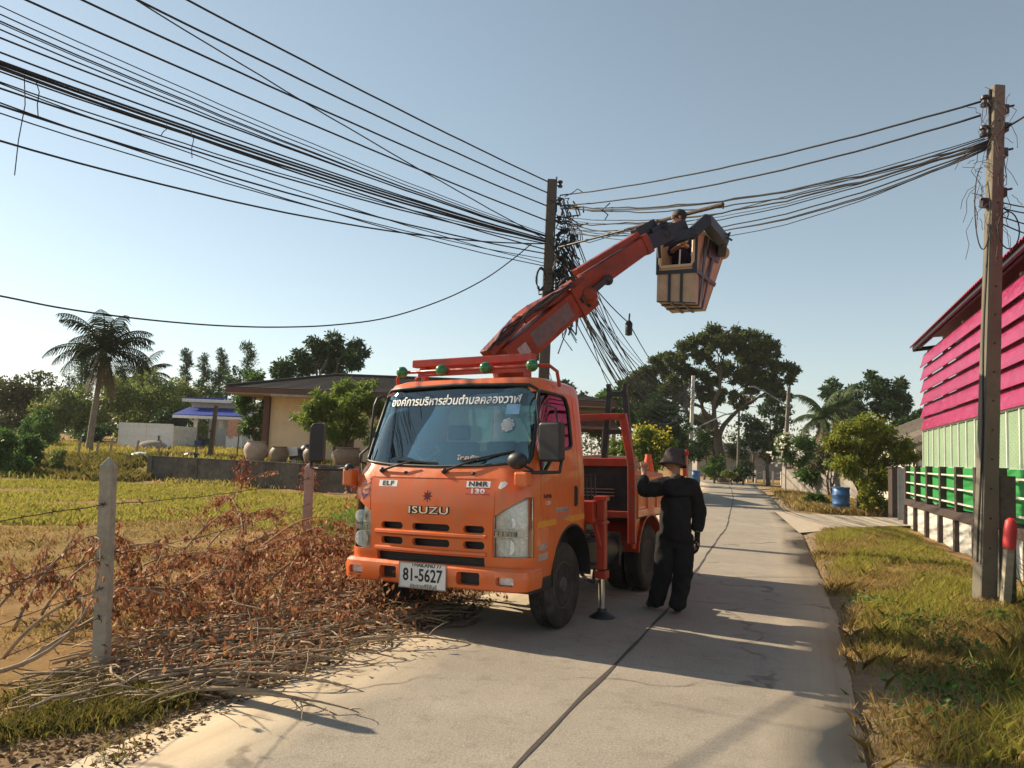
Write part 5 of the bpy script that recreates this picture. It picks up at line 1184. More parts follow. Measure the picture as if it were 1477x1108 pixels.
def bush_row(items):
    for (px, py, r, Y, leaf, n, ls, label, grp) in items:
        b = at(px, py + r, Y); gzz = gz(b.x, b.y); R_ = r * Y / CF; top = at(px, py - r, Y).z; b.z = gzz
        hgt_ = max(1.0, top - gzz); cl = []
        nb_ = max(3, int(hgt_ / R_ * 2))
        for k in range(nb_ + 3):
            f = .22 + .6 * (k / (nb_ + 2)); rr_ = R_ * rnd.uniform(.42, .65); cl.append((b.x + rnd.uniform(-.55, .55) * R_, b.y + rnd.uniform(-.5, .5) * R_, gzz + hgt_ * f, rr_))
        cl.append((b.x, b.y, top - R_ * .45, R_ * .5))
        tree('broadleaf_tree', label, 'tree', b, cl, n, ls, leaf, 'bark', .10, .3, grp, 6, .45)
T1 = 'trees of the left tree line'
bush_row([(28, 590, 52, 58, 'leaf_brown', 7000, .26, 'olive brown bushy tree at the far left edge of the view', None),
          (-30, 600, 50, 60, 'leaf_brown', 3500, .30, 'tree of the tree line at the left edge', T1),
          (80, 605, 46, 56, 'leaf_olive', 6500, .24, 'olive green tree of the left tree line behind the palms', T1),
          (168, 598, 50, 58, 'leaf_olive', 7000, .25, 'olive green tree of the left tree line behind the palms', T1),
          (214, 590, 52, 60, 'leaf_olive', 8000, .25, 'olive green tree of the left tree line behind the palms', T1),
          (120, 620, 36, 62, 'leaf_mid', 3500, .25, 'olive green tree of the left tree line behind the palms', T1),
          (255, 596, 46, 64, 'leaf_olive', 6500, .26, 'olive green tree of the left tree line behind the palms', T1),
          (300, 590, 36, 68, 'leaf_dark', 3500, .28, 'dark tree behind the blue roofed building', None),
          (140, 632, 22, 50, 'leaf_dark', 2500, .20, 'low dark bush beside the trunk of the lone palm', None),
          (225, 625, 26, 54, 'leaf_dark', 2500, .22, 'low dark shrub right behind the white gate', None),
          (52, 628, 30, 46, 'leaf_mid', 4000, .20, 'rounded green bush left of the lone palm', None),
          (0, 660, 34, 31, 'leaf_mid', 4500, .15, 'dense dark green bush at the left edge in front of the tree line', None),
          (38, 652, 26, 33, 'leaf_mid', 3500, .14, 'leafy green bush right of the dense bush at the left edge', None),
          (78, 668, 14, 32, 'leaf_olive', 1500, .13, 'small pale scrub plant in the far left grass', None),
          (330, 560, 30, 66, 'leaf_dark', 3000, .28, 'dark tree peeping out left of the cream house roof', None)])
fw = []
for k in range(60):
    px = -120 + k * 10.5; p = at(px, 0, 92 + rnd.uniform(-6, 6)); rr_ = rnd.uniform(2.0, 3.6); fw.append((p.x, p.y, 1.6 + rnd.uniform(0, 3.2), rr_, rr_, rr_))
for k in range(46):
    px = 560 + k * 22; p = at(px, 0, 118 + rnd.uniform(-8, 8)); rr_ = rnd.uniform(2.4, 4.4); fw.append((p.x, p.y, 1.6 + rnd.uniform(0, 3.5), rr_, rr_, rr_))
P, d = clump_points(fw, 26000, .5); V, F = leaves(P, .55, d, 1.0, .6)
tag(link('distant_wood', fastmesh('distant_wood', V, F), 'leaf_brown'), 'distant belt of trees closing the view behind everything', 'woodland', None, 'stuff')
# mango trees around the house
b = at(372, 650, 35.2); b.z = .85
tree('mango_tree', 'dark leafy tree standing at the left corner of the cream house', 'tree', b, pxclumps([(365, 545, 17), (372, 575, 22), (355, 585, 16), (385, 600, 16), (362, 612, 20), (378, 628, 12)], 35.2, .3), 4500, .20, 'leaf_mid', tr=.09, fork=.25, width=.38, drop=.5)
b = at(455, 560, 44); b.z = .9
tree('mango_tree', 'big dark round mango tree rising behind the cream house roof', 'tree', b, pxclumps([(425, 535, 26), (445, 510, 26), (470, 500, 24), (500, 505, 22), (518, 520, 20), (480, 525, 30), (415, 545, 16), (510, 495, 10)], 46, 1.0), 12000, .24, 'leaf_dark', tr=.22, fork=.55, width=.4, drop=.3)
b = at(488, 668, 29.8); b.z = .88
tree('ornamental_tree', 'bright yellow green drooping tree growing between the jars and the truck', 'tree', b, pxclumps([(470, 575, 20), (495, 570, 24), (520, 580, 22), (445, 605, 16), (475, 610, 26), (510, 615, 26), (540, 590, 22), (552, 625, 22), (530, 562, 18), (450, 590, 18), (490, 590, 26)], 29.6, .6), 13000, .19, 'leaf_bright', tr=.07, fork=.35, width=.26, drop=.7, trunks=3)
# ---- beyond the truck, left of the road
def pxtree(name, label, cat, base, Y, cl, n, ls, leaf, dY=1.0, **kw):
    b = at(base[0], base[1], Y); b.z = gz(b.x, b.y); return tree(name, label, cat, b, pxclumps(cl, Y, dY), n, ls, leaf, **kw)
pxtree('rain_tree', 'huge spreading tree with a thick bare trunk left of the road bend', 'tree', (1044, 684), 60, [(928, 548, 26), (950, 530, 24), (978, 525, 26), (1005, 505, 26), (1030, 497, 26), (1058, 495, 26), (1085, 502, 26), (1108, 515, 24), (1120, 540, 20), (1098, 545, 24), (1065, 530, 26), (1030, 535, 24), (1000, 545, 22), (965, 560, 20), (1080, 575, 16), (1112, 575, 16), (1020, 565, 16), (1126, 560, 10), (920, 570, 18), (945, 562, 18), (905, 555, 14), (1050, 570, 16), (985, 575, 16), (915, 590, 18), (940, 580, 20), (965, 590, 18), (905, 605, 14), (1070, 555, 20), (1105, 560, 18)], 60000, .26, 'leaf_rain', 2.2, tr=.42, fork=.46, bark='bark', sub=16, subr=.27, hollow=.15)
pxtree('bare_tree', 'half bare twiggy tree hanging over the road bend right of the big trunk', 'tree', (1108, 684), 56, [(1085, 610, 14), (1110, 615, 20), (1130, 600, 18), (1105, 590, 16), (1125, 640, 16), (1095, 640, 14), (1110, 655, 14), (1088, 628, 12)], 6000, .22, 'leaf_dark', 1.0, tr=.16, fork=.4, sub=8)
pxtree('clipped_shrub', 'round dark green dome shaped tree behind the load bed', 'shrub', (946, 672), 42, [(930, 595, 22), (950, 588, 24), (968, 605, 22), (945, 615, 26), (928, 620, 20), (965, 625, 20)], 9000, .16, 'leaf_dark', .5, tr=.15, fork=.4, hollow=.75, sub=10, subr=.4)
yb = pxtree('flowering_shrub', 'bright yellow flowering shrub just behind the load bed', 'shrub', (925, 676), 30, [(915, 640, 16), (935, 635, 18), (952, 642, 14), (925, 655, 20), (900, 652, 16), (945, 660, 18), (892, 642, 12), (960, 662, 12), (880, 655, 10), (920, 665, 16)], 11000, .12, 'leaf_bright', .5, tr=.06, fork=.3)
b = yb.location; P, d = clump_points([(p[0], p[1], p[2] + .12, p[3], p[3], p[3] * .9) for p in pxclumps([(920, 632, 12), (938, 627, 14), (955, 634, 12), (947, 645, 12), (965, 640, 6)], 29.7, .3)], 420, .7)
V, F = leaves(P - np.array(b), .10, d, 1, .9); link('blossom', fastmesh('blossom', V, F), 'flower', yb)
for args in [('broadleaf_tree', 'mid green tree behind the cab and the boom cradle', (868, 660), 40, [(850, 590, 18), (872, 580, 18), (892, 570, 16), (880, 605, 20), (855, 615, 18), (905, 600, 14)], 6000, .20, 'leaf_mid'),
             ('broadleaf_tree', 'dark tree between the dome shaped tree and the big spreading tree', (985, 680), 50, [(985, 625, 18), (998, 650, 16), (975, 645, 18), (1010, 630, 12)], 4200, .20, 'leaf_dark'),
             ('broadleaf_tree', 'brownish tree left of the big spreading tree', (915, 660), 62, [(905, 575, 18), (925, 568, 20), (895, 590, 14), (940, 580, 18)], 4500, .25, 'leaf_brown'),
             ('broadleaf_tree', 'dark dense tree right behind the pale slim road pole', (1015, 684), 66, [(1005, 600, 16), (1022, 615, 16), (1010, 635, 18), (1025, 645, 14), (1062, 640, 14), (1070, 655, 14)], 5200, .24, 'leaf_dark'),
             ('hedge_shrub', 'rounded green shrub on the left kerb at the road bend', (1030, 690), 56, [(1022, 676, 10), (1034, 670, 12), (1044, 680, 8), (1030, 683, 10)], 3000, .16, 'leaf_mid'),
             ('hedge_shrub', 'dark clipped shrub in front of the far road fence', (1072, 692), 55, [(1066, 678, 9), (1076, 672, 10), (1080, 683, 9), (1068, 686, 9)], 2600, .15, 'leaf_dark'),
             ('hedge_shrub', 'low pale green shrub between the two kerbside shrubs', (1055, 692), 54, [(1050, 684, 6), (1058, 686, 6)], 900, .14, 'leaf_olive'),
             ('broadleaf_tree', 'tree top showing just right of the cab roof', (820, 620), 52, [(815, 560, 12), (826, 568, 12), (838, 575, 10), (770, 500, 12), (776, 512, 10)], 2600, .22, 'leaf_dark')]:
    pxtree(args[0], args[1], 'shrub' if 'shrub' in args[0] else 'tree', args[2], args[3], args[4], args[5], args[6], args[7], .6, tr=.10, fork=.35)
# ---- right of the road
pxtree('broadleaf_tree', 'tall dark conical tree right of the palms, behind the yellowish bushes', 'tree', (1268, 690), 50, [(1262, 545, 16), (1275, 560, 20), (1250, 565, 18), (1290, 580, 18), (1265, 590, 24), (1240, 585, 18), (1300, 605, 18), (1275, 620, 22), (1235, 610, 18), (1225, 570, 12), (1195, 562, 14), (1210, 580, 16)], 13000, .22, 'leaf_dark', 1.2, tr=.25, fork=.4)
pxtree('broadleaf_tree', 'dark tree beside the left end of the pink louvred building', 'tree', (1318, 690), 46, [(1308, 610, 12), (1322, 625, 14), (1300, 640, 14), (1318, 600, 8)], 3500, .2, 'leaf_dark', .8, tr=.14, fork=.4)
b = at(1196, 690, 42); b.z = gz(b.x, b.y); palm('coconut_palm', 'bushy palm right of the dark wooden road pole', b, at(1188, 604, 42), 18, 1.9, 12, .65, .16, dry=2, pmat='palm_green')
b = at(1220, 690, 44); b.z = gz(b.x, b.y); palm('coconut_palm', 'palm with drooping fronds between the bushy palm and the dark conical tree', b, at(1212, 592, 44), 16, 1.8, 15, .6, .16, dry=2, pmat='palm_green')
fb = pxtree('flowering_tree', 'shrubby tree with white blossoms beside the old wall stub', 'tree', (1142, 700), 44, [(1128, 640, 12), (1145, 635, 14), (1160, 640, 12), (1135, 660, 12), (1155, 662, 12), (1172, 650, 12)], 3500, .17, 'leaf_mid', .6, tr=.08, fork=.3)
P, d = clump_points([(p[0], p[1], p[2], p[3], p[3], p[3]) for p in pxclumps([(1122, 636, 6), (1128, 648, 6), (1120, 665, 5), (1118, 655, 5), (1135, 630, 6)], 43, .3)], 60, .6)
V, F = leaves(P - np.array(fb.location), .2, d, 1, .9); link('blossom', fastmesh('blossom', V, F), 'wflower', fb)
pxtree('broadleaf_tree', 'dry twiggy shrub behind the right end of the old wall', 'tree', (1200, 698), 38, [(1190, 655, 14), (1205, 640, 14), (1180, 670, 12), (1210, 668, 14)], 1800, .16, 'leaf_brown', .6, tr=.07, fork=.3, trunks=3)
pxtree('banana_plant', 'low broad leaved plant spilling over the old grey wall', 'plant', (1195, 702), 40, [(1185, 680, 8), (1200, 676, 9), (1165, 684, 7), (1212, 682, 7)], 500, .5, 'leaf_mid', .4, tr=.05, fork=.3, width=.3)
pxtree('flowering_tree', 'wide yellow green bushy tree behind the blue drum on the right', 'tree', (1236, 740), 28, [(1215, 625, 16), (1238, 618, 18), (1262, 630, 18), (1285, 645, 16), (1225, 650, 20), (1252, 655, 22), (1205, 640, 12), (1300, 660, 12), (1275, 670, 18), (1312, 655, 12), (1215, 668, 16), (1235, 685, 16), (1295, 685, 14), (1255, 690, 16)], 17000, .16, 'leaf_yellow', .8, tr=.06, fork=.3, trunks=4, hollow=.05, subr=.75, drop=.3, width=.35)
pxtree('flowering_tree', 'lower yellow green growth at the foot of the bushy tree by the blue drum', 'shrub', (1262, 742), 27, [(1250, 700, 12), (1265, 715, 13), (1245, 722, 11), (1275, 730, 10), (1260, 735, 12)], 3200, .12, 'leaf_yellow', .4, tr=.04, fork=.3, trunks=3)
pxtree('weed_plant', 'small leafy weed in the dry grass left of the blue drum', 'plant', (1180, 728), 30, [(1172, 720, 6), (1182, 718, 7), (1190, 724, 6)], 900, .14, 'leaf_mid', .3, limbs=True, tr=.02)

# ================================================================== FAR PROPS
def drum(px, py, Y, label, s=1.0):
    b = at(px, py, Y); z = gz(b.x, b.y) + .02; pr = [(.02, 0), (.27, 0), (.29, .03), (.29, .26), (.305, .28), (.305, .31), (.29, .33), (.29, .58), (.305, .60), (.305, .63), (.29, .65), (.285, .86), (.25, .90), (.24, .88), (.23, .5), (.02, .5)]
    rt = empty('plastic_drum', (b.x, b.y, z), label, 'drum'); MB().lathe([(r * s, h * s) for r, h in pr], n=28).build('barrel', 'bluedrum', rt, 50)
    MB().lathe([(.295 * s, .845 * s), (.31 * s, .85 * s), (.31 * s, .885 * s), (.295 * s, .89 * s)], n=28).build('rim_band', 'bluedrum', rt, 50); return rt
drum(1213, 738, 27.8, 'upright blue plastic drum in the dry grass beside the gravel path', 1.0)
drum(1003, 697, 51, 'distant blue plastic drum on the left road edge behind the standing man', 1.05)
# old grey wall stub
w0, w1 = at(1134, 708, 44), at(1240, 706, 36); L2 = (w1 - w0).length
loc_obj(MB().span((0, -.1, -.3), (L2, .1, 1.35)).span((-.25, -.15, -.3), (.2, .16, 1.5)).span((L2 * .62, -.14, -.3), (L2 * .62 + .25, .1, 1.4)), 'boundary_wall', 'greywall', (w0.x, w0.y, gz(w0.x, w0.y)), 'weathered grey boundary wall behind the blue drum', 'wall', rz=math.atan2(w1.y - w0.y, w1.x - w0.x), bevel=.015)
# far rail fence at the bend
a = at(1078, 690, 62); rt = empty('rail_fence', (a.x, a.y, gz(a.x, a.y)), 'low rail fence closing the far end of the road', 'fence')
fp = at(1140, 690, 60) - a
for k in range(6): MB().span((fp.x * k / 5 - .07, fp.y * k / 5 - .07, -.2), (fp.x * k / 5 + .07, fp.y * k / 5 + .07, 1.0)).build('post', 'plaster', rt)
MB().beam((0, 0, .85), (fp.x, fp.y, .85), .06, .06).beam((0, 0, .5), (fp.x, fp.y, .5), .06, .06).build('rail', 'wood', rt)
# low shed with dark roof behind the big tree, sala roof beside the cab
a = at(1048, 690, 78); rt = empty('shed', (a.x, a.y, gz(a.x, a.y)), 'low shed with a dark sheet roof behind the big tree trunk', 'shed')
MB().span((-3, 0, -.3), (6, 4, 2.5)).build('wall', 'greywall', rt); sheet(MB(), (-3.6, -1.0, 2.5), (6.6, -1.0, 2.5), 6, 1.0).build('roof', 'tile', rt)
a = at(862, 650, 33); rt = empty('pavilion', (a.x, a.y, gz(a.x, a.y)), 'open pavilion with a brown tiled roof seen between the cab and the headboard', 'pavilion')
zt = at(862, 596, 33).z - gz(a.x, a.y); ze = at(862, 622, 33).z - gz(a.x, a.y)
rr = roof_plane([(-2.2, -1.6, ze), (.75, -1.6, ze), (.35, .5, zt), (-1.6, .5, zt)]); r2 = roof_plane([(.75, 2.6, ze), (-2.2, 2.6, ze), (-1.6, .5, zt), (.35, .5, zt)]); rr.add(r2.v, r2.f); rr.build('roof', 'fascia', rt)
for x, y in ((-1.9, -1.3), (.5, -1.3), (.5, 2.3), (-1.9, 2.3)): MB().span((x - .07, y - .07, -.2), (x + .07, y + .07, ze + .1)).build('post', 'wood', rt)
MB().span((-1.9, -1.25, 0), (.5, 2.3, .4)).build('floor', 'wood', rt)
# tiled house at the right, behind the yellow bush
a = at(1322, 690, 32); rt = empty('house', (a.x, a.y, gz(a.x, a.y)), 'pale house with a brown corrugated gable roof left of the pink building', 'house')
zt = at(1312, 610, 32).z - gz(a.x, a.y); MB().span((0, 0, -.2), (6, 5, zt - .8)).prism([(0, zt - .8), (6, zt - .8), (3, zt + .4)], 0, .2, 'y').build('wall', 'plaster', rt)
rf = MB()
for s_ in (0, 1):
    A2 = [Vector((-.5 if s_ == 0 else 6.5, -.5, zt - 1.0)), Vector((3, -.5, zt + .5)), Vector((3, 5.5, zt + .5)), Vector((-.5 if s_ == 0 else 6.5, 5.5, zt - 1.0))]
    for k in range(20):
        q0, q1 = A2[0].lerp(A2[3], k / 20), A2[1].lerp(A2[2], k / 20); rf.tube([q0, q1], .10, 6)
rf.build('roof', 'palebark', rt, 60)

# ================================================================== PINK LOUVRED BUILDING AND ITS FENCE
bc = at(1333, 660, 24.0); bdir = Vector((-math.sin(R(20.0)), -math.cos(R(20.0)), 0))   # towards the viewer
pk = empty('louvred_building', (bc.x, bc.y, 0), 'pink louvred building with a red sheet roof on the right edge', 'building', rz=math.atan2(bdir.y, bdir.x))
BL = 21.0     # local x along the facade towards the viewer; facade outward is -y
def hz_(px, py): return at(px, py, bc.y).z
zm0, zm1, zl1, ze = hz_(1333, 676), hz_(1333, 620), hz_(1333, 512), hz_(1322, 500)
nl = 6; lh = (zl1 - zm1) / nl
for k in range(nl):
    z = zm1 + lh * k; lv = MB()
    lv.prism([(-.09, z), (-.08, z - .01), (.02, z + lh * 1.0), (.01, z + lh * 1.01)], 0, BL, 'x')
    lv.prism([(-.105, z - .03), (-.082, z - .03), (-.078, z + .03), (-.095, z + .03)], 0, BL, 'x')
    lv.build('louvre_board', 'pink', pk)
cl_ = MB()
for x in np.arange(0.1, BL, 2.6): cl_.span((x - .06, .10, 0), (x + .06, .22, ze - .1))
cl_.span((0, .10, zm1 - .06), (BL, .20, zm1)).span((0, .10, ze - .35), (BL, .24, ze - .2)); cl_.build('steel_column', 'white', pk)
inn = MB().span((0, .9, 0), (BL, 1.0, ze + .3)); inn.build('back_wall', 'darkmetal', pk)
rf = MB(); nrf = 110; xq = [-.22 + (BL + .22) * k / nrf for k in range(nrf + 1)]
RP = [(-.36, ze - .02), (.06, ze + .33), (4.5, ze + .6)]
for k in range(nrf):
    x0, x1, xm = xq[k], xq[k + 1], (xq[k] + xq[k + 1]) / 2
    for (ya, za), (yb, zb_) in zip(RP, RP[1:]):
        rf.add([(x0, ya, za), (xm, ya, za + .045), (x1, ya, za), (x0, yb, zb_), (xm, yb, zb_ + .045), (x1, yb, zb_)], [(0, 1, 4, 3), (1, 2, 5, 4)])
        rf.add([(x0, ya, za - .012), (x1, ya, za - .012), (x1, yb, zb_ - .012), (x0, yb, zb_ - .012)], [(0, 1, 2, 3)])
rf.build('roof', 'redroof', pk); MB().beam((-.12, -.28, ze - .08), (-.12, 4, ze + .48), .1, .12).beam((0, -.28, ze - .06), (BL, -.28, ze - .06), .06, .1).beam((0, -.12, ze - .02), (BL, -.12, ze - .02), .06, .1).build('rafter', 'darkmetal', pk)
def net_mat():
    m, t, p = _new('green_netting'); tc = N(t, 'ShaderNodeTexCoord'); acc = None
    for sg in (1, -1):
        sx_ = N(t, 'ShaderNodeSeparateXYZ'); t.links.new(tc.outputs['Object'], sx_.inputs[0])
        a_ = N(t, 'ShaderNodeMath', operation='MULTIPLY_ADD'); t.links.new(sx_.outputs[2], a_.inputs[0]); a_.inputs[1].default_value = sg; t.links.new(sx_.outputs[0], a_.inputs[2])
        f_ = N(t, 'ShaderNodeMath', operation='PINGPONG'); t.links.new(a_.outputs[0], f_.inputs[0]); f_.inputs[1].default_value = .045
        l_ = N(t, 'ShaderNodeMath', operation='LESS_THAN'); t.links.new(f_.outputs[0], l_.inputs[0]); l_.inputs[1].default_value = .008
        if acc is None: acc = l_.outputs[0]
        else:
            mx = N(t, 'ShaderNodeMath', operation='MAXIMUM'); t.links.new(acc, mx.inputs[0]); t.links.new(l_.outputs[0], mx.inputs[1]); acc = mx.outputs[0]
    n1 = N(t, 'ShaderNodeTexNoise', Scale=1.5, Detail=5.0); t.links.new(tc.outputs['Object'], n1.inputs['Vector'])
    c = mixc(t, acc, ramp(t, n1.outputs[0], [(.3, (.075, .18, .07)), (.7, (.125, .25, .11))]), (.42, .46, .38)); t.links.new(c, p.inputs['Base Color']); p.inputs['Roughness'].default_value = .9; return m
MB().span((0.02, -.01, zm0 + .05), (BL, .01, zm1 - .03)).build('netting', net_mat(), pk)
nf = MB().span((0, -.05, zm0), (BL, .0, zm0 + .05)).span((0, -.05, zm1 - .06), (BL, .0, zm1 - .0))
for x in np.arange(0, BL, .9): nf.span((x, -.045, zm0 + .05), (x + .05, -.012, zm1 - .06))
nf.build('net_frame', 'white', pk)
ml = MB()
ml.span((0, .1, 0), (BL, .25, .8)).build('base_wall', 'greywall', pk)
for x in (10.5, 12.6): MB().span((x, -.02, .9), (x + 1.6, .05, zm0 - .1)).build('green_crate_panel', 'fgreen', pk)
# fence in front
fc = gr(1310, 757); fd_ = (gr(1400, 797) - fc); fd_.z = 0; fl_ = 14.0; fd_.normalize()
fn = empty('panel_fence', (fc.x, fc.y, 0), 'fence of green panels between dark posts on a low white wall', 'fence', rz=math.atan2(fd_.y, fd_.x))
MB().span((0, -.03, -.3), (fl_, .10, .58)).build('base_wall', 'plaster', fn); MB().span((-.05, -.09, .58), (fl_, .16, .76)).build('coping_beam', 'brownpaint', fn, bevel=.01)
for k in range(9):
    x = k * 1.62; MB().span((x - .09, -.12, -.3), (x + .09, -.032, .578)).span((x - .085, -.085, .762), (x + .085, .085, 1.72)).build('fence_post', 'brownpaint', fn, bevel=.008)
    if k == 8: break
    pg = MB()
    prof = [(x + .10 + (1.42) * t, .05 + .06 * math.sin(t * math.pi * 1)) for t in np.linspace(0, 1, 12)]
    pg.prism(prof + [(a, b + .015) for a, b in prof[::-1]], .80, 1.70, 'z'); pg.build('green_panel', 'fgreen', fn)
    rl = MB()
    for z in (.92, 1.22, 1.52): rl.span((x + .09, -.06, z), (x + 1.53, -.02, z + .034))
    rl.build('rail', 'plaster', fn)
b = at(1290, 746, 26); loc_obj(MB().span((-.14, -.14, -.2), (.14, .14, 1.62)).span((-.17, -.17, 1.62), (.17, .17, 1.68)), 'gate_post', 'brownpaint', (b.x, b.y, 0), 'dark square gate post between the yellow bush and the green fence', 'gate post', bevel=.01)
b = at(1306, 748, 24.5); loc_obj(MB().span((-.2, -.02, 0), (.2, .02, 1.6)).span((-.22, -.04, 0), (-.18, .04, 1.65)).span((.18, -.04, 0), (.22, .04, 1.65)).span((-.2, -.03, 1.6), (.2, .03, 1.65)), 'gate_leaf', 'zinc', (b.x, b.y, 0), 'narrow grey sheet gate beside the dark gate post', 'gate', rz=R(-30))
# things by the near pole
b = Vector((6.42, 10.05, -.02)); loc_obj(MB().beam((0, 0, -.2), (.02, 0, 1.62), .20, .18, (0, 1, 0)).tube([(-.14, -.1, .95), (.14, -.11, .97), (.15, .1, .95), (-.14, .11, .96)], .008, 5), 'concrete_stub', 'wallblock', b, 'short thick concrete stump right behind the tall right pole', 'post', bevel=.02)  # dark block material puts the shade behind the pole into the stump's colour
b = Vector((6.21, 9.74, -.02)); mk = empty('marker_post', b, 'slim whitish marker post with a rounded red top beside the right pole', 'marker post')
MB().beam((0, 0, -.2), (.085, 0, .78), .105, .09, (0, 1, 0)).build('shaft', 'concrete', mk, bevel=.01)
MB().tube([(.083, 0, .72), (.10, 0, .95), (.112, 0, 1.06), (.116, 0, 1.10)], [.075, .075, .065, .03], 14).build('cap', 'redtop', mk, 60)
# reeds at the right edge
rd = MB(); 
for (x, y, n_, h_) in ((7.15, 10.1, 80, 1.5), (6.75, 9.3, 70, 1.1), (6.3, 8.6, 60, .65), (6.9, 8.5, 50, .9)):
    V = []; F = []
    for k in range(n_):
        a = rnd.uniform(0, 6.28); q = Vector((rnd.gauss(0, .22), rnd.gauss(0, .22), -.05)); e = rnd.uniform(1.0, 1.45); L3 = h_ * rnd.uniform(.6, 1.2); p = q; w_ = rnd.uniform(.008, .016); sd = Vector((-math.sin(a), math.cos(a), 0)) * w_; b0_ = len(V)
        for i in range(6):
            f = 1 - i / 5.0; V += [p - sd * max(.1, f), p + sd * max(.1, f)]
            if i: F.append((b0_ + 2 * i - 2, b0_ + 2 * i - 1, b0_ + 2 * i + 1, b0_ + 2 * i))
            p = p + Vector((math.cos(a) * math.cos(e), math.sin(a) * math.cos(e), math.sin(e))) * L3 / 5; e -= rnd.uniform(.15, .45)
    o = link('reed_clump', fastmesh('reed_clump', [tuple(v) for v in V], F), 'reed'); o.location = (x, y, gz(x, y)); tag(o, {1.5: 'tallest clump of green reeds at the right edge behind the marker post', 1.1: 'clump of green reeds right of the red topped marker post', .65: 'lowest tuft of green reeds in front of the right pole', .9: 'medium clump of green reeds at the right picture edge'}[h_], 'reeds')

# ================================================================== PEOPLE
def hand_chain(vs, es, wi, wrist, d, side, curl, s=1.0, thumb=1):
    """palm and five fingers grown from vertex wi; d = direction of the hand, side = across the palm, curl = direction the fingers close"""
    d, side, curl = Vector(d).normalized(), Vector(side).normalized(), Vector(curl).normalized(); wrist = Vector(wrist)
    pi_ = len(vs); vs.append((wrist + d * .045 * s, (.030 * s, .017 * s))); es.append((wi, pi_))
    p2 = len(vs); vs.append((wrist + d * .085 * s, (.036 * s, .015 * s))); es.append((pi_, p2))
    for k, (o, L) in enumerate(((-.030, .070), (-.010, .082), (.010, .078), (.030, .062))):
        a = len(vs); q = wrist + d * .10 * s + side * o * s; vs.append((q, .0095 * s)); es.append((p2, a))
        m = q + (d * .75 + curl * .45).normalized() * L * .5 * s; vs.append((m, .0085 * s)); es.append((a, a + 1))
        e = m + (d * .35 + curl * .95).normalized() * L * .5 * s; vs.append((e, .007 * s)); es.append((a + 1, a + 2))
    a = len(vs); q = wrist + d * .05 * s - side * .038 * s * thumb + curl * .012 * s; vs.append((q, .0115 * s)); es.append((pi_, a))
    vs.append((q + (d * .7 - side * .5 * thumb + curl * .4).normalized() * .035 * s, .010 * s)); es.append((a, a + 1))
    vs.append((q + (d * .9 - side * .5 * thumb + curl * .7).normalized() * .062 * s, .008 * s)); es.append((a + 1, a + 2))
# --- standing man, seen from behind, left hand on the headboard
FLp, FRp = gr(946, 880), gr(977, 886)
man = empty('person', ((FLp.x + FRp.x) / 2, (FLp.y + FRp.y) / 2, 0), 'person seen from behind in black work clothes and dark hat beside the truck', 'person')
MO = man.location
def mp(px, py, Y): return at(px, py, Y) - MO
Yc = 8.42; fl = FLp - MO; frt = FRp - MO
pel = mp(973, 772, Yc); sp1 = mp(975, 738, Yc); sp2 = mp(977, 712, Yc); nk = mp(974, 688, Yc + .02); hd = mp(971, 671, Yc + .04)
shl, shr = mp(955, 700, Yc + .02), mp(999, 701, Yc - .02)
ell, wrl = mp(926, 709, Yc + .02), mp(929, 684, Yc + .12)
elr, wrr = mp(1008, 741, Yc), mp(1006, 772, Yc - .04)
hpl, hpr = mp(962, 778, Yc + .03), mp(985, 779, Yc - .03)
knl, knr = mp(957, 826, Yc + .0), mp(985, 830, Yc - .04)
akl, akr = fl + Vector((0, 0, .09)), frt + Vector((0, 0, .09)); tol, tor = fl + Vector((-.05, .17, .03)), frt + Vector((.03, .18, .03))
bv = [(pel, (.13, .10)), (sp1, (.11, .085)), (sp2, (.11, .085)), (nk, .055), (hd - Vector((0, 0, .02)), (.072, .085)), (hd + Vector((0, .01, .07)), (.078, .09)),
      (shl, .05), (ell, .040), (wrl, .030), (shr, .05), (elr, .040), (wrr, .030), (hpl, .085), (knl, .058), (akl, .040), (tol, .035), (hpr, .085), (knr, .058), (akr, .040), (tor, .035)]
be = [(0, 1), (1, 2), (2, 3), (3, 4), (4, 5), (2, 6), (6, 7), (7, 8), (2, 9), (9, 10), (10, 11), (0, 12), (12, 13), (13, 14), (14, 15), (0, 16), (16, 17), (17, 18), (18, 19)]
hand_chain(bv, be, 8, wrl, Vector((.02, .25, .95)), (1, 0, 0), (0, .9, -.4), 1.05, -1)
hand_chain(bv, be, 11, wrr, Vector((.02, -.02, -1)), (0, 1, 0), (-.5, .2, -.2), 1.05, -1)
skin('body', bv, be, 'skin', man)
# nose and ears belong to the head although it looks away
for nm_, v_, sc_ in (('nose', (-.02, .10, .0), (.8, 1, 1.3)), ('ear', (-.078, .02, .0), (.45, .8, 1.25)), ('ear', (.078, .01, .0), (.45, .8, 1.25))): MB().ball(hd + Vector(v_), .026, 8, 6, sc_).build(nm_, 'skin', man, 60)
jk_ = [(mp(974, 787, Yc), (.245, .175)), (mp(974, 762, Yc), (.25, .18)), (mp(974, 738, Yc), (.245, .175)), (sp2 + Vector((0, 0, -.02)), (.26, .18)), (mp(976, 701, Yc), (.25, .16)), (nk + Vector((0, 0, -.02)), .10),
       (shl + Vector((.02, 0, -.01)), .115), (shl.lerp(ell, .55), .100), (ell, .095), (ell.lerp(wrl, .5), .075), (wrl + Vector((0, 0, -.005)), .060),
       (shr + Vector((-.02, 0, -.02)), .115), (shr.lerp(elr, .55), .105), (elr, .095), (elr.lerp(wrr, .5), .080), (wrr + Vector((0, 0, .02)), .066)]
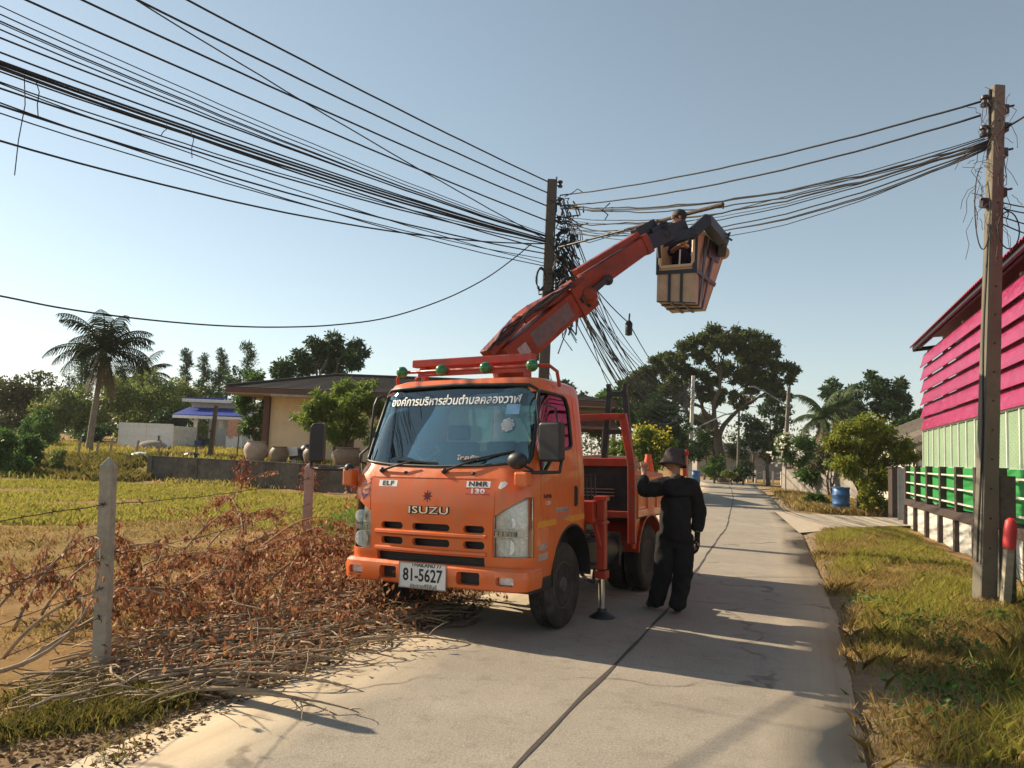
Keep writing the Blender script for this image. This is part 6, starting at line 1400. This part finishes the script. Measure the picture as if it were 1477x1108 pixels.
skin('jacket', jk_, [(0, 1), (1, 2), (2, 3), (3, 4), (4, 5), (4, 6), (6, 7), (7, 8), (8, 9), (9, 10), (4, 11), (11, 12), (12, 13), (13, 14), (14, 15)], 'fabric', man, folds=.03)
tr_ = [(pel + Vector((0, 0, .08)), (.20, .15)), (pel, (.22, .165)), (hpl + Vector((0, 0, -.04)), .135), (hpl.lerp(knl, .5), .128), (knl, .112), (knl.lerp(akl, .5), .105), (akl + Vector((0, 0, .02)), .100), (akl + Vector((0, 0, -.045)), .104),
       (hpr + Vector((0, 0, -.04)), .135), (hpr.lerp(knr, .5), .128), (knr, .112), (knr.lerp(akr, .5), .105), (akr + Vector((0, 0, .02)), .100), (akr + Vector((0, 0, -.045)), .104)]
skin('trousers', tr_, [(0, 1), (1, 2), (2, 3), (3, 4), (4, 5), (5, 6), (6, 7), (1, 8), (8, 9), (9, 10), (10, 11), (11, 12), (12, 13)], 'fabric', man, folds=.03)
for a, t in ((akl, tol), (akr, tor)):
    skin('boot', [(a + Vector((0, -.05, -.035)), .052), (a + Vector((0, 0, -.01)), .058), (t + Vector((0, -.05, .015)), .045), (t + Vector((0, .02, .01)), .036)], [(0, 1), (1, 2), (2, 3)], 'black', man)
hv = [(hd + Vector((0, .02, .13)), .0), ]
ht = MB().lathe([(.140, -.005), (.150, -.02), (.142, .010), (.122, .035), (.113, .075), (.10, .12), (.07, .15), (.01, .16)], (0, 0, 0), 'z', 24)
hme = ht.mesh('hat'); hme.transform(Matrix.Translation(hd + Vector((-.0, .005, .015))) @ Matrix.Rotation(R(8), 4, 'Y') @ Matrix.Rotation(R(-6), 4, 'X') @ Matrix.Diagonal((1.0, 1.05, 1.12, 1)))
hat = link('hat', hme, 'hat', man, 180)
MB().tube([hd + Vector((-.0 + .115 * .9 * math.cos(a), .012 + .115 * math.sin(a), .06 - .015 * math.cos(a))) for a in np.linspace(0, 2 * math.pi, 24)], .009, 5, False).tube([hd + Vector((.10, -.06, .17)), hd + Vector((.115, -.075, .10)), hd + Vector((.10, -.08, .03)), hd + Vector((.06, -.10, -.02))], .012, 6).build('hat_band', pm('hat_cord', (.10, .06, .06), .9), hat, 60)
skin('neck_cloth', [(nk + Vector((-.02, -.05, .04)), .085), (nk + Vector((0, -.06, -.04)), (.11, .05)), (nk + Vector((.02, -.07, -.13)), .045)], [(0, 1), (1, 2)], 'hat', man)
gl = [(wrr + Vector((0, 0, .05)), .036), (wrr, .034)]; ge = [(0, 1)]; hand_chain(gl, ge, 1, wrr, Vector((.02, -.02, -1)), (0, 1, 0), (-.4, .25, -.2), 1.28, -1); skin('work_glove', gl, ge, 'fabric', man)
# --- worker in the bucket
Yw = 11.15; wk = empty('person', at(985, 420, Yw), 'person with short dark hair in a purple shirt working inside the raised bucket', 'person'); WO = wk.location
def wp(px, py, Y=Yw): return at(px, py, Y) - WO
hd2 = wp(978, 315); nk2 = wp(980, 331); ch2 = wp(982, 353); pl2 = wp(984, 392); 
hpL, hpR = wp(978, 398), wp(990, 398); kL, kR = wp(977, 414, Yw - .05), wp(990, 414, Yw - .05); fL, fR = wp(978, 430, Yw), wp(990, 430, Yw)
sL, sR = wp(969, 347), wp(994, 346, Yw - .02); eL, eR = wp(966, 366, Yw - .1), wp(999, 362, Yw - .1); hL, hR = wp(977, 356, Yw - .3), wp(981, 349, Yw - .3)
bv = [(pl2, (.14, .11)), (ch2, (.15, .11)), (nk2, .05), (hd2 - Vector((0, 0, .04)), (.07, .085)), (hd2 + Vector((0, 0, .05)), (.076, .09)), (sL, .06), (eL, .045), (hL, .03), (sR, .06), (eR, .045), (hR, .03), (hpL, .09), (kL, .06), (fL, .045), (hpR, .09), (kR, .06), (fR, .045)]
be = [(0, 1), (1, 2), (2, 3), (3, 4), (1, 5), (5, 6), (6, 7), (1, 8), (8, 9), (9, 10), (0, 11), (11, 12), (12, 13), (0, 14), (14, 15), (15, 16)]
hand_chain(bv, be, 7, hL, Vector((.6, -.3, .4)), (0, .3, 1), (.5, -.6, 0), 1, 1); hand_chain(bv, be, 10, hR, Vector((-.6, -.3, .4)), (0, .3, 1), (-.5, -.6, 0), 1, 1)
skin('body', bv, be, 'skin', wk)
for nm_, v_, r_, sc_, mt_ in (('nose', (-.085, -.04, -.01), .024, (1, .8, 1.2), 'skin'), ('ear', (.01, -.088, -.01), .026, (.8, .45, 1.2), 'skin'), ('eye', (-.07, -.062, .02), .012, (1, 1, .8), 'hair'), ('mouth', (-.078, -.04, -.055), .013, (1, 1.4, .5), 'hair')): MB().ball(hd2 + Vector(v_), r_, 8, 6, sc_).build(nm_, mt_, wk, 60)
hr = MB().ball(hd2 + Vector((.022, .012, .045)), .112, 16, 10, (1, 1, .88)); hr.build('hair', 'hair', wk, 180)
skin('shirt', [(pl2 + Vector((0, 0, -.04)), (.20, .15)), (ch2, (.22, .155)), (nk2 + Vector((0, 0, -.04)), .075), (sL, .082), (eL, .066), (eL.lerp(hL, .5), .055), (sR, .082), (eR, .066), (eR.lerp(hR, .5), .055)], [(0, 1), (1, 2), (1, 3), (3, 4), (4, 5), (1, 6), (6, 7), (7, 8)], 'shirt', wk)
skin('trousers', [(pl2, (.16, .12)), (hpL, .105), (kL, .085), (fL, .075), (hpR, .105), (kR, .085), (fR, .075)], [(0, 1), (1, 2), (2, 3), (0, 4), (4, 5), (5, 6)], 'fabric', wk)
MB().tube([wp(981, 360, Yw - .24), wp(980, 380, Yw - .26), wp(979, 398, Yw - .26)], .012, 6).build('cord', 'decal', wk, 60)
# long pruning pole
a, b = at(806, 357, 13.6), at(1043, 295, 10.7); m_ = a.lerp(b, .47)
pp = empty('pruning_pole', m_, 'long pruning pole reaching from above the bucket to the cable knot', 'pruning pole')
MB().tube([m_ - m_, b - m_], [.026, .034], 8).tube([b - m_, b - m_ + Vector((0, 0, -.06))], .014, 6).build('handle', 'bark', pp, 60); MB().tube([a - m_, (a - m_) * .02], [.018, .022], 8).build('extension', 'black', pp, 60)
# orange cone behind the standing man
cn = at(962, 672, 11.6); cb = MB().box((0, 0, .012), (.3, .3, .024)).lathe([(.11, .02), (.03, .40), (.028, .42), (.004, .42)], (0, 0, 0), 'z', 18)
tcn = TM @ Vector((.55, 3.9, .972)); o = loc_obj(cb, 'traffic_cone', pm('cone_plastic', (.65, .10, .03), .5), tcn, 'orange traffic cone standing in the rear of the load bed', 'traffic cone', smooth=50)
o.scale = (1.6, 1.6, 1.75)

# ================================================================== CUT BRUSH AND GRASS
def branch(base, az, el, L, curv, nleaf, ls, lw, label, group, mat='brown_leaf', rad=.016, tw=9, seed=0, lstart=.3):
    r = random.Random(seed); b = Vector(base); rt = empty('dead_branch', b, label, 'branch', group)
    p = Vector((0, 0, 0)); pts = [p.copy()]; n = 14; e = el; a = az
    for i in range(n):
        p = p + Vector((math.cos(a) * math.cos(e), math.sin(a) * math.cos(e), math.sin(e))) * L / n; e -= curv / n * (1 + .8 * i / n); a += r.uniform(-.14, .14)
        if p.z + b.z < gz(p.x + b.x, p.y + b.y) + .03: p.z = gz(p.x + b.x, p.y + b.y) + .03 - b.z; e = max(e, .02)
        pts.append(p.copy())
    mb = MB().tube(pts, [rad * (1 - .8 * i / n) for i in range(n + 1)], 6); LP = []; LA = []
    paths = [pts[int(n * lstart):]]
    for k in range(tw):
        i = r.randint(int(n * max(.1, lstart - .1)), n - 1); q = pts[i].copy(); dv = (pts[i + 1] - pts[i]).normalized(); side = Vector((r.uniform(-1, 1), r.uniform(-1, 1), r.uniform(-.2, .9))); v = (dv * .7 + side * .8).normalized(); tp = [q.copy()]; l = L * r.uniform(.12, .32)
        for j in range(6):
            q = q + v * l / 6; v = (v + Vector((r.uniform(-.2, .2), r.uniform(-.2, .2), -.16))).normalized()
            if q.z + b.z < .02: q.z = .02 - b.z
            tp.append(q.copy())
        mb.tube(tp, [rad * .4 * (1 - .13 * j) for j in range(7)], 4); paths.append(tp)
    mb.build('stem', 'twig', rt, 180, recalc=False)
    if nleaf:
        wts = [sum((q - p_).length for p_, q in zip(t, t[1:])) for t in paths]
        for _ in range(nleaf):
            t = r.choices(paths, wts)[0]; i = r.randint(0, len(t) - 2); q = t[i].lerp(t[i + 1], r.random()); LP.append(q + Vector((r.gauss(0, .022), r.gauss(0, .022), r.gauss(-.012, .02)))); LA.append((r.gauss(0, .45), r.gauss(0, .45), -1))
        V, F = leaves(LP, ls, LA, .5, lw, .2); link('dry_leaves', fastmesh('dry_leaves', V, F), mat, rt)
    return rt
BG = 'dead branches of the brush heap'
bl = 'dead branch with brown curled leaves in the heap between the posts and the truck'
branch(gr(30, 960), R(58), R(30), 2.0, .6, 420, .055, .45, 'arching dead branch with brown leaves left of the nearest fence post', None, seed=1, rad=.018)
branch(gr(5, 950), R(15), R(58), 1.9, 1.9, 340, .05, .45, 'bowed dead branch curving over at the far left of the brush', None, seed=2, lstart=.45)
branch(gr(-40, 975), R(20), R(6), 1.35, -1.5, 40, .05, .4, 'long bare bowed stem sweeping up at the bottom left', None, seed=3, rad=.02, tw=4, lstart=.7)
branch(gr(210, 945), R(15), R(4), 1.6, .3, 30, .05, .4, 'thick pale broken stem lying right of the nearest fence post', None, seed=4, rad=.032, tw=5, lstart=.6)
k = 0
for (px, py, az, el, L, cv, nl_) in ((300, 880, 60, 38, 2.2, .9, 520), (330, 860, 75, 34, 2.3, .9, 560), (260, 870, 50, 30, 1.7, .9, 420), (370, 850, 40, 34, 2.1, 1.0, 520), (420, 850, 65, 28, 2.0, .9, 520), (400, 880, 110, 32, 1.8, 1.0, 460), (440, 870, 80, 26, 2.0, .8, 520), (480, 860, 95, 24, 1.8, .8, 480), (350, 900, 120, 24, 1.6, .8, 420), (470, 890, 60, 18, 1.6, .6, 420), (520, 880, 100, 20, 1.6, .6, 420), (300, 910, 20, 16, 1.7, .6, 380), (230, 900, 100, 26, 1.5, 1.0, 380), (390, 910, 40, 12, 1.6, .4, 380), (450, 910, 150, 14, 1.6, .5, 380), (340, 830, 85, 46, 2.3, 1.2, 520), (280, 850, 45, 44, 2.0, 1.4, 460), (430, 820, 60, 34, 2.2, 1.0, 520), (490, 830, 75, 30, 2.0, .9, 480), (200, 880, 130, 35, 1.4, 1.3, 340), (180, 850, 60, 30, 1.8, 1.0, 380), (130, 880, 70, 34, 1.8, 1.2, 340), (520, 850, 60, 16, 1.5, .5, 420), (550, 870, 40, 12, 1.2, .3, 300), (60, 880, 40, 50, 1.5, 1.3, 300), (20, 900, 60, 55, 1.4, 1.2, 260), (95, 870, 95, 48, 1.5, 1.4, 320), (130, 900, 160, 40, 1.2, 1.2, 240), (80, 920, 30, 44, 1.3, 1.3, 260), (-20, 890, 50, 50, 1.4, 1.2, 260), (290, 800, 80, 40, 1.9, 1.2, 380), (240, 830, 70, 46, 1.9, 1.3, 380)):
    k += 1; g0 = gr(px, py); g0.z = gz(g0.x, g0.y); branch(g0, R(az + rnd.uniform(-14, 14)), R(el * 1.25), L * 1.12, cv, int(nl_ * 1.0), .055, .45, bl, BG, seed=20 + k)
for (px, py, az, L) in ((380, 930, 25, 1.5), (430, 920, 200, 1.1), (480, 935, 10, 1.2), (330, 945, 30, 1.5), (250, 960, 12, 1.6), (200, 985, 20, 1.5), (420, 945, 100, .7), (470, 915, 60, .8), (360, 960, 15, 1.2), (280, 985, 350, 1.2), (230, 1010, 0, 1.2), (330, 1010, 340, .9), (150, 1000, 25, 1.6)):
    k += 1; g0 = gr(px, py); g0.z = gz(g0.x, g0.y) + .05; branch(g0, R(az), R(9), L, .35, 0, .05, .4, 'bare pale cut stem lying along the front edge of the brush heap', 'bare stems along the road edge', seed=20 + k, rad=.017, tw=7, lstart=.05)
b = gr(520, 690); 
# red hanging sprays over the wall
for (px, py, Y, sd) in ((350, 672, 29.5, 1), (448, 680, 28.2, 2), (520, 690, 20, 3)):
    p = at(px, py, Y); P_ = [(rnd.gauss(0, .18), rnd.gauss(0, .12), rnd.uniform(-.85, .35)) for _ in range(170)]; V, F = leaves(P_, .13, [(0, 0, -1)] * 170, .8, .5)
    rt = empty('dead_branch', p, {1: 'reddish dry spray hanging over the low wall left of the jars', 2: 'reddish dry spray behind the pinkish fence post', 3: 'reddish dry spray beside the truck below the green tree'}[sd], 'branch'); link('dry_leaves', fastmesh('dry_leaves', V, F), leafm('red_leaf', [(.30, .07, .04), (.4, .12, .06), (.24, .06, .04)], .3), rt)
    MB().tube([(0, 0, .4), (.05, 0, 0), (-.05, 0, -.5), (0, 0, -.85)], .015, 5).build('stem', 'twig', rt, 180)
# tangle of twigs and leaves no one could count
def in_poly(P, poly):
    x, y = P[:, 0], P[:, 1]; c = np.zeros(len(P), bool); j = len(poly) - 1
    for i in range(len(poly)):
        xi, yi = poly[i]; xj, yj = poly[j]; c ^= ((yi > y) != (yj > y)) & (x < (xj - xi) * (y - yi) / (yj - yi + 1e-12) + xi); j = i
    return c
def scatter(pxpoly, n):
    poly = [tuple(gr(px, py).xy) for px, py in pxpoly]; A = np.array(poly); out = []
    while len(out) < n:
        P = NR.uniform(A.min(0), A.max(0), (n * 2, 2)); out += list(P[in_poly(P, poly)])
    return np.array(out[:n])
heap = [(120, 940), (220, 860), (330, 800), (440, 790), (560, 800), (640, 880), (620, 905), (520, 950), (400, 990), (260, 1010), (150, 980)]
P = scatter(heap, 6500); hz3 = hgt(P[:, 0], P[:, 1]); up = NR.uniform(0, 1, len(P)) ** 2
cc = np.array(gr(430, 870).xy); dd = np.linalg.norm(P - cc, axis=1); P3 = np.column_stack([P, hz3 + .02 + up * np.clip(.85 - .22 * dd, .06, .75)])
V, F = leaves(P3, .052, np.column_stack([NR.normal(size=(len(P), 2)) * .6, -.8 * np.ones(len(P))]), .6, .48, .2)
tag(link('brush_heap', fastmesh('brush_heap', V, F), 'brown_leaf'), 'heap of brown withered leaves between the fence posts and the truck', 'brush', None, 'stuff')
P = scatter([(20, 985), (160, 930), (330, 880), (480, 840), (640, 880), (680, 890), (560, 930), (400, 985), (250, 1025), (60, 1035)], 1050); mb = MB()
for x, y in P:
    z = gz(x, y) + rnd.uniform(.01, .10); a = rnd.gauss(.35, .7); l = rnd.uniform(.12, .5); v = Vector((math.cos(a), math.sin(a), rnd.uniform(-.15, .3))) * l; q = Vector((x, y, z)); w_ = Vector((rnd.uniform(-1, 1), rnd.uniform(-1, 1), rnd.uniform(0, .6))) * l * .15
    mb.tube([q - v * .5, q + w_ - v * .1, q + v * .2 + w_ * .5, q + v * .5], [rnd.uniform(.003, .009)] * 3 + [.002], 4)
tag(mb.build('twig_litter', 'twig', None, 180, recalc=False), 'mat of loose dry twigs along the left road edge', 'twigs', None, 'stuff')
P = scatter([(0, 1000), (120, 940), (480, 830), (720, 865), (680, 890), (540, 935), (400, 990), (260, 1060), (180, 1107), (-60, 1107), (-100, 1060)], 10500); P3 = np.column_stack([P, np.maximum(hgt(P[:, 0], P[:, 1]), np.where(np.abs(np.interp(P[:, 1], [c[1] for c in CLINE], [c[0] for c in CLINE]) - P[:, 0]) < 2.05, .004, -1)) + .006])
V, F = leaves(P3, .04, np.column_stack([NR.normal(size=(len(P), 2)), .12 * NR.normal(size=len(P))]), .12, .5, .15)
tag(link('leaf_litter', fastmesh('leaf_litter', V, F), 'litter'), 'brown leaf litter strewn over the left road edge', 'leaf litter', None, 'stuff')
def grass(P, h, mat, name, label, wd=.012, lean=.5):
    n = len(P); z = hgt(P[:, 0], P[:, 1]) - .015; hh = h * NR.uniform(.45, 1.25, n); a = NR.uniform(0, 6.283, n); b = NR.uniform(0, 6.283, n); ln = NR.uniform(.1, 1, n) * lean
    base = np.column_stack([P, z]); ax = np.column_stack([np.cos(a) * ln, np.sin(a) * ln, np.ones(n)]); sd = np.column_stack([np.cos(b), np.sin(b), np.zeros(n)]) * (wd * NR.uniform(.6, 1.4, n))[:, None]
    m = base + ax * (hh * .55)[:, None] * np.array([.55, .55, 1]); t = base + ax * hh[:, None] * np.array([1.25, 1.25, .95])
    V = np.stack([base - sd * .6, base + sd * .6, m + sd, t, m - sd], 1).reshape(-1, 3); F = np.arange(n * 5).reshape(n, 5)
    return tag(link(name, fastmesh(name, V, F), mat), label, 'grass', None, 'stuff')
def off_road(P, lo): 
    d = np.abs(np.interp(P[:, 1], [c[1] for c in CLINE], [c[0] for c in CLINE]) - P[:, 0]) * .93; return P[d > lo + .25 * NR.uniform(-1, 1, len(P))]
def patchy(P, sc, th, seed=0):
    v = np.sin(P[:, 0] * sc + seed) * np.sin(P[:, 1] * sc * 1.2 + 2 * seed) + .6 * np.sin(P[:, 0] * sc * 2.3 - P[:, 1] * sc * 1.7 + seed) + .5 * NR.normal(size=len(P)); return P[v > th]
vr = [(1225, 1107), (1215, 960), (1205, 900), (1170, 800), (1185, 765), (1300, 762), (1420, 830), (1500, 880), (1700, 1107)]
P = off_road(scatter(vr, 85000), 1.80); grass(patchy(P, 2.2, 0, 1), .13, 'grass_dry', 'verge_grass', 'dry straw coloured grass on the right verge', .0035, 1.0)
P = off_road(scatter(vr, 95000), 2.1); grass(patchy(P, 1.6, .25, 3), .16, 'grass_lime', 'green_verge_grass', 'green tufts of grass on the right verge', .0035, .8)
P = off_road(scatter([(1430, 985), (1477, 900), (1600, 900), (1640, 1000), (1500, 1010)], 4500), 2.5); grass(P, .26, 'grass_green', 'tall_verge_grass', 'taller bright green grass at the right edge of the verge', .0045, .7)
P = off_road(scatter([(1110, 708), (1130, 735), (1230, 745), (1320, 748), (1310, 725), (1240, 722), (1150, 712)], 16000), 2.2); P = P[(P[:, 1] > 26.6)]; grass(P, .28, 'grass_dry', 'dry_yard_grass', 'dry golden grass around the blue drum', .02, .6)
P = off_road(scatter([(-80, 1107), (-40, 1010), (130, 965), (300, 1000), (230, 1060), (170, 1107)], 24000), 2.0); grass(patchy(P, 2.8, .55, 2), .10, 'grass_green', 'corner_grass', 'green weeds in the bottom left corner', .0035, .9)
P = off_road(scatter([(-150, 1040), (-400, 800), (0, 740), (300, 735), (560, 740), (520, 830), (300, 880), (160, 960), (60, 1040)], 60000), 2.2); grass(patchy(P, 1.1, .2, 5), .08, 'grass_dry', 'field_grass', 'short dry grass of the left field', .006, 1.0)
P = off_road(scatter([(-200, 740), (0, 690), (300, 700), (560, 725), (540, 790), (300, 745), (0, 755)], 70000), 2.2); grass(patchy(P, .8, -.3, 7), .12, 'grass_lime', 'green_field_grass', 'green grass strip below the low block wall', .012, .8)
P = off_road(scatter([(455, 770), (520, 745), (560, 760), (520, 800), (460, 800)], 4500), 1.9); grass(P, .34, 'leaf_bright', 'weed_patch', 'bright green weeds beside the front of the truck', .012, .8)
x_ = NR.uniform(-34, -4, 30000); y_ = NR.uniform(29, 54, 30000); P = np.column_stack([x_, y_]); grass(patchy(P, .5, -.1, 9), .26, 'grass_lime', 'green_yard_grass', 'yellow green grass of the raised yard behind the low wall', .025, .7); P = np.column_stack([NR.uniform(-34, -4, 14000), NR.uniform(29, 54, 14000)]); grass(patchy(P, .5, .2, 2), .28, 'grass_dry', 'yard_grass', 'dry grass of the raised yard behind the low wall', .025, .7)

pb = MB(); ysr = NR.uniform(2.5, 26, 800)
for y in ysr:
    sd_ = rnd.choice((-1, 1)); x = cl_at(y) + (1.98 if sd_ > 0 else -2.22) + rnd.gauss(0, .07); r_ = rnd.uniform(.004, .012); zz = max(gz(x, y), 0 if (x - cl_at(y)) < 1.66 and x - cl_at(y) > -1.9 else -1)
    pb.ball((x, y, zz + r_ * .4), r_, 5, 4, (1.3, rnd.uniform(.7, 1.1), .7))
tag(pb.build('pebbles', pm('pebble_stone', (.30, .25, .19), .9, 0, .4, 9), None, recalc=False), 'loose pebbles and grit along the road edges', 'gravel', None, 'stuff')

wv_ = []
for (px, py, n_, sp) in ((1265, 880, 420, .28), (1300, 905, 300, .25), (1285, 1000, 420, .30), (1240, 870, 120, .12), (1340, 1010, 260, .35), (1380, 940, 220, .3), (1420, 985, 300, .3), (1445, 900, 260, .2), (1350, 905, 200, .3), (1290, 1050, 160, .3)):
    c0 = gr(px, py); q = np.column_stack([c0.x + NR.normal(0, sp, n_), c0.y + NR.normal(0, sp, n_)]); d_2 = ((q[:, 0] - c0.x) ** 2 + (q[:, 1] - c0.y) ** 2) / sp ** 2
    wv_.append(np.column_stack([q, hgt(q[:, 0], q[:, 1]) + NR.uniform(.01, .16, n_) * np.exp(-d_2 * .5)]))
P3 = np.vstack(wv_); P3 = off_road(P3, 2.15); V, F = leaves(P3, .055, np.column_stack([NR.normal(size=(len(P3), 2)), .5 + 0 * P3[:, 2]]), .6, .5, .1)
tag(link('verge_weeds', fastmesh('verge_weeds', V, F), 'leaf_mid'), 'low leafy green weeds growing in the right verge', 'weeds', None, 'stuff')
P = off_road(scatter(vr, 5000), 1.8); P3 = np.column_stack([P, hgt(P[:, 0], P[:, 1]) + NR.uniform(.01, .05, len(P))]); V, F = leaves(P3, .12, np.column_stack([NR.normal(size=(len(P), 2)), .1 * NR.normal(size=len(P))]), .1, .07, .05)
tag(link('straw_litter', fastmesh('straw_litter', V, F), 'grass_dry'), 'flattened dry straw on the right verge', 'straw', None, 'stuff')
# ================================================================== AIR
hb_ = MB().span((-260, -40, -3), (260, 300, 40)); hzo = hb_.build('haze', None); hm = bpy.data.materials.new('haze_air'); hm.use_nodes = True
ht_ = hm.node_tree; ht_.nodes.remove(ht_.nodes['Principled BSDF']); pv = ht_.nodes.new('ShaderNodeVolumePrincipled'); pv.inputs['Color'].default_value = (.86, .88, .84, 1); pv.inputs['Density'].default_value = .0004; pv.inputs['Anisotropy'].default_value = .0
ht_.links.new(pv.outputs[0], ht_.nodes['Material Output'].inputs['Volume']); hzo.data.materials.append(hm); hzo['kind'] = 'stuff'; tag(hzo, 'thin pale haze in the air over the road and fields', 'haze')

P = np.column_stack([NR.uniform(-30, -14.6, 26000), NR.uniform(27, 37.5, 26000)]); sdd = (P[:, 0] - WA.x) * WN.x + (P[:, 1] - WA.y) * WN.y; P = P[(sdd > -3.2) & (sdd < 2.5) & (NR.uniform(0, 1, len(P)) < .9)]
grass(P, .34, 'grass_green', 'bank_weeds', 'dark green weeds on the bank left of the low wall', .03, .8)
